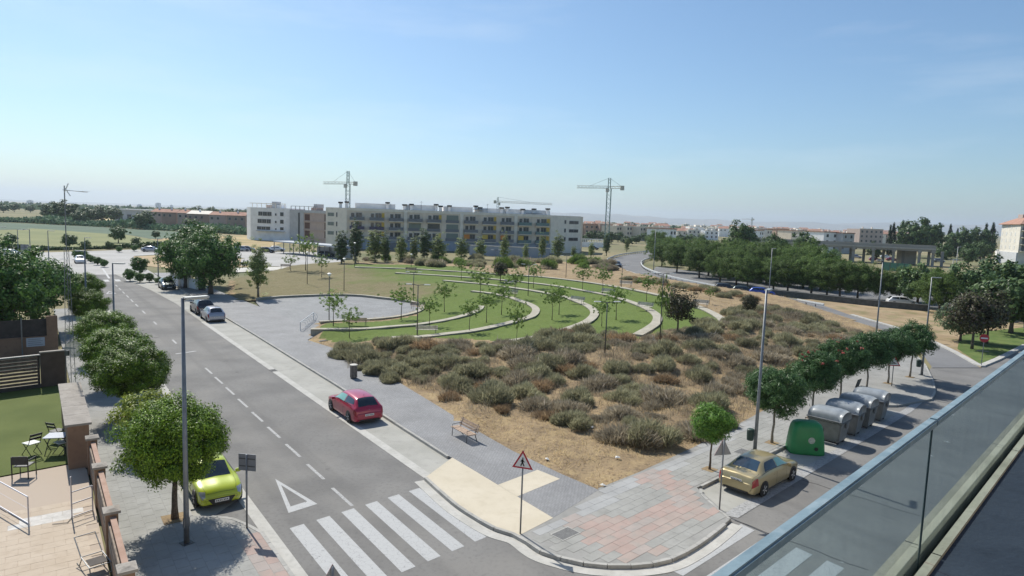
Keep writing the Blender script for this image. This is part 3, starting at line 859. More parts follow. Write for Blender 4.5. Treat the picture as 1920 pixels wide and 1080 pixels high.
structure(sheet("stubble_field", [at(x, y) for x, y in ((240, 451), (300, 447), (480, 440), (560, 447), (480, 470), (330, 464))], -0.015, layered_ground("brown_stubble", (0.3, 0.22, 0.11), (0.38, 0.29, 0.15), 0.03, (0.16, 0.17, 0.06), 0.09, 0.8, bump=0)))
structure(sheet("stubble_field", [at(x, y) for x, y in ((180, 412), (190, 408), (300, 414), (290, 419))], -0.01, layered_ground("straw_field", (0.48, 0.38, 0.2), (0.55, 0.45, 0.26), 0.02, (0.4, 0.32, 0.16), 0.09, 0.5, bump=0)))
# ------------------------------------------------------------------ plants
BARK = mat("bark", (0.13, 0.10, 0.075), 0.95, var=0.35, scale=14, bump=0.6, bscale=30)
BARKG = mat("grey_bark", (0.24, 0.21, 0.17), 0.95, var=0.3, scale=14, bump=0.5, bscale=30)
LEAF = dict(
    street=leaf_mat("street_tree_leaf", (0.016, 0.040, 0.005), (0.125, 0.195, 0.018), rough=0.4, trans=0.12),
    yellow=leaf_mat("yellow_green_leaf", (0.07, 0.11, 0.015), (0.24, 0.27, 0.05), trans=0.35),
    big=leaf_mat("broad_tree_leaf", (0.022, 0.055, 0.016), (0.085, 0.15, 0.035), trans=0.3),
    poplar=leaf_mat("poplar_leaf", (0.06, 0.09, 0.03), (0.20, 0.235, 0.085), trans=0.45, extra=(0.42, 0.42, 0.16), extra_pos=0.95),
    poplard=leaf_mat("dark_poplar_leaf", (0.035, 0.065, 0.03), (0.12, 0.16, 0.07), trans=0.4),
    young=leaf_mat("young_tree_leaf", (0.05, 0.09, 0.02), (0.15, 0.21, 0.05), trans=0.35),
    purple=leaf_mat("purple_leaf", (0.022, 0.018, 0.014), (0.06, 0.045, 0.036), trans=0.25, extra=(0.09, 0.10, 0.04), extra_pos=0.78),
    oleander=leaf_mat("oleander_leaf", (0.016, 0.042, 0.014), (0.07, 0.125, 0.045), rough=0.4, trans=0.22),
    lime=leaf_mat("lime_leaf", (0.03, 0.075, 0.014), (0.10, 0.18, 0.032), rough=0.4, trans=0.28),
    flower=mat("red_flower", (0.42, 0.05, 0.05), 0.6, c2=(0.5, 0.14, 0.11), scale=6),
    pine=leaf_mat("pine_needles", (0.016, 0.036, 0.012), (0.115, 0.17, 0.045), rough=0.55, trans=0.4),
    cypress=leaf_mat("cypress_needles", (0.008, 0.018, 0.010), (0.03, 0.05, 0.022), rough=0.6, trans=0.1),
    far=leaf_mat("far_tree_leaf", (0.022, 0.045, 0.018), (0.075, 0.115, 0.04), trans=0.2),
    rosemary=leaf_mat("rosemary_needles", (0.12, 0.117, 0.07), (0.25, 0.24, 0.152), rough=0.8, trans=0.4, extra=(0.34, 0.31, 0.22), extra_pos=0.97),
    lavender=leaf_mat("grey_shrub_twigs", (0.135, 0.115, 0.082), (0.27, 0.235, 0.172), rough=0.85, trans=0.35, extra=(0.45, 0.4, 0.33), extra_pos=0.97),
    brownshrub=leaf_mat("brown_shrub_twigs", (0.13, 0.09, 0.055), (0.26, 0.19, 0.115), rough=0.85, trans=0.35),
    straw=leaf_mat("straw_blades", (0.22, 0.155, 0.07), (0.42, 0.32, 0.17), rough=0.9, trans=0.25),
    reed=leaf_mat("reed_blades", (0.035, 0.07, 0.035), (0.10, 0.15, 0.08), rough=0.7, trans=0.2),
)
nprng = np.random.default_rng(11)

def leaf_cards(C, D, size, aspect=0.5, seed=0, curl=0.25, jit=0.55):
    """one small folded leaf (two triangles with a bent middle) at each centre C, facing roughly along D"""
    r = np.random.default_rng(seed)
    n = len(C)
    D = D + r.normal(0, jit, (n, 3)); D /= np.linalg.norm(D, axis=1)[:, None] + 1e-9
    T = r.normal(0, 1, (n, 3)); T -= (T * D).sum(1)[:, None] * D; T /= np.linalg.norm(T, axis=1)[:, None] + 1e-9
    B = np.cross(D, T)
    s = size * r.uniform(0.65, 1.35, n)[:, None]
    a = C - T * s * 0.5; c = C + T * s * 0.5
    b = C + B * s * aspect * 0.5 - D * s * curl * 0.3; d = C - B * s * aspect * 0.5 - D * s * curl * 0.3
    V = np.stack([a, b, c, d], 1).reshape(-1, 3)
    Q = np.arange(n * 4).reshape(-1, 4)
    return V, Q

def clump_points(centres, radii, per, seed, squash=0.8, shell=0.55):
    r = np.random.default_rng(seed)
    P = []; D = []
    for c, R in zip(centres, radii):
        d = r.normal(0, 1, (per, 3)); d /= np.linalg.norm(d, axis=1)[:, None]
        rad = R * (shell + (1 - shell) * r.random(per)) ** 1.0
        p = d * rad[:, None]; p[:, 2] *= squash
        P.append(p + c); D.append(d + np.array([0, 0, 0.35]))
    return np.concatenate(P), np.concatenate(D)

def crown_round(w, h, z0, nclump, per, leaf, seed, aspect=0.5, flat=1.0, drop=0.0, rough=0.16, clr=(0.2, 0.34)):
    """rounded crown: clumps laid over an uneven ellipsoid with gaps between them, plus a loose inside"""
    r = np.random.default_rng(seed)
    k = np.arange(nclump) + 0.5
    ph = np.arccos(1 - 2 * k / nclump); th = math.pi * (1 + 5 ** 0.5) * k
    d = np.stack([np.cos(th) * np.sin(ph), np.sin(th) * np.sin(ph), np.cos(ph)], 1) + r.normal(0, 0.08, (nclump, 3))
    rad = 1.0 - 0.22 * r.random(nclump) + r.normal(0, rough, nclump) * 0.5
    inner = r.random(nclump) < 0.25
    rad[inner] *= r.uniform(0.35, 0.75, inner.sum())
    c = d * rad[:, None] * np.array([w / 2 * 0.84, w / 2 * 0.84, h / 2 * 0.84])
    c[:, 2] += z0 + h / 2
    R = r.uniform(clr[0], clr[1], nclump) * min(w, h) * 0.62
    P, D = clump_points(c, R, per, seed + 1, shell=0.3)
    D = D * 0.6 + (P - np.array([0, 0, z0 + h / 2])) / (w / 2) + np.array([0, 0, 0.25])
    return leaf_cards(P, D, leaf, aspect, seed + 2)

def crown_column(w, h, z0, n, leaf, seed, aspect=0.6, top=0.5):
    r = np.random.default_rng(seed)
    nb = int(n / 40)
    t = r.random(nb) ** 1.0
    prof = np.sin((t * 0.86 + 0.1) * math.pi) ** 0.55 * (1 - (1 - top) * t ** 3)
    a = r.random(nb) * 2 * math.pi
    rr = prof * w / 2 * (0.45 + 0.55 * r.random(nb) ** 0.5)
    c = np.stack([np.cos(a) * rr, np.sin(a) * rr, z0 + t * h * 0.93], 1)
    per = 40
    dd = r.normal(0, 1, (nb, per, 3)) * np.array([0.13, 0.13, 0.34]) * w * 0.55
    P = (c[:, None, :] + dd).reshape(-1, 3)
    D = P.copy(); D[:, 2] = 0.4 * w
    D /= np.linalg.norm(D, axis=1)[:, None] + 1e-9
    return leaf_cards(P, D, leaf, aspect, seed + 2)

def trunk_mesh(h, r0, r1, limbs, lz0, lz1, lr, seed, lean=0.03, lift=0.8):
    q = random.Random(seed)
    b_ = MB()
    pts = [(q.uniform(-1, 1) * lean * h * i / 4, q.uniform(-1, 1) * lean * h * i / 4, h * i / 5) for i in range(6)]
    b_.tube(pts, [r0 * 1.25] + [r0 + (r1 - r0) * i / 5 for i in range(1, 6)], 7)
    for k in range(limbs):
        f = lz0 + (lz1 - lz0) * (k + q.random() * 0.6) / max(1, limbs)
        i = min(4, int(f / h * 5)); t = f / h * 5 - i
        p = Vector(pts[i]).lerp(Vector(pts[i + 1]), min(1, t))
        a = k * 2.4 + q.random(); ln = lr * q.uniform(0.6, 1.0)
        m1 = p + Vector((math.cos(a) * ln * 0.5, math.sin(a) * ln * 0.5, ln * 0.45 * lift)); e = p + Vector((math.cos(a) * ln, math.sin(a) * ln, ln * 1.0 * lift))
        b_.tube([p, m1, e], [r1 * 0.8, r1 * 0.55, r1 * 0.2], 5)
    return b_

TREE_PROTO = {}
def make_tree(kind, seed, trunk_b, crownVQ, leafm, barkm, name, extra=None):
    root = thing(name, "", "tree")
    trunk_b.build("trunk", barkm, root, smooth=True)
    me = array_mesh("crown", *crownVQ); me.materials.append(leafm)
    data_obj("crown", me, None, root)
    if extra:
        me2 = array_mesh("flowers", *extra[0]); me2.materials.append(extra[1]); data_obj("flowers", me2, None, root)["kind"] = "stuff"
    root.location = (0, -300, -50)
    TREE_PROTO.setdefault(kind, []).append(root)
    return root
USED = set()
def plant(kind, p, label, group=None, var=0, scale=1.0, rz=None, cat="tree", name=None, lean=0.0):
    L_ = TREE_PROTO[kind]; proto = L_[var % len(L_)]
    rz = rng.uniform(0, 6.28) if rz is None else rz
    if proto.name not in USED:
        USED.add(proto.name)
        o = proto; o.location = p; o.rotation_euler = (0, 0, rz)
        o.scale = (scale,) * 3 if not hasattr(scale, '__len__') else scale
    else:
        o = copy_tree(proto, p, rz, scale)
    if "group" in o: del o["group"]
    tag(o, label, cat, group)
    if lean:
        o.rotation_euler = (lean, 0, rz)
    return o
def finish_protos():
    for L_ in TREE_PROTO.values():
        for r in L_:
            if r.name not in USED:
                for c in KIDS.get(r.name, []):
                    bpy.data.objects.remove(c)
                bpy.data.objects.remove(r)

# prototypes at real size, origin at the foot of the trunk
for s in range(3):
    make_tree("street", s, trunk_mesh(2.6, 0.14, 0.08, 9, 1.6, 2.5, 1.2, s), crown_round(4.7, 3.9, 1.4, 200, 330, 0.105, 10 + s, 0.5, rough=0.1, clr=(0.14, 0.24)), LEAF["street"], BARK, "street_tree")
make_tree("yellow", 0, trunk_mesh(2.0, 0.09, 0.05, 6, 1.2, 1.9, 0.7, 3), crown_round(3.0, 2.2, 1.35, 60, 80, 0.15, 17, 0.5), LEAF["yellow"], BARK, "street_tree")
for s in range(2):
    make_tree("big", s, trunk_mesh(5.0, 0.32, 0.14, 14, 1.8, 4.6, 3.0, 20 + s), crown_round(8.4, 7.2, 1.5, 170, 95, 0.30, 23 + s, 0.6, rough=0.34, clr=(0.13, 0.27)), LEAF["big"], BARK, "broad_tree")
for s in range(3):
    make_tree("poplar", s, trunk_mesh(7.0, 0.14, 0.04, 12, 0.9, 6.0, 0.8, 30 + s, 0.01, 2.0), crown_round(3.1, 8.6, 0.5, 150, 46, 0.23, 31 + s, 0.6, rough=0.45, clr=(0.14, 0.34)), LEAF["poplar"], BARKG, "poplar_tree")
for s in range(2):
    make_tree("poplard", s, trunk_mesh(7.0, 0.14, 0.04, 12, 0.9, 6.0, 0.8, 40 + s, 0.01, 2.0), crown_round(2.7, 8.8, 0.5, 170, 52, 0.23, 41 + s, 0.6, rough=0.35, clr=(0.14, 0.34)), LEAF["poplard"], BARKG, "poplar_tree")
for s in range(4):
    make_tree("young", s, trunk_mesh(3.0, 0.045, 0.02, 9, 1.5, 2.8, 1.05, 50 + s, 0.03, 0.6), crown_round(3.0, 2.2, 1.7, 60, 26, 0.16, 51 + s, 0.5, rough=0.55, clr=(0.1, 0.24)), LEAF["young"], BARK, "young_tree")
for s in range(2):
    make_tree("purple", s, trunk_mesh(2.6, 0.09, 0.05, 10, 1.0, 2.4, 1.2, 60 + s), crown_round(3.4, 3.0, 1.0, 70, 60, 0.2, 61 + s, 0.55, rough=0.3), LEAF["purple"], BARK, "plum_tree")
def oleander_proto(s, flowers):
    P = crown_round(2.75, 2.15, 1.3, 95, 150, 0.17, 70 + s, 0.22, rough=0.16)
    ex = None
    if flowers:
        r = np.random.default_rng(90 + s)
        d = r.normal(0, 1, (12, 3)); d[:, 2] = np.abs(d[:, 2]) + 0.15; d /= np.linalg.norm(d, axis=1)[:, None]
        c = d * np.array([1.26, 1.26, 1.0]) + np.array([0, 0, 2.4])
        pts, dr = clump_points(c, np.full(12, 0.13), 8, 95 + s, shell=0.2)
        ex = (leaf_cards(pts, dr, 0.085, 0.9, 96 + s), LEAF["flower"])
    make_tree("oleander_f" if flowers else "oleander", s, trunk_mesh(2.1, 0.055, 0.04, 7, 1.5, 2.0, 0.8, 75 + s, 0.05), P, LEAF["oleander"], BARKG, "oleander_tree", ex)
for s in range(2): oleander_proto(s, False)
for s in range(2): oleander_proto(5 + s, True)
make_tree("lime", 0, trunk_mesh(1.9, 0.05, 0.035, 7, 1.4, 1.8, 0.6, 79, 0.03), crown_round(2.0, 1.85, 1.3, 75, 150, 0.11, 80, 0.35, rough=0.1), LEAF["lime"], BARK, "oleander_tree")
for s in range(3):
    make_tree("pine", s, trunk_mesh(5.0, 0.2, 0.1, 12, 1.8, 4.6, 2.0, 100 + s, 0.05), crown_round(8.6, 7.0, 1.0, 190, 130, 0.26, 101 + s, 0.35, rough=0.3, clr=(0.12, 0.24)), LEAF["pine"], BARK, "pine_tree")
for s in range(2):
    make_tree("cypress", s, trunk_mesh(9.0, 0.16, 0.04, 6, 1.5, 7.0, 0.5, 110 + s, 0.005, 2), crown_column(2.2, 12.0, 0.5, 2600, 0.5, 111 + s, 0.5, 0.12), LEAF["cypress"], BARK, "cypress_tree")
for s in range(3):
    make_tree("far", s, trunk_mesh(4.0, 0.25, 0.12, 8, 1.4, 3.6, 2.2, 120 + s), crown_round(8.5, 7.0, 1.2, 70, 60, 0.6, 121 + s, 0.6, rough=0.35, clr=(0.16, 0.3)), LEAF["far"], BARK, "distant_tree")
for s in range(2):
    make_tree("ball", s, trunk_mesh(0.9, 0.05, 0.03, 5, 0.3, 0.8, 0.45, 130 + s), crown_round(2.0, 1.75, 0.2, 55, 70, 0.17, 131 + s, 0.45, rough=0.1), LEAF["big"], BARK, "round_shrub")
make_tree("olive", 0, trunk_mesh(2.4, 0.14, 0.08, 8, 0.7, 2.0, 1.6, 140), crown_round(5.4, 4.0, 0.6, 90, 70, 0.3, 141, 0.35, rough=0.3), leaf_mat("willow_leaf", (0.05, 0.085, 0.04), (0.14, 0.19, 0.10), trans=0.3), BARK, "leafy_tree")

# bushes: mounds of upright blades
def bush_mesh(name, w, h, n, blade, seed, leafm, spread=0.9):
    """a ragged bush: several overlapping lobes of fine upright blades with stray stems"""
    r = np.random.default_rng(seed)
    nl = 6
    la = r.random(nl) * 2 * math.pi; lr_ = r.uniform(0.1, 0.42, nl) * w; lx = np.cos(la) * lr_; ly = np.sin(la) * lr_
    lw = w * r.uniform(0.32, 0.62, nl); lh = h * r.uniform(0.5, 1.1, nl)
    lx[0] = ly[0] = 0; lw[0] = w * 0.62; lh[0] = h
    k = r.choice(nl, n, p=lw ** 2 / (lw ** 2).sum())
    a = r.random(n) * 2 * math.pi; q = np.sqrt(r.random(n))
    x = lx[k] + np.cos(a) * q * lw[k] / 2; y = ly[k] + np.sin(a) * q * lw[k] / 2
    top = lh[k] * np.sqrt(np.clip(1 - (q * 0.95) ** 2.2, 0.03, 1)) * r.uniform(0.7, 1.1, n)
    z = top * r.uniform(0.15, 1.0, n) ** 0.6
    D = np.stack([(x - lx[k] * 0.5) / w * 2 * spread, (y - ly[k] * 0.5) / w * 2 * spread, np.full(n, 0.8)], 1) + r.normal(0, 0.28, (n, 3))
    D /= np.linalg.norm(D, axis=1)[:, None]
    S = np.cross(D, r.normal(0, 1, (n, 3))); S /= np.linalg.norm(S, axis=1)[:, None] + 1e-9
    ln = blade * r.uniform(0.5, 1.3, n)[:, None]
    stray = r.random(n) < 0.06
    ln[stray] *= 1.9
    C = np.stack([x, y, z], 1)
    V = np.stack([C - D * ln * 0.5, C + S * ln * 0.04, C + D * ln * 0.5, C - S * ln * 0.04], 1).reshape(-1, 3)
    me = array_mesh(name, V, np.arange(n * 4).reshape(-1, 4)); me.materials.append(leafm)
    return me
BUSH = {
    "rosemary": [bush_mesh("foliage", 2.3, 0.78, 6500, 0.33, 200 + s, LEAF["rosemary"]) for s in range(6)],
    "lavender": [bush_mesh("foliage", 2.2, 0.6, 3000, 0.38, 210 + s, LEAF["lavender"], 1.1) for s in range(3)],
    "brown": [bush_mesh("foliage", 2.0, 0.5, 2000, 0.38, 220 + s, LEAF["brownshrub"], 1.1) for s in range(2)],
    "green": [bush_mesh("foliage", 1.8, 1.1, 3600, 0.32, 230 + s, LEAF["young"], 0.9) for s in range(2)],
}
# ------------------------------------------------------------------ vehicles
RUBBER = mat("tyre_rubber", (0.02, 0.02, 0.02), 0.9)
ALLOY = mat("wheel_alloy", (0.50, 0.50, 0.51), 0.4, 0.2)
CGLASS = mat("car_glass", (0.012, 0.017, 0.02), 0.06, 0.0, spec=0.9, coat=0.3)
CGLASSB = mat("car_glass_blue", (0.02, 0.045, 0.075), 0.06, 0.0, spec=0.9, coat=0.3)
CGLASSG = mat("car_glass_shade", (0.20, 0.42, 0.36), 0.12, 0.0, spec=0.9)
BLACKP = mat("black_plastic", (0.02, 0.02, 0.021), 0.5)
PLATE = mat("number_plate", (0.72, 0.72, 0.7), 0.5)
INK = mat("plate_ink", (0.03, 0.03, 0.04), 0.6)
TAIL = mat("tail_lamp", (0.28, 0.012, 0.02), 0.2, coat=0.5)
HEADL = mat("head_lamp", (0.5, 0.52, 0.55), 0.12, 0.4, coat=0.8)
CHROME = mat("chrome", (0.7, 0.7, 0.72), 0.15, 1.0)

# stations: x/L, half width factor, z low, z shoulder, z top, roof half width factor   (x forward)
PROFILES = {
    "hatch": [(-0.5, 0.78, 0.36, 0.60, 0.64, 0.66), (-0.487, 0.90, 0.25, 0.78, 0.84, 0.74), (-0.465, 0.955, 0.2, 0.90, 0.97, 0.75), (-0.43, 0.975, 0.18, 0.93, 1.13, 0.70), (-0.385, 0.99, 0.17, 0.945, 1.34, 0.645), (-0.335, 1.0, 0.165, 0.95, 1.425, 0.63),
              (-0.15, 1.0, 0.16, 0.94, 1.475, 0.635), (0.0, 1.0, 0.16, 0.925, 1.465, 0.635), (0.085, 1.0, 0.16, 0.91, 1.41, 0.63), (0.18, 1.0, 0.16, 0.895, 1.17, 0.68), (0.265, 0.995, 0.16, 0.875, 0.96, 0.74), (0.37, 0.97, 0.17, 0.81, 0.875, 0.74), (0.445, 0.925, 0.19, 0.69, 0.76, 0.68), (0.485, 0.83, 0.22, 0.56, 0.61, 0.58), (0.5, 0.70, 0.3, 0.46, 0.5, 0.5)],
    "sedan": [(-0.5, 0.80, 0.36, 0.62, 0.66, 0.66), (-0.488, 0.91, 0.26, 0.80, 0.87, 0.72), (-0.47, 0.95, 0.21, 0.90, 0.98, 0.75), (-0.42, 0.975, 0.18, 0.93, 1.01, 0.77), (-0.365, 0.985, 0.17, 0.945, 1.03, 0.75), (-0.29, 0.995, 0.165, 0.95, 1.26, 0.66), (-0.22, 1.0, 0.16, 0.95, 1.405, 0.61),
              (-0.08, 1.0, 0.16, 0.94, 1.445, 0.62), (0.02, 1.0, 0.16, 0.925, 1.43, 0.62), (0.09, 1.0, 0.16, 0.91, 1.37, 0.62), (0.17, 1.0, 0.16, 0.895, 1.16, 0.67), (0.24, 0.995, 0.16, 0.88, 0.97, 0.73), (0.36, 0.97, 0.17, 0.82, 0.885, 0.74), (0.445, 0.92, 0.19, 0.71, 0.77, 0.68), (0.487, 0.83, 0.22, 0.57, 0.61, 0.58), (0.5, 0.70, 0.3, 0.46, 0.5, 0.5)],
    "suv": [(-0.5, 0.80, 0.42, 0.72, 0.76, 0.68), (-0.49, 0.91, 0.30, 0.92, 1.0, 0.76), (-0.47, 0.96, 0.25, 1.03, 1.12, 0.76), (-0.44, 0.98, 0.23, 1.06, 1.3, 0.72), (-0.405, 0.99, 0.22, 1.07, 1.52, 0.67), (-0.365, 1.0, 0.22, 1.07, 1.60, 0.655), (-0.15, 1.0, 0.21, 1.06, 1.655, 0.66),
            (0.0, 1.0, 0.21, 1.045, 1.64, 0.66), (0.075, 1.0, 0.21, 1.03, 1.58, 0.655), (0.16, 1.0, 0.21, 1.015, 1.33, 0.7), (0.235, 0.995, 0.21, 1.0, 1.1, 0.75), (0.36, 0.975, 0.22, 0.95, 1.02, 0.75), (0.445, 0.93, 0.24, 0.83, 0.9, 0.7), (0.487, 0.84, 0.27, 0.68, 0.73, 0.6), (0.5, 0.72, 0.34, 0.56, 0.6, 0.5)],
}
def cat1(vals, t):
    n = len(vals); i = int(min(max(math.floor(t), 0), n - 2)); f = t - i
    p0 = vals[max(i - 1, 0)]; p1 = vals[i]; p2 = vals[i + 1]; p3 = vals[min(i + 2, n - 1)]
    return 0.5 * ((2 * p1) + (p2 - p0) * f + (2 * p0 - 5 * p1 + 4 * p2 - p3) * f * f + (3 * p1 - p0 - 3 * p2 + p3) * f ** 3)
class CarShape:
    def __init__(s, kind, L, W, H):
        s.st = PROFILES[kind]; s.L = L; s.W = W; hz = max(q[4] for q in s.st); s.k = H / hz; s.n = len(s.st)
    def P(s, t, v, side=1, off=0.0):
        """t station parameter, v 0..6 round the half section from sill to roof centre"""
        x, w, zl, zs, zt, wr = [cat1([q[j] for q in s.st], t) for j in range(6)]
        hw = s.W / 2 * w; rw = s.W / 2 * wr
        k = s.k
        sec = [(hw * 0.90, zl * k), (hw * 0.985, (zl + 0.12) * k), (hw, (zl + (zs - zl) * 0.55) * k), (hw * 0.965, zs * k), (rw, (zs + (zt - zs) * 0.86) * k), (rw * 0.62, (zt - 0.008) * k), (0.0, (zt + 0.012) * k)]
        i = int(min(math.floor(v), 5)); f = v - i
        y = sec[i][0] * (1 - f) + sec[i + 1][0] * f; z = sec[i][1] * (1 - f) + sec[i + 1][1] * f
        if i >= 3 or i < 3:
            # soften the bends a little
            yy = cat1([q[0] for q in sec], v); zz = cat1([q[1] for q in sec], v)
            y = y * 0.4 + yy * 0.6; z = z * 0.4 + zz * 0.6
        p = Vector((x * s.L, y * side, z))
        if off:
            e = 0.02
            def raw(tt, vv): return s.P(min(max(tt, 0), s.n - 1), min(max(vv, 0), 6), side)
            du = raw(t + e, v) - raw(t - e, v); dv = raw(t, v + e) - raw(t, v - e)
            nn = du.cross(dv)
            if nn.length > 1e-9:
                nn.normalize()
                c = Vector((x * s.L * 0.8, 0, 0.6))
                if nn.dot(p - c) < 0: nn = -nn
                p = p + nn * off
        return p
    def body(s, nt=3, nv=3):
        T = [i / nt for i in range((s.n - 1) * nt + 1)]; Vv = [j / nv for j in range(6 * nv + 1)]
        rows = []
        for t in T:
            half = [s.P(t, v, 1) for v in Vv]; other = [s.P(t, v, -1) for v in reversed(Vv[:-1])]
            rows.append(half + other)
        m = len(rows[0]); V = [p for r in rows for p in r]; F = []
        for i in range(len(rows) - 1):
            for j in range(m - 1):
                F.append((i * m + j, i * m + j + 1, (i + 1) * m + j + 1, (i + 1) * m + j))
            F.append((i * m + m - 1, i * m, (i + 1) * m, (i + 1) * m + m - 1))
        F.append(tuple(range(m))); F.append(tuple(reversed(range((len(rows) - 1) * m, len(rows) * m))))
        return V, F
    def patch(s, quad, side=1, off=0.006, n=6, both=False):
        """curved panel lying on the body; quad = four (t, v) corners"""
        V = []; F = []
        sides = [1, -1] if both else [side]
        a, b, c, d = quad
        if both:   # spans the roof centre: from v on the left to v on the right
            for i in range(n + 1):
                f = i / n
                t0 = a[0] + (d[0] - a[0]) * f; v0 = a[1] + (d[1] - a[1]) * f
                cols = 2 * n
                for j in range(cols + 1):
                    g = -1 + 2 * j / cols
                    v = 6 - abs(g) * (6 - v0)
                    t = t0 + (b[0] - a[0]) * abs(g)
                    V.append(s.P(t, v, 1 if g >= 0 else -1, off))
            m = 2 * n + 1
        else:
            for i in range(n + 1):
                f = i / n
                for j in range(n + 1):
                    g = j / n
                    t = (a[0] * (1 - g) + b[0] * g) * (1 - f) + (d[0] * (1 - g) + c[0] * g) * f
                    v = (a[1] * (1 - g) + b[1] * g) * (1 - f) + (d[1] * (1 - g) + c[1] * g) * f
                    V.append(s.P(t, v, side, off))
            m = n + 1
        for i in range(n):
            for j in range(m - 1):
                F.append((i * m + j, i * m + j + 1, (i + 1) * m + j + 1, (i + 1) * m + j))
        return V, F

def make_car(label, kind, L, W, H, paint, p, ang, glass=None, rear_glass=None, group=None, detail=True, name="parked_car", cat="car", shade=False, plate_text=True):
    glass = glass or CGLASS
    sh = CarShape(kind, L, W, H)
    root = thing(name, label, cat, p, ang, group)
    V, F = sh.body(3, 3) if detail else sh.body(2, 2)
    bo = mesh_obj("body", V, F, paint, root, smooth=True)
    for pl_ in (bo.data.polygons[len(F) - 1], bo.data.polygons[len(F) - 2]):
        pl_.use_smooth = False
    n = sh.n
    # indices of the windscreen and rear window in the station list
    ci = {"hatch": (8.1, 9.9, 2.35, 4.75), "sedan": (9.1, 10.9, 4.25, 5.85), "suv": (8.1, 9.9, 2.5, 4.75)}[kind]
    V, F = sh.patch(((ci[0], 4.25), (ci[0], 4.25), (ci[1], 4.3), (ci[1], 4.3)), both=True); mesh_obj("windscreen", V, F, glass, root, smooth=True)
    V, F = sh.patch(((ci[2], 4.3), (ci[2], 4.3), (ci[3], 4.35), (ci[3], 4.35)), both=True); mesh_obj("rear_window", V, F, rear_glass or glass, root, smooth=True)
    if kind == "sedan":
        wins = [((5.25, 3.25), (7.4, 3.22), (7.4, 3.92), (6.15, 3.92)), ((7.55, 3.22), (10.25, 3.28), (9.05, 3.9), (7.55, 3.92))]
    else:
        wins = [((3.9, 3.5), (6.1, 3.22), (6.1, 3.92), (5.05, 3.9)), ((6.22, 3.22), (9.35, 3.3), (8.15, 3.9), (6.22, 3.92))]
    for side in (1, -1):
        for k, w in enumerate(wins):
            V, F = sh.patch(w, side, 0.006, 5)
            o = mesh_obj("side_window", V, F, CGLASSG if (shade and side == shade and k == 1) else glass, root, smooth=True)
    if detail:
        for side in (1, -1):
            if kind == "sedan":
                tl = ((0.25, 2.0), (3.0, 2.05), (2.8, 3.0), (0.7, 3.35))
            else:
                tl = ((0.4, 1.95), (2.8, 2.25), (2.5, 2.95), (0.9, 3.15))
            V, F = sh.patch(tl, side, 0.008, 4); mesh_obj("tail_light", V, F, TAIL, root, smooth=True)
            h = n - 1
            V, F = sh.patch(((h - 2.3, 3.0), (h - 0.75, 2.35), (h - 0.7, 3.35), (h - 1.75, 3.95)), side, 0.008, 5); mesh_obj("headlight", V, F, HEADL, root, smooth=True)
            # side mirror
            xm = 0.17 * L; zm = cat1([q[3] for q in sh.st], ci[1] - 0.5) * sh.k + 0.06
            b_ = MB(); b_.box((0, side * 0.1, 0), (0.11, 0.19, 0.14)); b_.box((0.02, side * -0.02, -0.04), (0.06, 0.1, 0.05))
            b_.build("door_mirror", paint, root, loc=(xm, side * (W / 2 - 0.02), zm), bevel=0.02)
            for hx in ((-0.13, 0.06) if kind != "sedan" else (-0.1, 0.09)):
                b_ = MB(); b_.box((hx * L, side * (W / 2 - 0.005), 0.80 * sh.k), (0.17, 0.03, 0.03)); b_.build("door_handle", paint, root)
            V, F = sh.patch(((3.5, 0.15), (n - 5, 0.15), (n - 5, 0.55), (3.5, 0.55)), side, 0.004, 4); mesh_obj("sill_trim", V, F, BLACKP, root, smooth=True)
        for side in (1, -1):
            h = n - 1
            for q4 in (((ci[1] + 0.15, 4.0), (h - 1.6, 4.0), (h - 1.6, 4.045), (ci[1] + 0.15, 4.05)), ((1.2, 3.62), (ci[2] - 0.1, 3.75), (ci[2] - 0.1, 3.8), (1.2, 3.68)),
                       ((ci[1] - 1.1, 0.7), (ci[1] - 1.06, 0.7), (ci[1] - 1.06, 3.1), (ci[1] - 1.1, 3.1)), ((ci[0] - 1.9, 0.7), (ci[0] - 1.86, 0.7), (ci[0] - 1.86, 3.1), (ci[0] - 1.9, 3.1)), ((4.2, 3.16), (ci[1] - 0.4, 3.18), (ci[1] - 0.4, 3.22), (4.2, 3.22))):
                V, F = sh.patch(q4, side, 0.003, 6); mesh_obj("panel_gap", V, F, BLACKP, root)
        V, F = sh.patch(((n - 2.3, 4.0), (n - 2.3, 4.0), (n - 2.25, 4.0), (n - 2.25, 4.0)), both=True, off=0.004); mesh_obj("panel_gap", V, F, BLACKP, root)
        # bumpers, grille and plates
        b_ = MB(); b_.box((-L / 2 + 0.07, 0, 0.285 * sh.k), (0.12, W * 0.66, 0.1)); b_.build("rear_bumper_insert", BLACKP, root, bevel=0.02)
        b_ = MB(); b_.taper((L / 2 - 0.045, 0, 0.24 * sh.k), (0.14, W * 0.40), (0.13, W * 0.60), 0.22); b_.build("grille", BLACKP, root, bevel=0.02)
        for sx, z, nm in ((-1, 0.72 if kind == "sedan" else 0.56, "number_plate"), (1, 0.37, "number_plate")):
            q = Vector((sx * (L / 2 + (0.032 if sx > 0 else (0.012 if kind != 'sedan' else -0.012))), 0, z * sh.k))
            b_ = MB(); b_.box((0, 0, 0), (0.012, 0.52, 0.115)); o = b_.build(nm, PLATE, root, loc=q)
            b_ = MB()
            for c in range(7):
                b_.box((sx * 0.007, -0.2 + 0.063 * c + (0.02 if c > 3 else 0), 0), (0.003, 0.034, 0.062))
            b_.build("plate_print", INK, o)
        b_ = MB(); b_.lathe([(0.002, 0), (0.05, 0), (0.05, 0.012), (0.002, 0.014)], 14, axis='X'); b_.build("badge", CHROME, root, loc=(-L / 2 + (0.05 if kind != "sedan" else 0.052), 0, (0.80 if kind != "sedan" else 0.86) * sh.k))
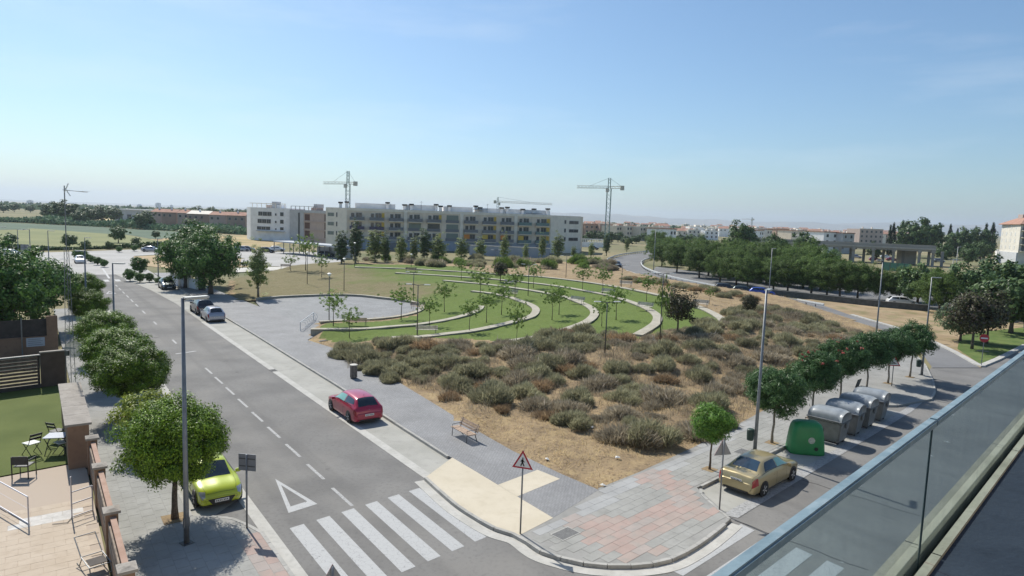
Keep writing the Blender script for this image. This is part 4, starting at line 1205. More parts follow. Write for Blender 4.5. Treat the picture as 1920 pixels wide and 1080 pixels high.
        b_ = MB(); b_.tube([(-0.3 * L, 0, H - 0.01), (-0.32 * L, 0, H + 0.06)], 0.012, 5); b_.build("aerial", BLACKP, root)
        b_ = MB(); b_.box((0, 0, 0.2), (L * 0.92, W * 0.84, 0.1)); b_.build("underbody", BLACKP, root)
    r = 0.315 if kind != "suv" else 0.36
    tyre = None
    for fx in ((-0.305, 0.31) if kind != "hatch" else (-0.3, 0.315)):
        for side in (1, -1):
            V, F = [], []
            b_ = MB(); b_.lathe([(0.005, 0), (r + 0.055, 0), (r + 0.055, 0.02), (0.005, 0.02)], 20, axis='Y')
            b_.build("wheel_arch", BLACKP, root, loc=(fx * L, side * (W / 2 - 0.014) - (0.02 if side < 0 else 0), r + 0.01))
            if tyre is None:
                b_ = MB(); b_.lathe([(r * 0.6, -0.1), (r * 0.93, -0.1), (r, -0.06), (r, 0.06), (r * 0.93, 0.1), (r * 0.6, 0.1)], 22, axis='Y')
                w_ = b_.build("wheel", RUBBER, root, smooth=True); tyre = w_.data
                b_ = MB(); b_.lathe([(0.01, 0.094), (r * 0.2, 0.096), (r * 0.24, 0.088), (r * 0.5, 0.088), (r * 0.62, 0.1), (r * 0.67, 0.098), (r * 0.67, -0.098), (0.01, -0.09)], 20, axis='Y')
                for q in range(5):
                    a = q * 2 * math.pi / 5
                    b_.box((math.cos(a) * r * 0.38, 0.088, math.sin(a) * r * 0.38), (r * 0.5, 0.03, r * 0.15), M=Matrix.Rotation(-a, 3, 'Y'))
                rim_ = b_.build("rim", ALLOY, w_); rim = rim_.data
            else:
                w_ = data_obj("wheel", tyre, None, root); data_obj("rim", rim, None, w_)
            w_.location = (fx * L, side * (W / 2 - 0.075), r)
            if side < 0: w_.rotation_euler = (0, 0, math.pi)
    return root

def heading(a, b):
    d = Vector((b.x - a.x, b.y - a.y)); return math.atan2(d.y, d.x)
RED = car_paint("red_paint", (0.36, 0.012, 0.045), 0.1)
LIME = car_paint("lime_paint", (0.42, 0.50, 0.02), 0.05, 0.3)
GOLD = car_paint("gold_paint", (0.40, 0.325, 0.17), 0.35, 0.35)
DARKG = car_paint("dark_green_paint", (0.03, 0.045, 0.045), 0.5, 0.25)
SILVER = car_paint("silver_paint", (0.36, 0.36, 0.40), 0.5, 0.3)
DARKC = car_paint("dark_grey_paint", (0.03, 0.025, 0.03), 0.4, 0.25)
WHITEC = car_paint("white_paint", (0.7, 0.7, 0.7), 0.0, 0.3)
BLUEC = car_paint("blue_paint", (0.02, 0.06, 0.35), 0.2, 0.3)
# the red hatchback, driving direction away from the viewer
make_car("red hatchback parked on the concrete lane beside the grey pavement", "hatch", 4.35, 1.80, 1.46, RED, S1(10.55, 1.0, 0.008), ANG1, shade=1)
# the lime hatchback faces the viewer
make_car("lime green hatchback parked under the nearest round street tree", "hatch", 3.95, 1.72, 1.48, LIME, S1(3.35, -8.28, 0.008), ANG1 + math.pi + 0.02)
make_car("gold saloon parked at the kerb in front of the green bottle bank", "sedan", 4.58, 1.80, 1.43, GOLD, S2(2.75, 1.38, 0.008), ANG2 - 0.01, rear_glass=CGLASSB, shade=-1)
p = at(393, 612); make_car("silver hatchback parked behind a dark off-roader", "hatch", 4.2, 1.76, 1.5, SILVER, S1(49.0, 1.25, 0.008), ANG1)
make_car("dark off-roader parked in front of the silver hatchback", "suv", 4.5, 1.82, 1.68, DARKC, S1(54.6, 1.3, 0.008), ANG1)
make_car("dark grey estate facing the viewer beside the round shrubs", "hatch", 4.3, 1.78, 1.5, DARKG, S1(80.0, 1.6, 0.008), ANG1 + math.pi)
p = at(150, 493); make_car("white car parked by the shrubs far down the street", "hatch", 4.2, 1.76, 1.5, WHITEC, (p.x, p.y, 0.01), ANG1 + math.pi, detail=False)
p = at(284, 472); make_car("pale blue saloon driving along the far road", "sedan", 4.6, 1.8, 1.45, SILVER, (p.x, p.y, 0.01), 0.1, detail=False, name="moving_car")
p = at(454, 471); make_car("silver car parked on the apron left of the white block", "hatch", 4.3, 1.8, 1.5, SILVER, (p.x, p.y, 0.01), 0.3, detail=False)
p = at(1157, 502, 0.03); make_car("black off-roader driving down round the road bend", "suv", 4.5, 1.85, 1.7, DARKC, p, heading(at(1157, 500), at(1185, 514)), name="moving_car")
PARK = [(1362, 548, DARKC, "suv", "dark car behind the guardrail, at the start of the pine row"), (1395, 552, DARKG, "hatch", "dark green car under the pines, left of the blue one"), (1428, 555, BLUEC, "hatch", "bright blue car parked under the pines"), (1690, 573, WHITEC, "hatch", "white car at the right end of the pine row"),
        (1640, 489, mat("maroon_paint", (0.2, 0.015, 0.03), 0.3, coat=0.6), "hatch", "dark red car in the car park beyond the viaduct pillars"), (1672, 489, mat("maroon_paint", (0.2, 0.015, 0.03), 0.3, coat=0.6), "sedan", "dark red saloon in front of the viaduct abutment"), (1660, 484, WHITEC, "hatch", "white car behind the dark red one under the viaduct"), (1760, 492, SILVER, "hatch", "silver car right of the viaduct abutment"), (1605, 484, SILVER, "hatch", "silver car seen between the viaduct pillars"), (1530, 478, WHITEC, "hatch", "white car under the left end of the viaduct"), (1568, 482, WHITEC, "sedan", "white saloon seen between the viaduct pillars"),
        (500, 474, DARKC, "suv", "dark car parked left of the carport"), (520, 471, WHITEC, "hatch", "white car parked beside the carport posts"), (612, 481, DARKG, "hatch", "dark car parked at the right end of the carport"), (1113, 468, DARKC, "suv", "dark car parked beyond the road bend"), (20, 480, WHITEC, "hatch", "white car at the far junction by the picture's edge"), (463, 471, DARKC, "hatch", "dark car beside the silver one left of the white block")]
for x, y, m_, k, lb in PARK:
    p = at(x, y); make_car(lb, k, 4.3, 1.8, 1.6 if k == "suv" else 1.48, m_, (p.x, p.y, 0.02), 0.15 if x < 1000 else -0.25, detail=False)
# white van at the right edge
def white_van(p, ang):
    t = thing("delivery_van", "white van parked beside the purple trees, cut by the picture's edge", "van", p, ang)
    b_ = MB(); b_.taper((-0.6, 0, 0.35), (4.3, 2.0), (4.2, 1.85), 2.2); b_.build("body", WHITEC, t, bevel=0.12)
    b_ = MB(); b_.taper((2.2, 0, 0.35), (1.5, 1.98), (0.7, 1.8), 1.45); b_.build("cab", WHITEC, t, bevel=0.1)
    for y in (-1, 1):
        for x, w in ((-2.2, 0.9), (-0.9, 0.9), (0.5, 0.9)):
            b_ = MB(); b_.box((x, y * 0.965, 1.85), (w, 0.03, 0.6)); b_.build("side_window", CGLASS, t)
        for x in (-1.6, 1.75):
            b_ = MB(); b_.lathe([(0.2, -0.1), (0.35, -0.09), (0.35, 0.09), (0.2, 0.1)], 18, axis='Y'); b_.build("wheel", RUBBER, t, loc=(x, y * 0.92, 0.35))
    for z, h in ((1.9, 0.6), (0.95, 0.45)):
        b_ = MB(); b_.box((-2.745, 0, z), (0.03, 1.3, h)); b_.build("rear_window", CGLASS, t)
    b_ = MB(); b_.box((2.55, 0, 1.45), (0.3, 1.6, 0.55), M=Matrix.Rotation(0.7, 3, 'Y')); b_.build("windscreen", CGLASS, t)
p = at(1918, 622); white_van((p.x + 2.2, p.y + 0.6, 0.03), 0.75)
# ------------------------------------------------------------------ street furniture
STEEL = mat("galvanised_steel", (0.20, 0.21, 0.22), 0.5, 0.55, var=0.15, scale=3)
STEELD = mat("dark_steel", (0.10, 0.105, 0.11), 0.5, 0.5)
LAMPHEAD = mat("lamp_head", (0.40, 0.41, 0.40), 0.5, 0.3)
LAMPW = mat("white_lamp_head", (0.72, 0.72, 0.70), 0.5)
SIGNRED = mat("sign_red", (0.40, 0.025, 0.035), 0.5)
SIGNWHITE = mat("sign_white", (0.68, 0.68, 0.66), 0.5)
SIGNBACK = mat("sign_back", (0.24, 0.25, 0.27), 0.5, 0.4)
SIGNBLACK = mat("sign_black", (0.02, 0.02, 0.02), 0.6)
WOODS = mat("bench_wood", (0.36, 0.26, 0.19), 0.75, var=0.25, scale=5)
BINGREEN = mat("bin_green", (0.02, 0.045, 0.035), 0.55)

def street_lamp(p, ang, label, h=8.6, arm=0.85, m=STEEL, r0=0.085, group=None, head=None):
    t = thing("street_lamp", label, "street lamp", p, ang, group)
    b_ = MB(); b_.box((0, 0, 0.012), (0.36, 0.36, 0.024)); b_.build("base_plate", STEELD, t)
    b_ = MB(); b_.tube([(0, 0, 0.02), (0, 0, 1.2), (0, 0, h)], [r0 * 1.15, r0 * 1.05, r0 * 0.62], 10); b_.build("pole", m, t, smooth=True)
    b_ = MB(); b_.box((0.0, 0, 0.75), (r0 * 2.4, r0 * 1.2, 0.32)); b_.build("service_door", m, t)
    hd = bpy.data.objects.new("x", None); bpy.data.objects.remove(hd)
    b_ = MB(); b_.box((arm / 2 + 0.02, 0, h - 0.02), (arm, 0.27, 0.085)); l = b_.build("lamp_head", head or LAMPHEAD, t, bevel=0.025)
    b_ = MB(); b_.box((arm / 2 + 0.1, 0, h - 0.07), (arm * 0.62, 0.2, 0.02)); b_.build("lens", mat("lamp_lens", (0.5, 0.5, 0.47), 0.2), l)
    return t
L1 = street_lamp(S1(-1.14, -9.94, ZP), ANG1 - math.pi / 2 + 0.3, "tall grey street lamp in the shade of the nearest street tree", 8.55, 0.85, group=None)
street_lamp(at(1415, 846, ZP), ANG2 + 0.25, "tall street lamp with a litter bin, behind the gold saloon", 8.4, 0.9)
def lamp_at(px, pyb, pyt, ang, label, arm=0.85, group=None, head=None):
    p = at(px, pyb); hor = 409 + (px - 960) * math.tan(ROLL)
    h = CAM_H - (pyt - hor) * p.y / FPX
    return street_lamp((p.x, p.y, 0), ang, label, h, arm, group=group, head=head)
lamp_at(215, 640, 493, 0.05, "second street lamp along the left pavement, among the round trees", 1.0)
lamp_at(163, 612, 470, math.pi + 0.2, "slim street lamp left of the second one, among the round trees", 0.8)
lamp_at(1736, 634, 519, -0.05, "street lamp on the sandy verge beside the willowy tree", 1.0)
lamp_at(1643, 626, 487, math.pi, "street lamp beside the footpath of the slip road", 0.7)
lamp_at(1884, 610, 507, 0.0, "street lamp in front of the dark trees near the white van", 0.9)
lamp_at(1441, 560, 465, 0.3, "slim lamp post rising in front of the pines", 0.7)
lamp_at(1780, 560, 486, 0.2, "lamp post in front of the concrete viaduct's right end", 1.0)
lamp_at(1788, 545, 462, 0.0, "distant lamp post right of the viaduct", 0.8)
lamp_at(92, 500, 432, 0.1, "lamp post at the far junction, before the blue green field", 1.2)
lamp_at(58, 503, 430, 3.0, "lamp post with a small sign at the far junction", 1.2)
lamp_at(35, 490, 430, 0.1, "thin lamp post at the far junction, near the picture's edge", 1.2)
lamp_at(1, 500, 425, 0.2, "lamp post at the picture's edge by the far junction", 1.2)
lamp_at(160, 492, 445, 0.1, "short lamp post behind the white car down the street", 1.2)
lamp_at(297, 526, 447, 0.1, "lamp post between the shrubs and the bushy trees", 0.8)
lamp_at(1225, 512, 430, 0.2, "slim lamp post at the left end of the pine grove", 0.8)
def park_lamp(px, pyb, pyt, label, double=False, ground=True):
    p = on_park(px, pyb) if ground else at(px, pyb)
    h = (pyb - pyt) * p.y / FPX * 1.01
    t = thing("park_lamp", label, "park lamp", p, rng.uniform(-0.4, 0.4))
    b_ = MB(); b_.tube([(0, 0, -0.1), (0, 0, h)], [0.055, 0.04], 8); b_.build("pole", STEELD, t, smooth=True)
    arms = (1, -1) if double else (1,)
    for s in arms:
        b_ = MB()
        if double:
            b_.tube([(0, 0, h - 0.05), (s * 0.3, 0, h), (s * 0.75, 0, h + 0.02)], 0.03, 6)
            b_.build("arm", STEELD, t)
            b_ = MB(); b_.box((s * 0.82, 0, h + 0.03), (0.55, 0.2, 0.07)); b_.build("lamp_head", LAMPW, t, bevel=0.02)
        else:
            b_.lathe([(0.05, h - 0.02), (0.15, h + 0.05), (0.17, h + 0.2), (0.24, h + 0.24), (0.05, h + 0.34)], 12); b_.build("lamp_head", LAMPW, t)
park_lamp(617, 603, 517, "small round headed lamp at the edge of the plaza")
park_lamp(782, 632, 533, "double armed lamp between the plaza tip and the bushes", True)
park_lamp(1134, 665, 565, "double armed lamp standing in the bushes", True)
park_lamp(1237, 640, 512, "tall thin lamp beside the purple and green tree", True)
park_lamp(775, 563, 510, "thin lamp behind the plaza tip", True)
park_lamp(990, 555, 496, "double armed lamp on the upper lawn", True)
park_lamp(645, 545, 488, "lamp on the scorched grass behind the plaza")
park_lamp(576, 533, 476, "lamp on the scorched grass nearest the lone poplar")
park_lamp(1061, 521, 480, "lamp with a long arm behind the top of the lawn", True)
park_lamp(1165, 540, 497, "lamp between the lawn and the road bend", True)
park_lamp(665, 500, 458, "lamp in front of the tallest dark poplar")
park_lamp(771, 500, 479, "short lamp among the poplars")
park_lamp(929, 500, 469, "lamp behind the purple tree", True)

def tri_plate(b_, size, y0, y1, z, r=1.0):
    h = size * 0.866
    P = [(-size / 2, 0), (size / 2, 0), (0, h)]
    c = (0, h / 3)
    P = [(c[0] + (q[0] - c[0]) * r, c[1] + (q[1] - c[1]) * r) for q in P]
    V = [(q[0], y, z + q[1]) for y in (y0, y1) for q in P]
    b_.add(V, [(0, 2, 1), (3, 4, 5), (0, 1, 4, 3), (1, 2, 5, 4), (2, 0, 3, 5)])
def warning_sign(p, ang, label, z=2.55, size=0.78, symbol="walker", h=None, tilt=0.0):
    """front face looks along local -Y"""
    t = thing("road_sign", label, "road sign", p, ang)
    b_ = MB(); b_.tube([(0, 0.03, -0.05), (0, 0.03, z + size * 0.8)], 0.032, 8); b_.build("post", STEEL, t, smooth=True)
    b_ = MB(); tri_plate(b_, size, -0.004, 0.0, z); b_.build("sign_back_plate", SIGNBACK, t)
    b_ = MB(); tri_plate(b_, size, -0.012, -0.005, z); pl = b_.build("red_border", SIGNRED, t)
    b_ = MB(); tri_plate(b_, size, -0.017, -0.0125, z, 0.74); b_.build("white_field", SIGNWHITE, t)
    b_ = MB()
    cz = z + size * 0.27
    if symbol == "walker":
        def bar(a, c, w=0.022):
            a = Vector((a[0], -0.0195, cz + a[1])); c = Vector((c[0], -0.0195, cz + c[1])); d = (c - a); n_ = Vector((-d.z, 0, d.x)).normalized() * w
            b_.add([a - n_, a + n_, c + n_, c - n_], [(0, 1, 2, 3), (3, 2, 1, 0)])
        b_.add([(0.005 + math.cos(k * 1.047) * 0.03, -0.0195, cz + 0.175 + math.sin(k * 1.047) * 0.03) for k in range(6)], [(0, 1, 2, 3, 4, 5)])
        bar((0.0, 0.14), (-0.005, 0.0), 0.034); bar((0.0, 0.02), (0.06, -0.12)); bar((-0.005, 0.02), (-0.065, -0.12)); bar((0.0, 0.12), (0.075, 0.03), 0.014); bar((-0.01, 0.12), (-0.075, 0.04), 0.014)
    else:
        P = [(-0.17, -0.08), (0.17, -0.08), (0.17, -0.05), (0.09, -0.03), (0.05, 0.02), (-0.05, 0.02), (-0.09, -0.03), (-0.17, -0.05)]
        b_.add([(x, -0.0195, cz + y) for x, y in P], [tuple(range(8))])
    b_.build("symbol", SIGNBLACK, t)
    return t
warning_sign(at(975, 1001, ZP), -0.32, "red triangular pedestrian warning sign on the cream ramp", 2.5, 0.8)
warning_sign(at(1348, 955, ZP), math.pi + 0.28, "back of a triangular sign beside the gold saloon", 2.3, 0.8)
warning_sign(at(1672, 724, ZP), -0.15, "red triangular hump warning sign among the oleanders", 1.55, 0.95, "hump")
def noentry():
    p = at(1840, 686, 0.05)
    t = thing("road_sign", "round no entry sign on the green corner verge", "road sign", p, -0.35)
    b_ = MB(); b_.tube([(0, 0.03, -0.1), (0, 0.03, 2.9)], 0.032, 8); b_.build("post", STEEL, t)
    b_ = MB(); b_.lathe([(0.005, 0.0), (0.37, 0.0), (0.37, -0.012), (0.005, -0.012)], 28, axis='Y', c=(0, 0, 2.5)); b_.build("red_disc", SIGNRED, t)
    b_ = MB(); b_.box((0, -0.016, 2.5), (0.54, 0.006, 0.12)); b_.build("white_bar", SIGNWHITE, t)
    b_ = MB(); b_.box((0, 0.0, 1.35), (0.9, 0.015, 0.05)); b_.build("cross_bar", STEEL, t)
noentry()
def square_back(p, ang, label, z, w, h):
    t = thing("road_sign", label, "road sign", p, ang)
    b_ = MB(); b_.tube([(0, 0, -0.05), (0, 0, z + h)], 0.035, 8); b_.build("post", STEEL, t, smooth=True)
    for s in (-1, 1):
        b_ = MB(); b_.box((s * w / 4, 0.05, z + h / 2), (w / 2 - 0.012, 0.02, h)); b_.build("sign_panel", SIGNBACK, t)
    b_ = MB(); b_.box((0, 0.036, z + h * 0.72), (w * 0.9, 0.02, 0.04)); b_.box((0, 0.036, z + h * 0.28), (w * 0.9, 0.02, 0.04)); b_.build("bracket", STEELD, t)
square_back(at(463, 990, ZP), -0.15, "back of a square sign beside the lime green hatchback", 2.15, 0.68, 0.62)
p = at(58, 503); square_back((p.x - 0.6, p.y - 0.5, 0), 0.2, "small dark sign under a lamp post at the far junction", 2.3, 1.3, 1.9)
# sign glimpsed at the bottom of the frame
p = at(622, 1262, ZP); warning_sign(p, 0.55 + math.pi, "corner of a sign showing at the bottom of the picture over the crossing", 2.2, 0.8)

def bench(p, ang, label, group=None, wood=WOODS, L_=1.8):
    t = thing("park_bench", label, "bench", p, ang, group)
    for k in range(4):
        b_ = MB(); b_.box((0, -0.24 + 0.125 * k, 0.44), (L_, 0.105, 0.035)); b_.build("seat_slat", wood, t)
    for k in range(3):
        b_ = MB(); b_.box((0, 0.27 + 0.045 * k, 0.56 + 0.125 * k), (L_, 0.03, 0.1), M=Matrix.Rotation(-0.3, 3, 'X')); b_.build("back_slat", wood, t)
    for s in (-1, 1):
        x = s * (L_ / 2 - 0.18)
        b_ = MB(); b_.tube([(x, -0.3, 0), (x, -0.27, 0.42), (x, 0.2, 0.42), (x, 0.4, 0.9)], 0.022, 6); b_.tube([(x, 0.34, 0), (x, 0.2, 0.42)], 0.022, 6); b_.build("leg", STEELD, t)
        b_ = MB(); b_.tube([(x, -0.27, 0.42), (x, -0.28, 0.62), (x, 0.26, 0.64)], 0.016, 6); b_.build("armrest", STEELD, t)
    return t
pb = at(870, 822, ZP); bench(pb, ANG1 + math.pi, "wooden slatted bench on the grey pavement facing the street")
WHITEW = mat("pale_bench_wood", (0.5, 0.46, 0.40), 0.8, var=0.2, scale=5)
bp_ = [(1081, 571, -0.55, "pale bench on the fourth curved coping"), (1208, 583, -0.6, "pale bench on the fifth curved coping"), (1312, 578, -0.5, "pale bench on the outermost curved coping, near its end"), (957, 557, -0.3, "pale bench on the third curved coping"), (1140, 555, -0.35, "pale bench at the top of the fifth curved coping"), (1173, 539, -0.3, "pale bench on the outermost coping under the guardrail"), (957, 537, -0.2, "pale bench beside the purple tree"),
       (670, 611, 0.05, "wooden bench on the grass strip between plaza and second coping"), (800, 627, 0.1, "bench half hidden by bushes before the third coping"), (785, 580, 0.5, "wooden bench at the tip of the plaza"), (770, 511, 0.0, "dark bench at the top of the lawn"), (535, 504, 0.1, "wooden bench on the pale footpath")]
for x, y, a, lb in bp_:
    p = on_park(x, y); bench((p.x, p.y, p.z + (0.15 if y < 590 and x > 800 else 0.02)), a + (math.pi if y > 600 else 0), lb, None, WOODS if "wooden" in lb or "dark" in lb else WHITEW, 2.0)

def litter_bin(p, label):
    t = thing("litter_bin", label, "litter bin", p, 0.3)
    b_ = MB(); b_.lathe([(0.2, 0.02), (0.2, 0.9)], 14); b_.build("liner", STEELD, t)
    for k in range(14):
        a = k * 2 * math.pi / 14
        b_ = MB(); b_.box((math.cos(a) * 0.235, math.sin(a) * 0.235, 0.5), (0.025, 0.075, 0.85), a); b_.build("slat", mat("grey_wood", (0.22, 0.19, 0.16), 0.85, var=0.2, scale=6), t)
    b_ = MB(); b_.lathe([(0.17, 0.93), (0.27, 0.93), (0.275, 0.97), (0.2, 1.0), (0.17, 1.0)], 20); b_.build("lid_ring", mat("pale_lid", (0.5, 0.48, 0.43), 0.7), t)
litter_bin(at(663, 709, ZP), "round slatted litter bin on the pavement edge beside the bushes")
def pole_bin(p, ang, label):
    t = thing("litter_bin", label, "litter bin", p, ang)
    b_ = MB(); b_.lathe([(0.15, 0.0), (0.17, 0.05), (0.19, 0.5), (0.17, 0.52)], 14); b_.build("bucket", BINGREEN, t)
    b_ = MB(); b_.lathe([(0.165, 0.53), (0.19, 0.53), (0.19, 0.56), (0.14, 0.6)], 14); b_.build("rim_hood", BINGREEN, t)
    b_ = MB(); b_.box((0.22, 0, 0.3), (0.12, 0.06, 0.2)); b_.build("bracket", STEELD, t)
q = at(1415, 846, ZP); pole_bin((q.x - 0.32, q.y - 0.1, 0.75), 0.2, "dark green litter bin hung on the lamp behind the gold saloon")
q = at(1728, 703, ZP); pole_bin((q.x - 0.32, q.y, 0.8), 0.1, "dark litter bin hung on the post at the pavement bend")
street_lamp(at(1728, 703, ZP), ANG2, "street lamp post standing behind the last oleander", 3.6, 0.4)
def cycle_rack():
    a = at(563, 620, ZP); c = at(588, 600, ZP)
    d = Vector((c.x - a.x, c.y - a.y, 0)); ang = math.atan2(d.y, d.x); L_ = d.length
    t = thing("cycle_rack", "white tubular cycle rack at the edge of the plaza", "cycle rack", (a.x, a.y, ZP), ang)
    WT = mat("white_tube", (0.7, 0.7, 0.7), 0.4)
    for s in (0, 1):
        b_ = MB(); b_.tube([(s * L_, 0, 0), (s * L_, 0, 0.85)], 0.04, 8); b_.build("post", WT, t)
    b_ = MB(); b_.tube([(0, 0, 0.82), (L_, 0, 0.82)], 0.035, 8); b_.build("rail", WT, t)
    for k in range(7):
        x = L_ * (k + 0.5) / 7
        b_ = MB(); b_.tube([(x, -0.02, 0.8), (x, -0.35, 0.75), (x, -0.5, 0.4), (x, -0.35, 0.06), (x, 0.0, 0.02)], 0.022, 6); b_.build("hoop", WT, t)
cycle_rack()

# ------------------------------------------------------------------ waste containers
CGREY = mat("container_grey", (0.17, 0.18, 0.18), 0.55, var=0.12, scale=3, bump=0.08, bscale=8)
CLID = mat("container_lid", (0.26, 0.285, 0.305), 0.33, var=0.12, scale=3)
def container():
    """front (street side) along local -Y, long side along X"""
    t = thing("waste_container", "", "waste container")
    Wd, Dp, H = 1.8, 1.45, 1.15
    b_ = MB(); b_.taper((0, 0, 0.1), (Wd * 0.84, Dp * 0.74), (Wd, Dp), H); b_.build("body", CGREY, t, bevel=0.06)
    b_ = MB(); b_.box((0, 0, H + 0.11), (Wd + 0.07, Dp + 0.09, 0.08)); b_.build("collar", CGREY, t, bevel=0.03)
    # domed lid: barrel section across the depth
    V = []; F = []; n = 12; m = 8
    for j in range(m + 1):
        x = (-0.5 + j / m) * (Wd + 0.02); e = 1 - abs(2 * j / m - 1) ** 5 * 0.22
        for i in range(n + 1):
            a = math.pi * i / n
            V.append((x, -math.cos(a) * (Dp / 2 + 0.03), H + 0.15 + math.sin(a) ** 0.7 * 0.6 * e))
    for j in range(m):
        for i in range(n):
            F.append((j * (n + 1) + i, j * (n + 1) + i + 1, (j + 1) * (n + 1) + i + 1, (j + 1) * (n + 1) + i))
    F.append(tuple(range(n + 1))); F.append(tuple(reversed(range(m * (n + 1), (m + 1) * (n + 1)))))
    lid = mesh_obj("lid", V, F, CLID, t, smooth=True)
    b_ = MB(); b_.tube([(-Wd / 2 - 0.03, -Dp / 2 + 0.05, H + 0.2), (-Wd / 2 - 0.03, -Dp / 2 - 0.1, H + 0.2), (Wd / 2 + 0.03, -Dp / 2 - 0.1, H + 0.2), (Wd / 2 + 0.03, -Dp / 2 + 0.05, H + 0.2)], 0.03, 8); b_.build("lid_bar", STEEL, t)
    for s in (-1, 1):
        b_ = MB(); b_.box((s * (Wd / 2 + 0.05), 0.0, H - 0.1), (0.1, 0.28, 0.28)); b_.build("lifting_lug", CGREY, t, bevel=0.03)
        b_ = MB(); b_.box((s * (Wd / 2 - 0.25), -Dp / 2 - 0.0, H + 0.17), (0.25, 0.07, 0.09)); b_.build("lid_catch", STEELD, t)
        for y in (-1, 1):
            b_ = MB(); b_.box((s * Wd * 0.34, y * Dp * 0.28, 0.05), (0.2, 0.2, 0.1)); b_.build("foot", BLACKP, t)
    b_ = MB(); b_.tube([(-Wd / 2 + 0.1, -Dp / 2 - 0.17, 0.13), (Wd / 2 - 0.1, -Dp / 2 - 0.17, 0.13)], 0.035, 8); b_.tube([(0, -Dp / 2 - 0.17, 0.13), (0, -Dp / 2 + 0.25, 0.2)], 0.03, 6); b_.build("foot_pedal", STEEL, t)
    return t
CL = ["grey waste container with domed lid, next to the green bottle bank", "second grey waste container from the green bottle bank", "third grey waste container from the green bottle bank", "grey waste container farthest from the green bottle bank"]
c0 = container()
for k, (u, v, lb) in enumerate(zip((11.75, 14.05, 16.3, 18.5), (0.98, 1.0, 0.95, 0.95), CL)):
    q = S2(u, v, 0.008)
    a = ANG2 - math.pi / 2 + 0.05 * (k % 2)
    if k == 0:
        c0.location = q; c0.rotation_euler = (0, 0, a); tag(c0, lb, "waste container", "grey waste containers")
    else:
        copy_tree(c0, q, a, 1.0, lb, "grey waste containers")
def bottle_bank():
    GREEN = mat("bottle_bank_green", (0.022, 0.21, 0.065), 0.45, var=0.1, scale=2)
    t = thing("bottle_bank", "green bell shaped bottle bank with a round white sticker", "bottle bank", S2(8.75, 0.95, 0.008), -0.12)
    prof = [(0.0, 0.89, 0.62), (0.12, 0.9, 0.63), (0.6, 0.86, 0.6), (1.1, 0.80, 0.56), (1.4, 0.745, 0.5), (1.56, 0.66, 0.42), (1.65, 0.5, 0.3), (1.69, 0.25, 0.15)]
    V = []; F = []; n = 28
    for z, a, c in prof:
        for k in range(n):
            th = 2 * math.pi * k / n; e = 0.42
            V.append((a * math.copysign(abs(math.cos(th)) ** e, math.cos(th)), c * math.copysign(abs(math.sin(th)) ** e, math.sin(th)), z))
    for i in range(len(prof) - 1):
        for k in range(n):
            F.append((i * n + k, i * n + (k + 1) % n, (i + 1) * n + (k + 1) % n, (i + 1) * n + k))
    F.append(tuple(reversed(range(n)))); F.append(tuple(range((len(prof) - 1) * n, len(prof) * n)))
    mesh_obj("body", V, F, GREEN, t, smooth=True)
    b_ = MB(); b_.lathe([(0.004, 0), (0.17, 0), (0.17, -0.012), (0.004, -0.012)], 24, axis='Y'); b_.build("sticker", mat("sticker", (0.42, 0.46, 0.38), 0.6, var=0.25, scale=12), t, loc=(0.12, -0.592, 0.78))
    b_ = MB(); b_.lathe([(0.004, 0), (0.1, 0), (0.1, -0.01), (0.004, -0.01)], 16, axis='Y'); b_.build("hole", SIGNBLACK, t, loc=(0.36, -0.645, 0.36)) 
    b_ = MB(); b_.lathe([(0.005, 0), (0.14, 0), (0.14, 0.05), (0.005, 0.05)], 16, axis='X'); b_.build("bottle_opening", SIGNBLACK, t, loc=(0.78, 0, 1.2))
    b_ = MB(); b_.tube([(-0.1, 0, 1.66), (-0.1, 0, 1.83), (0.1, 0, 1.83), (0.1, 0, 1.66)], 0.022, 6); b_.build("lifting_ring", STEEL, t)
bottle_bank()
def small_green_bin():
    t = thing("wheelie_bin", "small dark bin with open lid behind the grey containers", "bin", S2(21.9, -0.55, ZP), ANG2)
    b_ = MB(); b_.taper((0, 0, 0.06), (0.5, 0.55), (0.62, 0.72), 0.95); b_.build("body", BINGREEN, t, bevel=0.03)
    b_ = MB(); b_.box((0, 0.42, 1.2), (0.66, 0.05, 0.6), M=Matrix.Rotation(0.25, 3, 'X')); b_.build("lid", mat("bin_lid", (0.08, 0.085, 0.08), 0.5), t, bevel=0.02)
    for s in (-1, 1):
        b_ = MB(); b_.lathe([(0.01, -0.03), (0.1, -0.03), (0.1, 0.03), (0.01, 0.03)], 12, axis='X', c=(s * 0.26, 0.26, 0.1)); b_.build("wheel", RUBBER, t)
small_green_bin()

# ------------------------------------------------------------------ guardrails along the bend
def guardrail(px, z, label, step=3.0, white=False):
    P = catmull([Vector((at(x, y, z).x, at(x, y, z).y)) for x, y in px], 8)
    t = thing("guardrail", label, "guardrail", (0, 0, 0))
    GM = mat("guardrail_steel", (0.60, 0.61, 0.60), 0.6, 0.1) if not white else SIGNWHITE
    ribbon("beam", P, 0.12, z - 0.36, z, GM, t)
    ribbon("beam_fold", P, 0.2, z - 0.22, z - 0.13, GM, t)
    s = 0; nxt = 0
    me = None
    for i in range(len(P) - 1):
        d = (P[i + 1] - P[i]).length
        while nxt <= s + d:
            q = P[i].lerp(P[i + 1], (nxt - s) / d)
            if me is None:
                b_ = MB(); b_.box((0, 0, z / 2 - 0.2), (0.12, 0.1, z + 0.2)); o = b_.build("post", STEELD, t, loc=(q.x, q.y, 0)); me = o.data
            else:
                data_obj("post", me, None, t, (q.x, q.y, 0))
            nxt += step
        s += d
guardrail([(1480, 560), (1420, 549.5), (1340, 534), (1260, 517.5), (1215, 503), (1203, 494), (1206, 487), (1228, 479.5)], 0.75, "steel guardrail along the inside of the road bend")
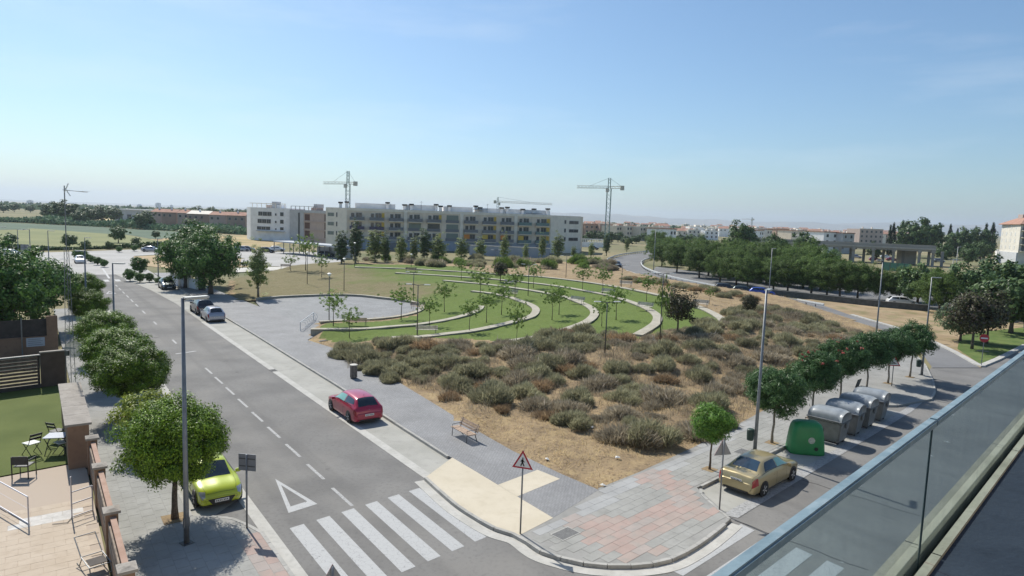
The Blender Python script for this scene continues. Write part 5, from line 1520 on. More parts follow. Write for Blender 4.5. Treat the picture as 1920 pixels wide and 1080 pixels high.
guardrail([(1400, 551), (1320, 540), (1240, 525), (1195, 513), (1160, 501), (1139, 489), (1144, 482), (1170, 475), (1222, 469)], 0.75, "steel guardrail round the outside of the road bend")
guardrail([(1440, 553), (1470, 556)], 0.7, "short white guardrail end beside the slip road", 2, True)
guardrail([(1495, 560), (1545, 569)], 0.7, "short white double rail beside the sandy verge", 2, True)
def low_fence():
    P = [Vector((at(x, y).x, at(x, y).y)) for x, y in ((1430, 552), (1500, 559), (1560, 566), (1640, 575), (1740, 584))]
    t = thing("retaining_wall", "low dark wall between the verge and the pine row", "wall", (0, 0, 0))
    ribbon("wall", P, 0.3, -0.1, 0.9, mat("dark_wall", (0.09, 0.095, 0.09), 0.9, var=0.2, scale=2, coords='world'), t)
    ribbon("coping", P, 0.4, 0.9, 0.98, mat("dark_coping", (0.13, 0.135, 0.13), 0.9), t)
low_fence()
# ------------------------------------------------------------------ buildings
def wallm(name, c, v=0.07):
    return mat(name, c, 0.9, var=v, scale=0.6, coords='world')
W_BEIGE = wallm("beige_render", (0.70, 0.61, 0.50)); W_PALE = wallm("pale_render", (0.79, 0.73, 0.63)); W_WHITE = wallm("white_render", (0.86, 0.86, 0.86)); W_GREYB = wallm("blue_grey_panel", (0.30, 0.34, 0.40))
W_GREY = wallm("grey_render", (0.50, 0.51, 0.52)); W_BROWN = wallm("pink_brown_render", (0.50, 0.40, 0.35)); W_CREAM = wallm("cream_render", (0.72, 0.63, 0.50)); W_BRICK = wallm("brick_render", (0.40, 0.29, 0.23)); W_TERRA = wallm("terracotta_render", (0.52, 0.35, 0.26))
WGLASS = mat("window_glass", (0.035, 0.045, 0.055), 0.12, spec=0.8)
WFRAME = mat("window_frame", (0.30, 0.30, 0.31), 0.6)
BLIND = mat("roller_blind", (0.20, 0.235, 0.20), 0.7)
RAILP = mat("balcony_panel", (0.15, 0.16, 0.18), 0.35)
RAILG = mat("balcony_panel_teal", (0.12, 0.20, 0.20), 0.3)
YEL = mat("yellow_panel", (0.60, 0.40, 0.06), 0.6); ORA = mat("orange_panel", (0.62, 0.22, 0.03), 0.6)
CHIMD = mat("chimney_cap", (0.05, 0.05, 0.05), 0.8)
ROOFT = layered_ground("clay_tiles", (0.34, 0.19, 0.14), (0.42, 0.25, 0.185), 0.5, (0.25, 0.14, 0.105), 2.0, 0.5, bump=0.3, bscale=6)
CONCB = layered_ground("raw_concrete", (0.30, 0.29, 0.275), (0.36, 0.35, 0.33), 0.15, (0.22, 0.21, 0.2), 0.6, 0.5, bump=0)

class Face:
    """a facade: origin at its left foot seen from outside, x along it, y outwards"""
    def __init__(s, a, b):
        s.a = Vector((a[0], a[1], 0)); s.b = Vector((b[0], b[1], 0)); d = s.b - s.a; s.L = d.length; s.x = d.normalized(); s.n = Vector((s.x.y, -s.x.x, 0)); s.ang = math.atan2(s.x.y, s.x.x)
    def p(s, x, z, out=0.0):
        q = s.a + s.x * x + s.n * out; return Vector((q.x, q.y, z))
    def box(s, name, x0, x1, z0, z1, o0, o1, m, parent):
        b_ = MB(); c = s.p((x0 + x1) / 2, (z0 + z1) / 2, (o0 + o1) / 2); b_.box((0, 0, 0), (x1 - x0, abs(o1 - o0), z1 - z0))
        o = b_.build(name, m, parent, loc=c); o.rotation_euler = (0, 0, s.ang); return o
    def window(s, x0, x1, z0, z1, parent, frame=WFRAME, pane=WGLASS, name="window", sill=True):
        """window standing 3 cm proud of the wall: frame with the pane as its own piece"""
        w, h = x1 - x0, z1 - z0; t = min(0.1, w * 0.12)
        b_ = MB()
        b_.box((-w / 2 + t / 2, 0, 0), (t, 0.08, h)); b_.box((w / 2 - t / 2, 0, 0), (t, 0.08, h)); b_.box((0, 0, h / 2 - t / 2), (w - 2 * t, 0.08, t)); b_.box((0, 0, -h / 2 + t / 2), (w - 2 * t, 0.08, t))
        if w > 1.6: b_.box((0, 0, 0), (t, 0.075, h - 2 * t))
        o = b_.build(name, frame, parent, loc=s.p((x0 + x1) / 2, (z0 + z1) / 2, 0.02)); o.rotation_euler = (0, 0, s.ang)
        b_ = MB(); b_.box((0, -0.005, 0), (w - t, 0.04, h - t)); b_.build("pane", pane, o)
        return o

# ---- the long block of flats
fA, fB, fC, fD = at(611, 464), at(650, 466.5), at(1030, 475), at(1086, 474)
flats = thing("apartment_block", "long pale block of flats with rows of balconies and yellow panels", "apartment block", (0, 0, 0))
bk = Vector((0.16, 1, 0)).normalized() * 15
foot = [fA, fB, fC, fD, fD + bk, fA + bk]
HB = 13.1
b_ = MB(); b_.prism([(p.x, p.y) for p in ccw(foot)], -0.3, HB); b_.build("wall", W_BEIGE, flats)
F0 = Face(fB, fC); FL = Face(fA, fB); FR = Face(fC, fD)
# pale end faces, parapet and ground floor cladding stand proud of the wall
FL.box("end_wall", 0.0, FL.L, 0, HB + 0.05, 0.0, 0.12, W_PALE, flats)
FR.box("end_wall", 0.02, FR.L, 0, HB + 0.05, 0.0, 0.12, W_PALE, flats)
F0.box("parapet", 0.0, F0.L, 12.35, HB + 0.12, 0.0, 0.16, W_PALE, flats)
F0.box("ground_floor_cladding", 0.0, F0.L, 0, 3.3, 0.0, 0.6, W_GREYB, flats)
NB = 11; bw = F0.L / NB
for k in range(NB):
    x0 = k * bw
    if k > 0:
        F0.box("pier", x0 - 0.55, x0 + 0.55, 3.3, 12.35, 0.0, 0.1 if k % 3 else 0.35, W_BEIGE if k % 3 else W_PALE, flats)
    for fl in range(3):
        z = 3.35 + fl * 3.0
        loggia = (k == 5) or (k in (3, 4) and fl == 1)
        if loggia:
            F0.box("loggia_blind", x0 + 1.1, x0 + bw - 1.1, z + 0.75, z + 2.55, 0.0, 0.06, BLIND if k != 4 else WGLASS, flats)
            F0.box("balcony_rail", x0 + 0.9, x0 + bw - 0.9, z + 0.02, z + 0.95, 0.1, 0.18, RAILP, flats)
        else:
            F0.window(x0 + 1.25, x0 + 2.35, z + 0.1, z + 2.3, flats); F0.window(x0 + 2.75, x0 + 4.7, z + 0.1, z + 2.45, flats)
            sl = F0.box("balcony", x0 + 0.85, x0 + bw - 0.75, z - 0.18, z, 0.0, 1.35, W_PALE, flats)
            dark = RAILG if (k in (9, 10)) else (mat("violet_awning", (0.07, 0.06, 0.11), 0.7) if (fl == 1 and k in (0, 1)) else RAILP)
            F0.box("balcony_rail", x0 + 0.87, x0 + bw - 0.77, z + 0.06, z + 1.05, 1.27, 1.33, dark, flats)
            for e in (x0 + 0.87, x0 + bw - 0.83):
                F0.box("balcony_rail", e, e + 0.05, z + 0.06, z + 1.05, 0.1, 1.26, dark, flats)
        if (k * 7 + fl * 3) % 3 == 1 and not loggia:
            F0.box("colour_panel", x0 + 4.75, x0 + bw - (0.57 if k < 10 else 0.3), z + 0.15, z + 2.5, 0.0, 0.08, YEL, flats)
        if fl == 0 and k in (6, 7, 8, 9):
            F0.box("colour_panel", x0 + 0.2 + 0.5, x0 + 2.6, z + 1.0, z + 2.4, 1.4, 1.46, ORA if k % 2 == 0 else YEL, flats)
    if k % 2 == 0:
        F0.box("garage_door", x0 + 1.2, x0 + bw - 1.2, 0.05, 2.4, 0.6, 0.64, mat("garage_grey", (0.17, 0.18, 0.2), 0.6), flats)
for F_ in (FL, FR):
    for fl in range(3):
        z = 3.4 + fl * 3.0
        F_.a = F_.a + F_.n * 0.12
        if F_ is FL:
            F_.window(0.8, 3.4, z + 0.9, z + 2.05, flats, pane=BLIND); F_.window(4.3, 4.8, z + 0.7, z + 2.2, flats)
        else:
            F_.window(F_.L * 0.44, F_.L * 0.5, z + 0.9, z + 2.3, flats); F_.window(F_.L * 0.6, F_.L * 0.92, z + 0.9, z + 2.1, flats)
        F_.a = F_.a - F_.n * 0.12
# roof: white lift houses and capped chimneys
for k, (x, w, h) in enumerate(((2.5, 13, 1.5), (18.5, 11, 1.6), (31.5, 10, 1.45), (43.0, 9, 1.35), (52.0, 9, 1.4), (61.0, 8, 1.35), (70.5, 7, 1.5))):
    if x + w > F0.L + 6: continue
    F0.box("roof_house", x, x + w, HB, HB + h + 0.3, -8.0 - (k % 2), -3.4, W_WHITE, flats)
for k, x in enumerate((-2.5, -0.5, 12.5, 18.0, 20.3, 28.5, 30.0, 33.0, 42.0, 43.5, 51.0, 53.0, 58.5, 62.5, 67.5)):
    c = F0.box("chimney", x, x + 0.9, HB, HB + 1.5 + 0.25 * (k % 3), -3.2, -2.4, W_WHITE, flats)
    b_ = MB(); b_.box((0, 0, 0.95 + 0.12 * (k % 3)), (1.5, 1.2, 0.5)); b_.build("chimney_cap", CHIMD, c)
F0.box("roof_canopy", 41.5, 46.0, HB + 1.0, HB + 1.12, -2.3, -0.5, STEELD, flats)
F0.box("roof_canopy", 60.0, 65.5, HB + 0.35, HB + 0.5, -2.3, -0.6, STEELD, flats)
for x in (24.0, 46.5):
    b_ = MB(); b_.tube([(0, 0, 0), (0, 0, 3.2)], 0.05, 5); b_.tube([(-0.6, 0, 2.7), (0.6, 0, 2.9)], 0.03, 4); b_.build("aerial", STEELD, flats, loc=F0.p(x, HB, -3.0))
# garden wall in front of the flats
gw = thing("garden_wall", "low blue grey wall in front of the block of flats", "wall", (0, 0, 0))
FW_ = Face(at(880, 478.5), at(1030, 485)); FW_.box("wall", 0, FW_.L, 0, 3.0, -0.2, 0.0, W_GREYB, gw); FW_.box("coping", -0.1, FW_.L + 0.1, 3.0, 3.15, -0.3, 0.1, W_PALE, gw)

# ---- white block and the part-finished block at its side
wb = thing("apartment_block", "white office-like block with ribbon windows, left of the flats", "apartment block", (0, 0, 0))
a_, b2_, c_ = at(463, 447.5), at(470, 449.5), at(543, 453)
FWb = Face(b2_, c_); FWl = Face(a_, b2_)
HW = 12.4
bk2 = Vector((0.1, 1, 0)) * 14
b_ = MB(); b_.prism([(p.x, p.y) for p in ccw([a_, b2_, c_, c_ + bk2, a_ + bk2])], -0.3, HW); b_.build("wall", W_WHITE, wb)
for r_, (z0, z1) in enumerate(((9.3, 10.9), (6.5, 8.1), (4.0, 5.3))):
    for k in range(3):
        x = 3.4 + k * 1.95 - 0.3 * r_
        FWb.window(x, x + 1.85, z0, z1, wb)
    FWb.window(10.6, 11.3, z0 + 0.2, z1 - 0.5, wb); FWb.window(12.8, 14.3, z0 + 0.1, z1, wb)
FWb.box("service_band", 2.8, 14.8, 3.5, 3.75, 0.0, 0.9, W_GREY, wb)
for k in range(8):
    FWb.box("pergola_post", 0.5 + k * 2.0, 0.65 + k * 2.0, HW, HW + 1.5, -0.5, -0.35, W_PALE, wb)
FWb.box("pergola_beam", -0.6, 15.0, HW + 1.5, HW + 1.68, -0.55, -0.3, W_PALE, wb)
FWb.box("roof_house", 5.6, 7.8, HW, HW + 1.1, -5, -2, W_BROWN, wb); FWb.box("roof_house", 7.9, 9.9, HW, HW + 2.4, -5, -2, W_GREY, wb); FWb.box("roof_house", 10.0, 12.2, HW, HW + 1.2, -5, -2, W_WHITE, wb)
ub = thing("apartment_block", "part finished grey and pink brown block between the white block and the flats", "apartment block", (0, 0, 0))
u0, u1_, u2_ = at(543.5, 453.2), at(570, 455), at(611, 459)
FU1 = Face(u0, u1_); FU2 = Face(u1_, u2_)
b_ = MB(); b_.prism([(p.x, p.y) for p in ccw([u0, u1_, u2_, u2_ + bk2, u0 + bk2])], -0.3, 11.9); b_.build("wall", W_BROWN, ub)
FU1.box("grey_cladding", 0, FU1.L, 0, 12.0, 0.0, 0.15, W_GREY, ub); FU1.box("downpipe", FU1.L * 0.62, FU1.L * 0.72, 0, 11.0, 0.15, 0.3, STEELD, ub)
FU2.box("parapet", 0, FU2.L, 11.0, 12.0, 0.0, 0.25, W_GREY, ub)
for fl in range(3):
    z = 2.3 + fl * 3.0
    FU2.box("loggia_back", 0.6, 4.1, z, z + 2.2, 0.0, 0.05, wallm("shaded_terracotta", (0.13, 0.07, 0.05)), ub)  # open loggias as flat panels, their shade put into the terracotta colour
    FU2.box("floor_slab", 0.0, FU2.L, z - 0.45, z - 0.2, 0.0, 0.3, W_BROWN, ub)
    FU2.box("slot_window", FU2.L - 0.9, FU2.L - 0.3, z, z + 2.4, 0.0, 0.06, wallm("shaded_terracotta2", (0.10, 0.06, 0.05)), ub)
for k in range(6):
    FU1.box("roof_post", k * 2.3, 0.18 + k * 2.3, 11.9, 13.3, -0.6, -0.42, CONCB, ub)
FU1.box("roof_beam", 0, 13.5, 13.3, 13.45, -0.65, -0.4, CONCB, ub)
FU2.box("roof_house", 1.5, 5.0, 11.9, 13.0, -5, -2, W_BROWN, ub); FU2.box("roof_house", 3.0, 5.2, 13.0, 14.3, -5, -2.2, W_GREY, ub)

# ---- carport
cpt = thing("carport", "long flat roofed carport beside the white block", "carport", (0, 0, 0))
FC = Face(at(512, 474), at(628, 486))
FC.box("roof", 0, FC.L, 3.0, 3.3, -5.5, 0, wallm("carport_roof", (0.42, 0.44, 0.46)), cpt)
for k in range(7):
    for o_ in (-0.3, -5.2):
        FC.box("post", k * (FC.L - 0.2) / 6, k * (FC.L - 0.2) / 6 + 0.16, 0, 3.0, o_ - 0.08, o_ + 0.08, STEEL, cpt)
FC.box("back_wall", FC.L * 0.45, FC.L, 0, 2.4, -5.6, -5.45, W_GREY, cpt)

# ---- right: white block under a red roof
rb = thing("apartment_block", "white five storey block with a red tiled roof at the picture's edge", "apartment block", (0, 0, 0))
r1 = at(1906, 497); r2 = at(1990, 500); r0 = Vector(((1868 - 960) / FPX * (r1.y + 19) , r1.y + 19, 0))
FR0 = Face(r0, r1); FR1 = Face(r1, r2)
bk3 = Vector((0.0, 0.0, 0.0)) + (r0 - r1)
b_ = MB(); b_.prism([(p.x, p.y) for p in ccw([r0, r1, r2, r2 + bk3])], -0.3, 16.2); b_.build("wall", W_CREAM if False else wallm("white_block_render", (0.66, 0.62, 0.54)), rb)
FR0.box("ground_floor", -0.5, FR0.L, 0, 5.0, 0.0, 0.5, W_GREY, rb); FR0.box("annexe", -3.6, -1.5, 0, 5.6, -3.0, 0.3, W_WHITE, rb)
for fl in range(4):
    z = 5.7 + fl * 2.75
    for k in range(4):
        x = 0.9 + k * (FR0.L - 1.4) / 4
        FR0.window(x, x + 1.0, z + 0.5, z + 1.9, rb, frame=SIGNWHITE, pane=SIGNWHITE)
    FR1.box("balcony", 0.3, 5.0, z - 0.15, z, 0.0, 1.3, W_PALE, rb); FR1.box("balcony_rail", 0.3, 5.0, z + 0.1, z + 1.0, 1.2, 1.28, STEELD, rb)
    FR1.window(1.0, 3.6, z + 0.1, z + 2.2, rb)
e = 0.9
c0_ = [r0 + Vector((-e, e, 0)), r1 + Vector((-e, -e, 0)), r2 + Vector((0, -e, 0)), r2 + bk3 * 0.98 + Vector((0, e * 0.5, 0)), r2 + bk3 + Vector((-1, e, 0))]
apex = (r0 + r2 + bk3) / 2
V = [(p.x, p.y, 16.2) for p in c0_] + [(p.x, p.y, 16.45) for p in c0_]
rd1 = (r0 + r1) / 2 + (r2 - r1) * 0.35; rd2 = r2 + bk3 * 0.5
V += [(rd1.x, rd1.y, 20.4), (rd2.x, rd2.y, 20.4)]
b_ = MB(); b_.add(V, [(0, 1, 6, 5), (1, 2, 7, 6), (2, 3, 8, 7), (3, 4, 9, 8), (4, 0, 5, 9), (4, 3, 2, 1, 0), (5, 6, 10), (6, 7, 11, 10), (7, 8, 11), (8, 9, 10, 11), (9, 5, 10)])
rf = b_.build("roof", ROOFT, rb)
b_ = MB(); q_ = (r0 + r1) / 2 + (r2 - r1) * 0.3; b_.box((q_.x, q_.y, 18.9), (4.0, 2.6, 3.2)); b_.build("roof_house", W_BROWN, rf)
b_ = MB(); b_.tube([(q_.x, q_.y, 20.4), (q_.x, q_.y, 23.0)], 0.06, 5); b_.tube([(q_.x - 0.8, q_.y, 21.6), (q_.x + 0.8, q_.y, 21.6)], 0.04, 4); b_.build("aerial", STEELD, rf)

# ---- concrete viaduct
vd = thing("viaduct", "raw concrete viaduct deck on rectangular pillars", "viaduct", (0, 0, 0))
FV = Face(at(1522, 487), at(1752, 500))
FV.box("deck", -30, FV.L, 5.1, 6.4, -11, 0.0, CONCB, vd); FV.box("parapet", -30, FV.L, 6.4, 7.3, -0.3, 0.25, CONCB, vd); FV.box("edge_beam", -30, FV.L, 5.75, 6.3, 0.0, 0.45, wallm("pale_concrete", (0.42, 0.41, 0.385)), vd)
for x in (1568, 1597, 1637, 1675, 1720, 1742):
    q = at(x, 492); t = (Vector((q.x, q.y, 0)) - FV.a).dot(FV.x)
    FV.box("pillar", t - 0.45, t + 0.45, -0.2, 5.1, -1.6, -0.7, CONCB, vd); FV.box("pillar", t + 2.6, t + 3.5, -0.2, 5.1, -9.6, -8.7, CONCB, vd)
    FV.box("cross_head", t - 0.6, t + 0.6, 4.6, 5.6, -10, 0.3, CONCB, vd)
FV.box("abutment", FV.L * 0.70, FV.L * 0.86, 0, 5.1, -14, -11.1, wallm("abutment", (0.46, 0.45, 0.42)), vd)
bb = thing("billboard_fence", "green screened fence below the viaduct", "fence", (0, 0, 0))
FG = Face(at(1655, 508), at(1708, 512)); FG.box("screen", 0, FG.L, 0.2, 2.6, -0.05, 0.05, mat("green_screen", (0.07, 0.2, 0.15), 0.7), bb)
for k in range(5): FG.box("post", k * FG.L / 4 - 0.05, k * FG.L / 4 + 0.05, 0, 2.8, 0.06, 0.16, STEELD, bb)

# ---- town beyond: flats one can tell apart, then low houses
TOWN = [(1086, 1095, 422, 440, W_PALE, "narrow pale block right behind the long flats"), (1095.5, 1124, 421, 440, W_TERRA, "wide brick red block under the left side of the tall crane"), (1124.5, 1152, 420, 440, W_BRICK, "grey brown block behind the tall crane"), (1156, 1167, 424, 430, W_CREAM, "cream tower of flats right of the tall crane"), (1175, 1187, 424, 430, W_CREAM, "second cream tower of flats from the tall crane"), (1187.5, 1199, 423, 440, W_TERRA, "orange brown block between two cream towers"),
        (1200, 1212, 425, 430, W_CREAM, "third cream tower of flats from the tall crane"), (1219, 1237, 426, 430, W_CREAM, "wide cream flats left of the pine grove"), (1239, 1255, 427, 440, W_BROWN, "pinkish block behind the pine grove"), (1256, 1272, 430, 300, W_WHITE, "white house with a teal wall rising above the pines"), (1290, 1316, 431, 520, W_PALE, "low pale block above the pines"), (1322, 1350, 433, 520, W_WHITE, "long white building above the pines"),
        (1424, 1436, 433, 420, W_WHITE, "white gabled house right of the big round tree"), (1438, 1452, 431, 430, W_PALE, "cream house beside the white gabled house"), (1455, 1483, 430, 470, W_TERRA, "terracotta house beneath the skyline"), (1484, 1510, 433, 440, W_CREAM, "broad cream house over the pines"), (1545, 1580, 436, 330, W_WHITE, "white warehouse behind the viaduct"), (1580.5, 1610, 438, 330, W_GREY, "grey warehouse behind the viaduct"), (1612, 1662, 430, 430, W_BROWN, "long brown building left of the cypresses"), (1525, 1544, 441, 360, W_PALE, "low pale shed at the left end of the viaduct")]
for x0, x1, yt, d, m_, lb in TOWN:
    a = far_at(x0, 440, d); c = far_at(x1, 440, d); hor = 409 + ((x0 + x1) / 2 - 960) * math.tan(ROLL)
    h = CAM_H + (hor - yt) * d / FPX
    t = thing("town_building", lb, "building", (0, 0, 0))
    f = Face((a.x, a.y), (c.x, c.y + 4))
    f.box("wall", 0, f.L, -0.3, h, -12, 0, m_, t); 
    if "house" in lb or m_ is W_TERRA:
        f.box("roof", -0.3, f.L + 0.3, h, h + 0.4, -12.3, 0.3, ROOFT, t)
    else:
        f.box("parapet", -0.1, f.L + 0.1, h, h + 0.35, -0.5, 0.1, W_PALE, t)
    n_ = max(2, int(f.L / 3.4)); nf = max(1, int((h - 1.0) / 3.0))
    for fl in range(nf):
        for k in range(n_):
            x = (k + 0.5) * f.L / n_
            f.window(x - 0.75, x + 0.75, h - 2.4 - fl * 3.0, h - 0.9 - fl * 3.0, t)
    for k in range(2):
        f.box("chimney", f.L * (0.25 + 0.4 * k), f.L * (0.25 + 0.4 * k) + 0.8, h, h + 1.4, -4, -3.2, W_PALE, t)
hp = random.Random(4)
for i in range(130):
    d = hp.uniform(520, 1500); x = hp.uniform(1100, 1720)
    hor = 409 + (x - 960) * math.tan(ROLL)
    a = far_at(x, 440, d); w = hp.uniform(8, 18); h = hp.uniform(5.0, 9.5) + (d - 500) * 0.0035
    t = thing("town_house", "low house in the far town beyond the pines", "house", (a.x, a.y, 0), hp.uniform(-0.4, 0.4), "far town houses")
    m_ = hp.choice([W_CREAM, W_PALE, W_WHITE, W_BROWN, W_TERRA, W_PALE])
    b_ = MB(); b_.box((0, 0, h / 2), (w, 10, h)); b_.build("wall", m_, t)
    if hp.random() < 0.55:
        b_ = MB(); b_.add([(-w / 2 - 0.4, -5.4, h), (w / 2 + 0.4, -5.4, h), (w / 2 + 0.4, 5.4, h), (-w / 2 - 0.4, 5.4, h), (-w / 2, 0, h + 2), (w / 2, 0, h + 2)], [(0, 1, 5, 4), (2, 3, 4, 5), (1, 2, 5), (3, 0, 4), (3, 2, 1, 0)]); b_.build("roof", ROOFT, t)
    else:
        b_ = MB(); b_.box((0, 0, h + 0.2), (w + 0.3, 10.3, 0.4)); b_.box((w * 0.2, 1, h + 1.1), (w * 0.3, 4, 1.6)); b_.build("roof", W_PALE, t)
    for k in range(int(w / 4)):
        b_ = MB(); b_.box((-w / 2 + 2 + k * 4, -5.02, h - 1.8), (1.3, 0.06, 1.4)); b_.build("window", WGLASS, t)
# kiosk wall before the town
kw = thing("garden_wall", "long white balustraded wall beyond the road bend", "wall", (0, 0, 0))
FK = Face(far_at(1084, 460, 300), far_at(1134, 460, 300)); FK.box("wall", 0, FK.L, 0, 2.2, -0.3, 0, W_WHITE, kw); FK.box("rail", -0.1, FK.L + 0.1, 3.4, 3.7, -0.4, 0.1, W_WHITE, kw)
for k in range(16): FK.box("baluster", k * FK.L / 15.5, k * FK.L / 15.5 + 0.3, 2.2, 3.4, -0.3, 0, W_WHITE, kw)

# ---- left: brick terrace houses, sheds and far towers
for k, (x0, x1, yt, m_) in enumerate(((284, 303, 397, W_BROWN), (303.5, 331, 398, W_BRICK), (333, 351, 399, W_BROWN), (351.5, 392, 401, W_BRICK), (392.5, 425, 403, W_BROWN), (425.5, 460, 404, W_BRICK))):
    d = 360 - k * 6
    a = far_at(x0, 420, d); c = far_at(x1, 420, d); hor = 409 + ((x0 + x1) / 2 - 960) * math.tan(ROLL); h = CAM_H + (hor - yt) * d / FPX
    f = Face((a.x, a.y), (c.x, c.y))
    t = thing("terraced_house", ["narrow brown brick house at the left end of the terrace beyond the reeds", "brick house second from the left beyond the reeds", "small brown house third from the left beyond the reeds", "wide brick house with a pale roof edge, above the bushy trees", "brown house with a pinkish roof, left of the white block", "brick house nearest the white block"][k], "house", (0, 0, 0), 0, "brick terrace beyond the reeds")
    f.box("wall", 0, f.L, -0.3, h, -9, 0, m_, t)
    b_ = MB(); V = [f.p(-0.3, h, 0.4), f.p(f.L + 0.3, h, 0.4), f.p(f.L + 0.3, h, -9.4), f.p(-0.3, h, -9.4), f.p(0, h + 1.7, -4.5), f.p(f.L, h + 1.7, -4.5)]
    b_.add(V, [(0, 1, 5, 4), (2, 3, 4, 5), (1, 2, 5), (3, 0, 4), (3, 2, 1, 0)]); b_.build("roof", ROOFT if k != 3 else W_PALE, t)
    for j in range(max(2, int(f.L / 3))):
        f.window(0.8 + j * 3.0, 2.0 + j * 3.0, h - 2.3, h - 1.0, t)
    f.box("chimney", f.L * 0.4, f.L * 0.4 + 0.7, h + 0.8, h + 2.4, -4, -3.3, W_WHITE, t)
for x0, x1, yt, d, lb in ((215, 290, 394, 480, "long low shed with a pale roof beyond the fields"), (290.5, 352, 396, 520, "second long shed with a pale roof, behind the brick houses")):
    a = far_at(x0, 420, d); c = far_at(x1, 420, d); hor = 409 + ((x0 + x1) / 2 - 960) * math.tan(ROLL); h = CAM_H + (hor - yt) * d / FPX
    f = Face((a.x, a.y), (c.x, c.y)); t = thing("farm_shed", lb, "shed", (0, 0, 0))
    f.box("wall", 0, f.L, -0.3, h, -16, 0, W_GREY, t); f.box("roof", -0.6, f.L + 0.6, h, h + 0.7, -17, 0.6, W_WHITE, t)
    for j in range(4): f.box("door", f.L * (0.1 + 0.22 * j), f.L * (0.1 + 0.22 * j) + 3, 0, h * 0.6, 0, 0.06, STEELD, t)
for k, (x, w, yt) in enumerate(((57, 8, 376), (297, 7, 381), (262, 6, 386), (322, 3, 385))):
    d = 3600; a = far_at(x, 400, d); hor = 409 + (x - 960) * math.tan(ROLL); h = CAM_H + (hor - yt) * d / FPX
    t = thing("tower_block", ["hazy tower on the horizon at the far left", "hazy tower on the horizon above the sheds", "hazy low tower between two taller ones on the horizon", "hazy thin tower right of the horizon tower above the sheds"][k], "tower", (a.x, a.y, 0))
    b_ = MB(); b_.box((0, 0, max(h, 14) / 2), (w * d / FPX, 20, max(h, 14))); b_.build("wall", W_GREY, t)
    b_ = MB(); b_.box((0, 0, max(h, 14) + 1.5), (w * d / FPX * 0.5, 10, 3)); b_.build("roof_house", W_GREY, t)

# ---- tower cranes
CRANEM = mat("crane_steel", (0.16, 0.25, 0.25), 0.6, 0.2); CRANEP = mat("crane_pale", (0.50, 0.50, 0.44), 0.6)
def lattice(b_, a, c, w, n, r, tri=False):
    """square lattice beam from a to c"""
    a = Vector(a); c = Vector(c); d = (c - a).normalized(); up = Vector((0, 0, 1)) if abs(d.z) < 0.9 else Vector((1, 0, 0)); s = d.cross(up).normalized(); q = s.cross(d).normalized()
    cor = [(-1, -1), (1, -1), (1, 1), (-1, 1)] if not tri else [(-1, -0.7), (1, -0.7), (0, 1)]
    P = lambda t, k: a + d * ((c - a).length * t) + s * cor[k][0] * w / 2 + q * cor[k][1] * w / 2
    for k in range(len(cor)):
        b_.tube([P(0, k), P(1, k)], r, 4)
        for i in range(n):
            k2 = (k + 1) % len(cor)
            b_.tube([P(i / n, k if i % 2 else k2), P((i + 1) / n, k2 if i % 2 else k)], r * 0.6, 3, cap=False)
def crane(x, d, yjib, ytop, xl, xr, label, block_at, jm=CRANEP, w=1.7):
    g = far_at(x, 400, d); hor = 409 + (x - 960) * math.tan(ROLL)
    zj = CAM_H + (hor - yjib) * d / FPX; zt = CAM_H + (hor - ytop) * d / FPX
    t = thing("tower_crane", label, "crane", (g.x, g.y, 0))
    b_ = MB(); lattice(b_, (0, 0, -0.2), (0, 0, zj), w, int(zj / 1.8), 0.11); b_.build("mast", CRANEM, t)
    b_ = MB(); lattice(b_, (0, 0, zj), (0, 0, zt), w * 0.55, max(3, int((zt - zj) / 1.2)), 0.1); b_.build("apex", CRANEM, t)
    jl = (xl - x) * d / FPX; jr = (xr - x) * d / FPX
    long_, short = (jl, jr) if block_at == 'r' else (jr, jl)
    b_ = MB(); lattice(b_, (0.3 * (1 if long_ > 0 else -1), 0, zj + 0.4), (long_, 0, zj + 0.1), 1.1, int(abs(long_) / 1.5), 0.09, True); b_.build("jib", jm, t)
    b_ = MB(); lattice(b_, (0.3 * (1 if short > 0 else -1), 0, zj + 0.4), (short, 0, zj + 0.6), 0.9, max(2, int(abs(short) / 1.5)), 0.09); b_.build("counter_jib", jm, t)
    b_ = MB(); b_.box((short * 0.92, 0, zj + 0.3), (1.6, 1.6, 1.9)); b_.build("counterweight", CRANEP, t)
    b_ = MB(); b_.box((0.9 * (1 if long_ > 0 else -1), -0.9, zj - 0.9), (1.3, 1.2, 1.6)); b_.build("cab", CRANEP, t)
    for e_ in (long_ * 0.6, short * 0.9):
        b_ = MB(); b_.tube([(0, 0, zt), (e_, 0, zj + 0.8)], 0.05, 4); b_.build("tie_bar", CRANEM, t)
    return t
crane(652, 300, 346, 322, 606, 667, "tower crane above the flats, its pale jib pointing left", 'r')
crane(1140, 290, 354, 335, 1080, 1166, "tall tower crane standing right of the long flats", 'r')
crane(933, 420, 380, 370, 927, 1034, "slender tower crane far behind the roof of the flats", 'l', w=1.2)
crane(1411, 900, 412, 408, 1392, 1414, "tiny tower crane on the skyline above the town", 'r', w=1.5)

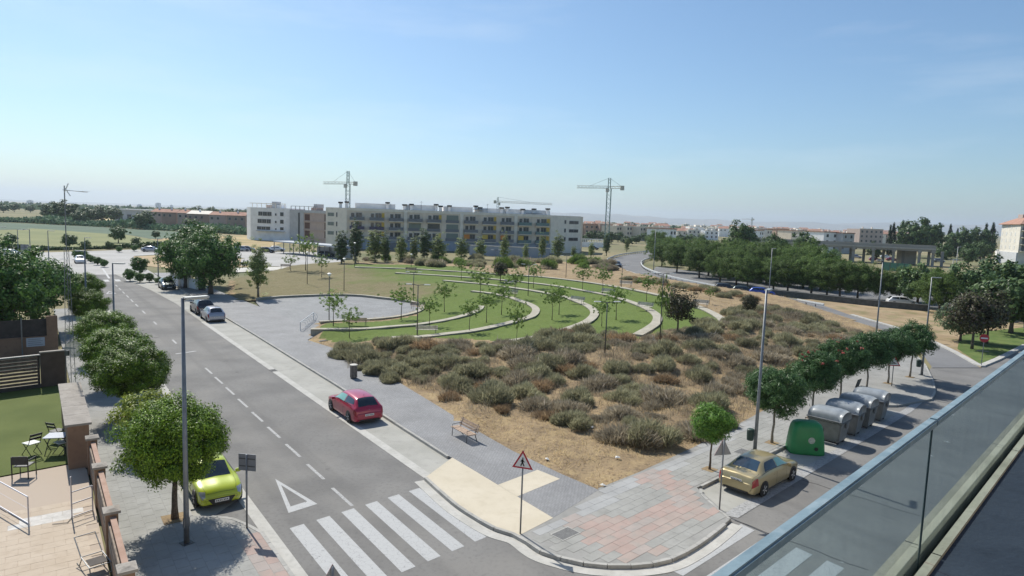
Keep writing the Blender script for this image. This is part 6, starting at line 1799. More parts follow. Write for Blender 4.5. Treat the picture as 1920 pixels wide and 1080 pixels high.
# ---- hills on the horizon
def hills():
    V = []; F = []
    r = np.random.default_rng(3)
    xs_ = np.linspace(-9500, 13000, 220)
    y0 = 10500
    for i, x in enumerate(xs_):
        px = 960 + x / y0 * FPX
        base = np.interp(px, [-400, 300, 900, 1080, 1200, 1330, 1420, 1550, 1650, 1760, 1900, 2400], [14, 18, 40, 150, 128, 108, 95, 118, 100, 170, 165, 190])
        h = base + 9 * math.sin(x * 0.004) + 6 * math.sin(x * 0.011 + 1) + r.normal(0, 1.5)
        V += [(x, y0, -5), (x, y0 + 500, h * 0.75), (x, y0 + 1100, h), (x, y0 + 2500, h * 0.9)]
    for i in range(len(xs_) - 1):
        for k in range(3):
            F.append((i * 4 + k, (i + 1) * 4 + k, (i + 1) * 4 + k + 1, i * 4 + k + 1))
    o = mesh_obj("hills", V, F, layered_ground("hill_ground", (0.14, 0.13, 0.08), (0.24, 0.2, 0.12), 0.002, (0.08, 0.09, 0.05), 0.006, 0.6, bump=0), smooth=True)
    structure(o)
hills()
# ------------------------------------------------------------------ the garden at the left
BRW = layered_ground("brown_wall", (0.24, 0.155, 0.105), (0.29, 0.19, 0.13), 0.8, (0.19, 0.12, 0.085), 4.0, 0.5, bump=0.15, bscale=40)
CAPM = layered_ground("cap_stone", (0.27, 0.245, 0.215), (0.34, 0.31, 0.275), 1.5, (0.17, 0.155, 0.135), 6.0, 0.6, bump=0.3, bscale=30)
RAILW = layered_ground("painted_rail", (0.34, 0.225, 0.17), (0.42, 0.29, 0.23), 1.5, (0.26, 0.17, 0.13), 6, 0.5, bump=0.1, bscale=40)
DARKW = mat("dark_panel", (0.055, 0.045, 0.04), 0.8, var=0.2, scale=3)
SLATW = mat("slat_wood", (0.12, 0.085, 0.065), 0.8, var=0.3, scale=4)
TILE1 = layered_ground("terrace_tile", (0.43, 0.355, 0.275), (0.475, 0.40, 0.318), 0.9, (0.35, 0.285, 0.22), 4, 0.4, bump=0.1, bscale=50)
TILE2 = mat("pale_terrace_tile", (0.47, 0.45, 0.42), 0.8, var=0.15, scale=3, coords='world')
TURFG = layered_ground("artificial_turf", (0.085, 0.112, 0.024), (0.115, 0.142, 0.035), 0.35, (0.07, 0.095, 0.02), 30, 0.6, bump=0.5, bscale=90)
GZ = 0.06
structure(sheet("garden_turf", [at(x, y, GZ) for x, y in ((-260, 780), (126, 716), (134, 868), (0, 893), (-330, 955))], GZ, TURFG))
terr = structure(slab("garden_terrace", [at(x, y, GZ) for x, y in ((-330, 957), (0, 895), (133, 870), (152, 867))] + [S1(8.3, -12.3), S1(-14, -12.3), S1(-14, -34), ], -0.05, GZ - 0.01, mat("grout", (0.40, 0.33, 0.265), 0.95)))
tp = [at(x, y, GZ) for x, y in ((-330, 957), (0, 895), (133, 870), (152, 867))] + [S1(8.3, -12.3), S1(-14, -12.3), S1(-14, -34)]
tpoly = [(p[0], p[1]) for p in tp]
pt = at(92, 970, GZ); 
def tile_mat(c):
    q = Vector((c.x - pt.x, c.y - pt.y))
    return TILE2 if abs(q.dot(Vector((U1.x, U1.y)))) < 0.42 and abs(q.dot(Vector((N1.x, N1.y)))) < 1.0 else TILE1
ax = Vector((N1.x, N1.y)); ay = Vector((U1.x, U1.y))
paving(terr, tpoly, Vector(S1(-5.4, -20.6).xy), ax, ay, 14, 32, 0.66, 0.44, 0.002, GZ, tile_mat, 300)
# boundary wall with a stone cap and the post and rail fence
gwall = thing("boundary_wall", "brown garden wall end with a long grey stone cap", "wall", (0, 0, 0))
FWD = Face(S1(8.7, -12.95), S1(8.7, -12.15)); 
b_ = MB(); b_.prism([(p.x, p.y) for p in ccw([S1(8.7, -12.95), S1(8.7, -12.15), S1(16.6, -12.15), S1(16.6, -12.95)])], 0, 2.0); b_.build("wall", BRW, gwall)
for k in range(5):
    u0 = 8.55 + k * 1.64
    b_ = MB(); b_.prism([(p.x, p.y) for p in ccw([S1(u0, -13.05), S1(u0, -12.05), S1(u0 + 1.62, -12.05), S1(u0 + 1.62, -13.05)])], 2.0, 2.1); b_.build("cap_stone", CAPM, gwall)
fence = thing("garden_fence", "brown post and rail garden fence along the left pavement", "fence", (0, 0, 0))
posts = [7.9, 4.05, -0.55, -4.9]
for u in posts:
    c = S1(u, -12.1)
    b_ = MB(); b_.box((0, 0, 0.78), (0.42, 0.36, 1.56)); o = b_.build("post", BRW, fence, loc=(c.x, c.y, 0)); o.rotation_euler = (0, 0, ANG1)
    b_ = MB(); b_.box((0, 0, 1.60), (0.56, 0.5, 0.09)); b_.taper((0, 0, 1.645), (0.5, 0.44), (0.2, 0.16), 0.05); o2 = b_.build("cap", CAPM, o)
for a_, c_ in zip(posts[:-1], posts[1:]):
    mid = (a_ + c_) / 2; ln = a_ - c_ - 0.44
    c = S1(mid, -12.1)
    def fb(name, sz, off, z, m):
        b_ = MB(); b_.box((0, off, z), sz); o = b_.build(name, m, fence, loc=(c.x, c.y, 0)); o.rotation_euler = (0, 0, ANG1); return o
    fb("top_rail", (ln, 0.17, 0.09), -0.02, 1.42, RAILW)
    fb("base_wall", (ln, 0.24, 0.45), 0, 0.225, BRW)
    n_ = int(ln / 0.62)
    for k in range(n_):
        b_ = MB(); b_.box((-ln / 2 + (k + 0.5) * ln / n_, 0, 0.91), (ln / n_ - 0.02, 0.05, 0.9)); o = b_.build("panel", DARKW, fence, loc=(c.x, c.y, 0)); o.rotation_euler = (0, 0, ANG1)
    for k in range(3):
        fb("inner_board", (ln * 0.98, 0.05, 0.22), 0.1, 0.6 + 0.3 * k, mat("weathered_board", (0.24, 0.19, 0.15), 0.85, var=0.3, scale=3))
# slatted fence and solid panel at the back of the turf
sf = thing("slatted_fence", "dark horizontal slat fence with a solid brown panel behind the turf", "fence", (0, 0, 0))
fa, fb_, fc = at(-240, 770), at(78, 728), at(126, 722)
FS = Face(fa, fb_); FP = Face(fb_, fc)
for k in range(8):
    FS.box("slat", 0, FS.L - 0.15, 0.35 + k * 0.22, 0.35 + k * 0.22 + 0.15, -0.03, 0.03, SLATW, sf)
for x in (FS.L - 0.1, FS.L - 2.4, FS.L - 4.7, FS.L - 7.0):
    FS.box("post", x - 0.06, x + 0.06, 0, 2.1, -0.12, -0.04, DARKW, sf)
FS.box("top_rail", 0, FS.L, 2.12, 2.18, -0.08, 0.06, mat("pale_rail", (0.5, 0.47, 0.43), 0.6), sf); FS.box("plinth", 0, FS.L, 0, 0.3, -0.1, 0.05, DARKW, sf)
FP.box("solid_panel", 0.0, FP.L, 0, 2.25, -0.15, 0.0, mat("brown_panel", (0.10, 0.07, 0.055), 0.85, var=0.15, scale=2), sf); FP.box("panel_cap", -0.03, FP.L + 0.05, 2.25, 2.32, -0.25, 0.06, CAPM, sf)
# neighbour's wall
nw = thing("neighbour_wall", "brown wall with a dark recess and a white notice, behind the slat fence", "wall", (0, 0, 0))
na, nb_ = at(-150, 686), at(110, 664)
FN = Face(na, nb_)
FN.box("wall", 0, FN.L, 0, 1.5, -0.4, 0, BRW, nw); FN.box("pillar", FN.L - 0.7, FN.L, 1.5, 3.0, -0.4, 0, BRW, nw); FN.box("pillar", FN.L - 5.0, FN.L - 4.4, 1.5, 3.0, -0.4, 0, BRW, nw); FN.box("recess_screen", FN.L - 4.4, FN.L - 0.7, 1.5, 2.8, -0.3, -0.2, DARKW, nw); FN.box("recess_screen", 0, FN.L - 5.0, 1.5, 2.8, -0.3, -0.2, DARKW, nw)
no = FN.box("notice_board", FN.L - 2.0, FN.L - 0.85, 0.75, 1.42, 0.005, 0.03, mat("notice_white", (0.42, 0.46, 0.52), 0.6), nw)
for k in range(4):
    FN.box("notice_line", FN.L - 1.9, FN.L - 0.98 - 0.1 * (k % 2), 0.86 + k * 0.14, 0.9 + k * 0.14, 0.031, 0.034, mat("notice_grey", (0.2, 0.22, 0.26), 0.7), nw)
FN.box("notice_post", FN.L - 2.3, FN.L - 2.22, 0, 3.0, 0.1, 0.18, STEEL, nw)
# low grey building with a white roof at the frame's edge
lg = thing("gatehouse", "low grey gatehouse with a white roof edge at the far left", "small building", (0, 0, 0))
FGH = Face(at(-40, 505), at(22, 503)); FGH.box("wall", 0, FGH.L, 0, 1.9, -4, 0, W_GREY, lg); FGH.box("roof", -0.2, FGH.L + 0.1, 1.9, 2.1, -4.2, 0.2, W_WHITE, lg); FGH.box("corner_pier", FGH.L, FGH.L + 1.0, 0, 2.0, -1.0, 0.1, STEELD, lg)
# white wall under the bushy trees
ww = thing("garden_wall", "white garden wall with pillars and a black gate under the bushy trees", "wall", (0, 0, 0))
FWW = Face(at(320, 535), at(384, 547))
FWW.box("wall", 0, FWW.L * 0.78, 0, 1.5, -0.25, 0, W_WHITE, ww)
for k in range(4): FWW.box("pillar", k * FWW.L * 0.25, k * FWW.L * 0.25 + 0.5, 0, 2.1, -0.35, 0.1, W_PALE, ww)
FWW.box("gate", FWW.L * 0.82, FWW.L, 0, 2.2, -0.1, 0, DARKW, ww)
# lattice antenna mast
ms = thing("antenna_mast", "thin lattice antenna mast with a round dish beside the garden wall", "antenna mast", at(134, 738))
b_ = MB(); lat_h = 9.0
for k in range(3):
    a = k * 2.094
    b_.tube([(math.cos(a) * 0.3, math.sin(a) * 0.3, 0), (math.cos(a) * 0.13, math.sin(a) * 0.13, lat_h)], 0.017, 5)
for i in range(18):
    for k in range(3):
        z0, z1 = i * lat_h / 18, (i + 1) * lat_h / 18
        r_0, r_1 = 0.3 - 0.17 * z0 / lat_h, 0.3 - 0.17 * z1 / lat_h
        a, a2 = k * 2.094, (k + 1) * 2.094
        if i % 2: a, a2 = a2, a
        b_.tube([(math.cos(a) * r_0, math.sin(a) * r_0, z0), (math.cos(a2) * r_1, math.sin(a2) * r_1, z1)], 0.007, 3, cap=False)
b_.build("lattice", STEEL, ms)
b_ = MB(); b_.tube([(0, 0, 8.8), (0, 0, 12.7)], 0.03, 6); b_.build("pole", STEEL, ms)
b_ = MB(); b_.tube([(-0.1, 0, 12.45), (1.5, -0.2, 12.35)], 0.02, 5)
for k in range(7):
    b_.tube([(0.35 + k * 0.17, -0.3 - 0.02 * k, 12.4), (0.35 + k * 0.17, 0.2, 12.4)], 0.008, 4)
b_.tube([(0.0, 0, 12.3), (0.25, 0, 12.85)], 0.03, 5); b_.tube([(0.05, 0, 12.55), (0.35, 0, 12.1)], 0.03, 5); b_.build("aerial", LAMPW, ms)
V = []; F = []; n_ = 24
for i in range(6):
    r_ = 0.52 * i / 5
    for k in range(n_): V.append((math.cos(2 * math.pi * k / n_) * r_, -0.14 * (i / 5) ** 2, math.sin(2 * math.pi * k / n_) * r_))
for i in range(5):
    for k in range(n_): F.append((i * n_ + k, i * n_ + (k + 1) % n_, (i + 1) * n_ + (k + 1) % n_, (i + 1) * n_ + k))
dm = bpy.data.materials.new("dish_mesh"); nt_, N_, L__, bs_ = nodes_of(dm)
bs_.inputs["Base Color"].default_value = (0.30, 0.34, 0.33, 1); bs_.inputs["Alpha"].default_value = 0.62; bs_.inputs["Roughness"].default_value = 0.6
ds = mesh_obj("dish", V, F, dm, ms, smooth=True, loc=(0.35, -0.1, 2.85)); ds.rotation_euler = (0.1, 0, 0.3)
b_ = MB(); b_.tube([(0, 0, 2.85), (0.35, 0, 2.85)], 0.03, 5); b_.box((0.02, -0.3, 2.6), (0.2, 0.16, 0.3)); b_.build("bracket", STEELD, ms)

# garden furniture
BLK = mat("black_metal", (0.02, 0.022, 0.022), 0.5); PLW = mat("pale_seat", (0.62, 0.64, 0.62), 0.6); TBL = mat("table_top", (0.34, 0.38, 0.45), 0.5)
def folding_chair(p, ang, label, seat=PLW):
    t = thing("folding_chair", label, "chair", p, ang, "folding chairs on the turf"); t.scale = (1.25,) * 3
    for k in range(4):
        b_ = MB(); b_.box((0, -0.17 + k * 0.112, 0.45), (0.42, 0.1, 0.025)); b_.build("seat_slat", seat, t)
    for s in (-1, 1):
        x = s * 0.2
        b_ = MB(); b_.tube([(x, -0.26, 0), (x, 0.18, 0.48), (x, 0.32, 0.86)], 0.014, 5); b_.build("leg", BLK, t)
        b_ = MB(); b_.tube([(x * 0.9, 0.3, 0), (x * 0.9, -0.2, 0.44)], 0.014, 5); b_.build("leg", BLK, t)
    for k in range(2):
        b_ = MB(); b_.box((0, 0.25 + k * 0.05, 0.66 + k * 0.14), (0.42, 0.02, 0.08)); b_.build("back_slat", BLK, t)
folding_chair(at(60, 852, GZ), 1.15 + math.pi, "folding chair with a pale seat on the turf, left of the table")
folding_chair(at(118, 850, GZ), -0.5, "folding chair with a pale seat in front of the garden table")
folding_chair(at(108, 828, GZ), 2.9, "folding chair tucked behind the garden table", BLK)
t = thing("folding_table", "small square table with a blue grey top on the turf", "table", at(108, 850, GZ), 0.25); t.scale = (1.2,) * 3
for k in range(5):
    b_ = MB(); b_.box((0, -0.28 + k * 0.14, 0.72), (0.75, 0.13, 0.025)); b_.build("top_slat", TBL, t)
for s in (-1, 1):
    for q_ in (-1, 1):
        b_ = MB(); b_.tube([(s * 0.33, q_ * 0.3, 0), (s * 0.33, -q_ * 0.3, 0.7)], 0.016, 5); b_.build("leg", BLK, t)
t = thing("garden_chair", "black armchair at the edge of the turf and tiles", "chair", at(46, 893, GZ), math.pi + 0.15); t.scale = (1.2,) * 3
b_ = MB(); b_.box((0, 0, 0.43), (0.48, 0.46, 0.04)); b_.build("seat", BLK, t, bevel=0.01)
b_ = MB(); b_.box((0, 0.25, 0.66), (0.5, 0.04, 0.3)); b_.build("backrest", BLK, t, bevel=0.01)
for s in (-1, 1):
    b_ = MB(); b_.tube([(s * 0.26, -0.24, 0), (s * 0.26, -0.24, 0.64), (s * 0.26, 0.26, 0.66)], 0.02, 6); b_.build("armrest", BLK, t)
    b_ = MB(); b_.tube([(s * 0.26, 0.26, 0), (s * 0.26, 0.26, 0.8)], 0.02, 6); b_.build("leg", BLK, t)
TUBE = mat("pale_tube", (0.48, 0.47, 0.50), 0.4, 0.2)
t = thing("drying_rack", "rectangular tubular frame standing on the terrace tiles at the left edge", "rack", at(54, 984, GZ), 0)
q0 = at(54, 984, GZ); q1 = at(-20, 940, GZ); dv = Vector((q1.x - q0.x, q1.y - q0.y, 0))
for s in (0, 1):
    b_ = MB(); b_.tube([dv * s, dv * s + Vector((0, 0, 1.05))], 0.025, 7); b_.build("upright", TUBE, t)
for z, nm in ((1.05, "top_bar"), (0.05, "bottom_bar"), (0.6, "wire")):
    b_ = MB(); b_.tube([Vector((0, 0, z)), dv + Vector((0, 0, z))], 0.025 if nm != "wire" else 0.006, 6); b_.build(nm, TUBE, t)
t = thing("towel_stand", "tubular towel stand on the tiles beside the fence", "stand", at(135, 972, GZ), 0)
q0 = at(135, 972, GZ); q1 = at(174, 958, GZ); dv = Vector((q1.x - q0.x, q1.y - q0.y, 0))
for s in (0, 1):
    b_ = MB(); b_.tube([dv * s, dv * s + Vector((0, 0, 1.0 + 0.6 * (1 - s)))], 0.024, 7); b_.build("upright", TUBE, t)
for z in (0.05, 0.55, 1.0):
    b_ = MB(); b_.tube([Vector((0, 0, z)), dv + Vector((0, 0, z))], 0.022, 6); b_.build("cross_bar", TUBE, t)
b_ = MB(); b_.tube([(0, 0, 0.05), (0.1, -0.4, 0.03), (-0.35, -0.55, 0.03)], 0.014, 5); b_.build("foot", BLK, t)
t = thing("lounger_frame", "bare bent tube lounger frame with a dark cloth beside the fence", "lounger", at(176, 1062, GZ), ANG1 + 0.2)
for y in (-0.3, 0.3):
    b_ = MB(); b_.tube([(-0.8, y, 0.05), (-0.7, y, 0.32), (0.2, y, 0.34), (0.9, y, 0.75)], 0.018, 6); b_.build("side_tube", STEEL, t)
    b_ = MB(); b_.tube([(0.1, y, 0.33), (0.3, y * 1.1, 0.02), (0.55, y * 1.1, 0.02)], 0.016, 6); b_.build("leg", BLK, t)
for x, z in ((-0.8, 0.05), (-0.7, 0.32), (0.2, 0.34), (0.9, 0.75)):
    b_ = MB(); b_.tube([(x, -0.3, z), (x, 0.3, z)], 0.016, 6); b_.build("cross_tube", STEEL, t)
b_ = MB(); b_.box((-0.35, 0, 0.33), (0.5, 0.5, 0.02)); b_.build("cloth", DARKW, t)

# ------------------------------------------------------------------ our own roof terrace: slab, kerb and glass balustrade
VG = 0.0
def SB(u, v, z=0.0):
    """plan point beside the balustrade line, which is turned slightly from the street"""
    return S2(u, 13.552 - 0.0249 * (u + 21.77) + v, z)
own = thing("own_building", "building under the viewer, its dark terrace floor and pale kerb at lower right", "building", (0, 0, 0))
FLO = layered_ground("terrace_membrane", (0.030, 0.036, 0.050), (0.045, 0.052, 0.068), 0.8, (0.02, 0.024, 0.034), 6.0, 0.5, rough=0.75, bump=0.2, bscale=30)
b_ = MB(); b_.prism([(p.x, p.y) for p in ccw([SB(-40, VG - 0.12), SB(2, VG - 0.12), SB(2, VG + 14), SB(-40, VG + 14)])], 0, 9.3); b_.build("wall", W_CREAM, own)
b_ = MB(); b_.prism([(p.x, p.y) for p in ccw([SB(-39, VG + 0.086), SB(1.9, VG + 0.086), SB(1.9, VG + 5), SB(-39, VG + 5)])], 9.3, 9.695); b_.build("terrace_floor", FLO, own)
KB = layered_ground("kerb_stone_beige", (0.34, 0.30, 0.22), (0.42, 0.37, 0.28), 2.0, (0.22, 0.19, 0.14), 8.0, 0.6, bump=0.2, bscale=40)
for k in range(14):
    u0 = -39 + k * 2.9
    for nm, v0, v1, z in (("kerb_stone", VG + 0.035, VG + 0.085, 9.72), ("kerb_stone", VG - 0.12, VG - 0.03, 9.74)):
        b_ = MB(); b_.prism([(p.x, p.y) for p in ccw([SB(u0, v0), SB(u0 + 2.885, v0), SB(u0 + 2.885, v1), SB(u0, v1)])], 9.3, z); b_.build(nm, KB, own)
b_ = MB(); b_.prism([(p.x, p.y) for p in ccw([SB(-39, VG - 0.03), SB(1.9, VG - 0.03), SB(1.9, VG + 0.035), SB(-39, VG + 0.035)])], 9.3, 9.6); b_.build("channel", mat("channel_dark", (0.03, 0.025, 0.02), 0.9), own)
b_ = MB(); b_.prism([(p.x, p.y) for p in ccw([SB(-40, VG + 5.0), SB(2, VG + 5.0), SB(2, VG + 14), SB(-40, VG + 14)])], 9.3, 12.6); b_.build("added_upper_wall", W_CREAM, own)  # unseen pale wall behind the viewer, added for the glass to reflect
# droppings and dust specks on the membrane, part of the floor
WS = mat("dropping", (0.5, 0.5, 0.5), 0.9)
hp = random.Random(2)
for k in range(34):
    u = hp.uniform(-24.5, -17); v = VG + 0.25 + hp.random() ** 1.2 * 1.6
    c = SB(u, v, 9.502); n_ = 7; r_ = hp.uniform(0.004, 0.018)
    P = [c + Vector((math.cos(a) * r_ * hp.uniform(0.5, 1.3), math.sin(a) * r_ * hp.uniform(0.5, 1.6), 0)) for a in [2 * math.pi * q / n_ for q in range(n_)]]
    sheet("dropping", [(p.x, p.y) for p in P], 9.698, WS, own)
gm = bpy.data.materials.new("balustrade_glass"); nt_, N_, L__, bs_ = nodes_of(gm)
N_.remove(bs_)
tr_ = N_.new("ShaderNodeBsdfTransparent"); tr_.inputs["Color"].default_value = (0.66, 0.80, 0.84, 1)
gl_ = N_.new("ShaderNodeBsdfGlossy"); gl_.inputs["Roughness"].default_value = 0.02; gl_.inputs["Color"].default_value = (0.9, 0.95, 1, 1)
df_ = N_.new("ShaderNodeBsdfDiffuse"); df_.inputs["Color"].default_value = (0.35, 0.45, 0.5, 1)
fr_ = N_.new("ShaderNodeFresnel"); fr_.inputs["IOR"].default_value = 1.55
m1_ = N_.new("ShaderNodeMixShader"); m2_ = N_.new("ShaderNodeMixShader"); m2_.inputs["Fac"].default_value = 0.12
dn_ = N_.new("ShaderNodeTexNoise"); dn_.inputs["Scale"].default_value = 5.0; dn_.inputs["Detail"].default_value = 8; dn_.inputs["Roughness"].default_value = 0.7
dg_ = N_.new("ShaderNodeNewGeometry"); dp_ = N_.new("ShaderNodeMapping"); dp_.inputs["Scale"].default_value = (1.0, 1.0, 0.35)
dr_ = N_.new("ShaderNodeMapRange"); dr_.inputs["From Min"].default_value = 0.35; dr_.inputs["From Max"].default_value = 0.75; dr_.inputs["To Min"].default_value = 0.07; dr_.inputs["To Max"].default_value = 0.24
L__.new(dg_.outputs["Position"], dp_.inputs["Vector"]); L__.new(dp_.outputs[0], dn_.inputs["Vector"]); L__.new(dn_.outputs["Fac"], dr_.inputs["Value"]); L__.new(dr_.outputs["Result"], m2_.inputs["Fac"])
L__.new(fr_.outputs[0], m1_.inputs["Fac"]); L__.new(tr_.outputs[0], m1_.inputs[1]); L__.new(gl_.outputs[0], m1_.inputs[2])
L__.new(m1_.outputs[0], m2_.inputs[1]); L__.new(df_.outputs[0], m2_.inputs[2]); L__.new(m2_.outputs[0], N_["Material Output"].inputs["Surface"])
bal = thing("glass_balustrade", "bluish glass balustrade with a pale top rail at lower right", "balustrade", (0, 0, 0))
EDGE = mat("glass_edge", (0.02, 0.045, 0.05), 0.3)
for u0 in (-36.77, -31.77, -26.77, -21.77, -16.77, -11.77):
    a = SB(u0 + 0.012, VG, 9.45); c = SB(u0 + 4.988, VG, 9.45)
    o = mesh_obj("glass_pane", [a, c, (c.x, c.y, 10.56), (a.x, a.y, 10.56)], [(0, 1, 2, 3)], gm, bal)
    b_ = MB()
    e0 = SB(u0, VG, 9.45); b_.tube([e0, e0 + Vector((0, 0, 1.1))], 0.006, 6); b_.build("pane_edge", EDGE, bal)
RAILB = layered_ground("rail_blue_grey", (0.15, 0.215, 0.25), (0.20, 0.275, 0.31), 3.0, (0.3, 0.36, 0.39), 14.0, 0.5, rough=0.5, bump=0.1, bscale=30)
for k, u0 in enumerate((-33.17, -21.77, -10.37)):
    b_ = MB(); b_.prism([(p.x, p.y) for p in ccw([SB(u0 + 0.004, VG - 0.026), SB(u0 + 11.39, VG - 0.026), SB(u0 + 11.39, VG + 0.026), SB(u0 + 0.004, VG + 0.026)])], 10.555, 10.6); b_.build("top_rail", RAILB, bal, bevel=0.008)
# ------------------------------------------------------------------ planting
SIDE = [(1.1, (0.85, 0.85, 0.90), "street", 0, "round leafy street tree beside the lime green hatchback"), (9.2, (1.0, 1.0, 0.85), "yellow", 0, "small yellow green tree just behind the nearest round street tree"),
        (15.5, (0.98, 0.98, 0.80), "street", 1, "second round street tree along the left pavement, over the fence corner"), (22.6, (0.98, 0.98, 0.76), "street", 2, "third round street tree along the left pavement"),
        (31.0, (0.92, 0.92, 0.75), "street", 0, "fourth round street tree along the left pavement, by the lamp post"), (46.5, (0.8, 0.8, 0.72), "street", 1, "fifth round street tree along the left pavement"),
        (57.0, (1.0, 1.0, 0.85), "street", 2, "street tree farthest down the left pavement"),]
for u, s, k, v, lb in SIDE:
    p = S1(u, -9.95 if u < 12 else -9.82, ZP); plant(k, p, lb, "street trees along the left pavement", v, s)
for px, py, s, lb in ((-10, 655, 1.0, "dark leafy tree behind the brown boundary wall at the picture's edge"), (62, 625, 0.86, "dark leafy tree behind the brown wall, beside the mast")):
    p = at(px, py); plant("big", p, lb, "garden trees behind the wall", 0 if px < 0 else 1, s)
for px, py, s, v, lb in ((395, 553, 1.0, 0, "big bushy tree shading the edge of the plaza"), (348, 541, 0.92, 1, "big bushy tree behind the white garden wall"), (372, 535, 1.1, 0, "tall bushy tree rising behind the two trees beside the plaza")):
    plant("big", at(px, py), lb, "big trees beside the plaza", v, s)
p = on_park(484, 556); plant("poplar", p, "slim poplar standing alone at the corner of the plaza wall", None, 0, (0.95, 0.95, 0.82))
# poplars and light trees behind the lawn: (x, foot y, top y, kind)
POP = [(640, 500, 432, "poplard", "dense dark poplar left of the poplar row"), (667, 500, 415, "poplard", "tallest dark poplar in front of the pale flats"), (703, 498, 428, "poplar", "broad pale poplar, third in the row"), (722, 497, 436, "poplard", "narrow dark poplar beside a broad pale one"),
       (752, 496, 437, "poplar", "pale poplar in front of the grey garages"), (776, 496, 440, "poplar", "slim pale poplar, sixth in the row"), (795, 494, 428, "poplard", "dark pointed poplar behind slim pale ones"), (822, 495, 440, "poplar", "wide bushy poplar in the middle of the row"),
       (865, 492, 443, "poplar", "pale poplar right of the wide bushy one"), (900, 491, 446, "poplar", "broad olive poplar beside the purple tree"), (945, 493, 437, "poplar", "thin tall poplar behind the purple tree"), (985, 492, 455, "poplar", "short young poplar right of the purple tree"),
       (1016, 489, 438, "poplar", "narrow poplar at the right end of the flats"), (1045, 489, 436, "poplar", "bushy poplar in front of the end wall of the flats"), (1075, 486, 460, "poplar", "low poplar right of the end wall"), (1108, 486, 452, "poplar", "small poplar beside the kiosk road"), (1137, 480, 437, "poplard", "dark poplar beneath the tall crane"), (1175, 473, 445, "poplar", "thin pale poplar behind the road bend")]
for i, (x, yb, yt, k, lb) in enumerate(POP):
    g = at(x, yb, 0.3); hor = 409 + (x - 960) * math.tan(ROLL)
    h = (yb - yt) * g.y / FPX * 1.0
    wd = [1.35, 1.0, 1.5, 1.0, 1.15, 0.95, 1.2, 1.75, 1.5, 1.5, 0.95, 1.0, 0.9, 1.35, 1.3, 1.1, 1.2, 1.0][i]
    plant(k, g, lb, "poplars behind the lawn", i, (wd * h / 9, wd * h / 9, h / 9.0))
for x, yb, yt, s, lb in ((573, 507, 452, 1.0, "leafy young tree by the pale footpath near the carport"), (603, 520, 485, 0.8, "thin young tree on the scorched grass"), (545, 508, 485, 0.5, "low bush by the bench on the pale footpath")):
    plant("young", on_park(x, yb), lb, None, 0, 1.0 if yb > 515 else (1.6, 1.6, 1.7) if x == 573 else (1.0, 1.0, 0.75))
YOUNG = [(655, 633, 575, "denser young tree in front of the plaza, by the cycle rack"), (625, 612, 545, "spindly young tree beside the plaza lamp"), (752, 600, 535, "young tree at the tip of the plaza"), (833, 585, 528, "young tree with a wide flat crown in the middle lawn"),
         (805, 613, 556, "slender young tree by the second coping, near the bench"), (880, 622, 562, "young tree on the lawn in front of the third coping"), (912, 605, 545, "leafy young tree between the second and third copings"), (940, 590, 530, "small young tree right of the wide flat crown"), (900, 560, 500, "young tree behind the third coping, at its upper end"),
         (965, 560, 505, "young tree on the grass below the purple tree"), (1035, 600, 540, "young tree near the bend of the fourth coping"), (1048, 590, 532, "young tree behind the one at the fourth coping's bend"), (1092, 545, 498, "small tree on the upper lawn, towards the flats"), (1000, 540, 495, "spindly tree on the upper lawn right of the purple tree"), (1130, 550, 500, "young tree on the strip above the fifth coping"),
         (1155, 600, 535, "bright young tree near the bend of the fifth coping"), (1128, 612, 560, "staked young tree by the double armed lamp"), (1212, 565, 515, "small tree at the top edge of the lawn"), (1330, 570, 540, "sapling on the bare slope below the guardrail"), (865, 525, 485, "small tree on the far lawn, left of the purple tree")]
for i, (x, yb, yt, lb) in enumerate(YOUNG):
    p = on_park(x, yb); h = (yb - yt) * p.y / FPX
    plant("young", p, lb, "young trees on the terraces", i, (h / 3.6, h / 3.6, h / 3.75))
for x, yb, yt, w, k, lb in ((968, 655, 560, 1.0, 0, "sparse upright tree with reddish twigs at the bottom of the lawn"), (938, 528, 487, 1.0, 1, "purple leaved tree on the far lawn"), (1270, 625, 535, 1.0, 0, "purple and green tree at the right end of the lawn"), (1405, 592, 548, 1.0, 1, "small dark plum tree on the bare slope")):
    p = on_park(x, yb); h = (yb - yt) * p.y / FPX
    plant("purple" if x != 968 else "young", p, lb, None, k, (h / 4.2 * w,) * 3 if x != 968 else (h / 4.0 * 0.55, h / 4.0 * 0.55, h / 4.0))
p = on_park(1240, 640); plant("young", p, "slim sparse tree in front of the purple and green tree", None, 2, (0.5, 0.5, 1.45))
# oleander standards along the side pavement
OL = [(2.04, -0.77, "lime", 0, 1.05, "small bright green ball tree beside the back of a triangular sign"), (8.3, -0.62, "oleander", 0, 1.25, "oleander standard behind the green bottle bank"), (14.9, -1.2, "oleander_f", 0, 1.22, "red flowering oleander standard behind the first grey container"),
      (20.3, -1.5, "oleander_f", 1, 1.28, "oleander standard with few red flowers behind the middle containers"), (25.3, -1.5, "oleander", 1, 1.28, "oleander standard before the hump warning sign"), (29.4, -1.3, "oleander", 0, 1.26, "oleander standard at the hump warning sign"), (33.4, -0.9, "oleander", 1, 1.3, "last oleander standard at the bend of the pavement")]
for u, v, k, i, s, lb in OL:
    plant(k, S2(u, v, ZP), lb, "clipped trees along the side pavement", i, s)
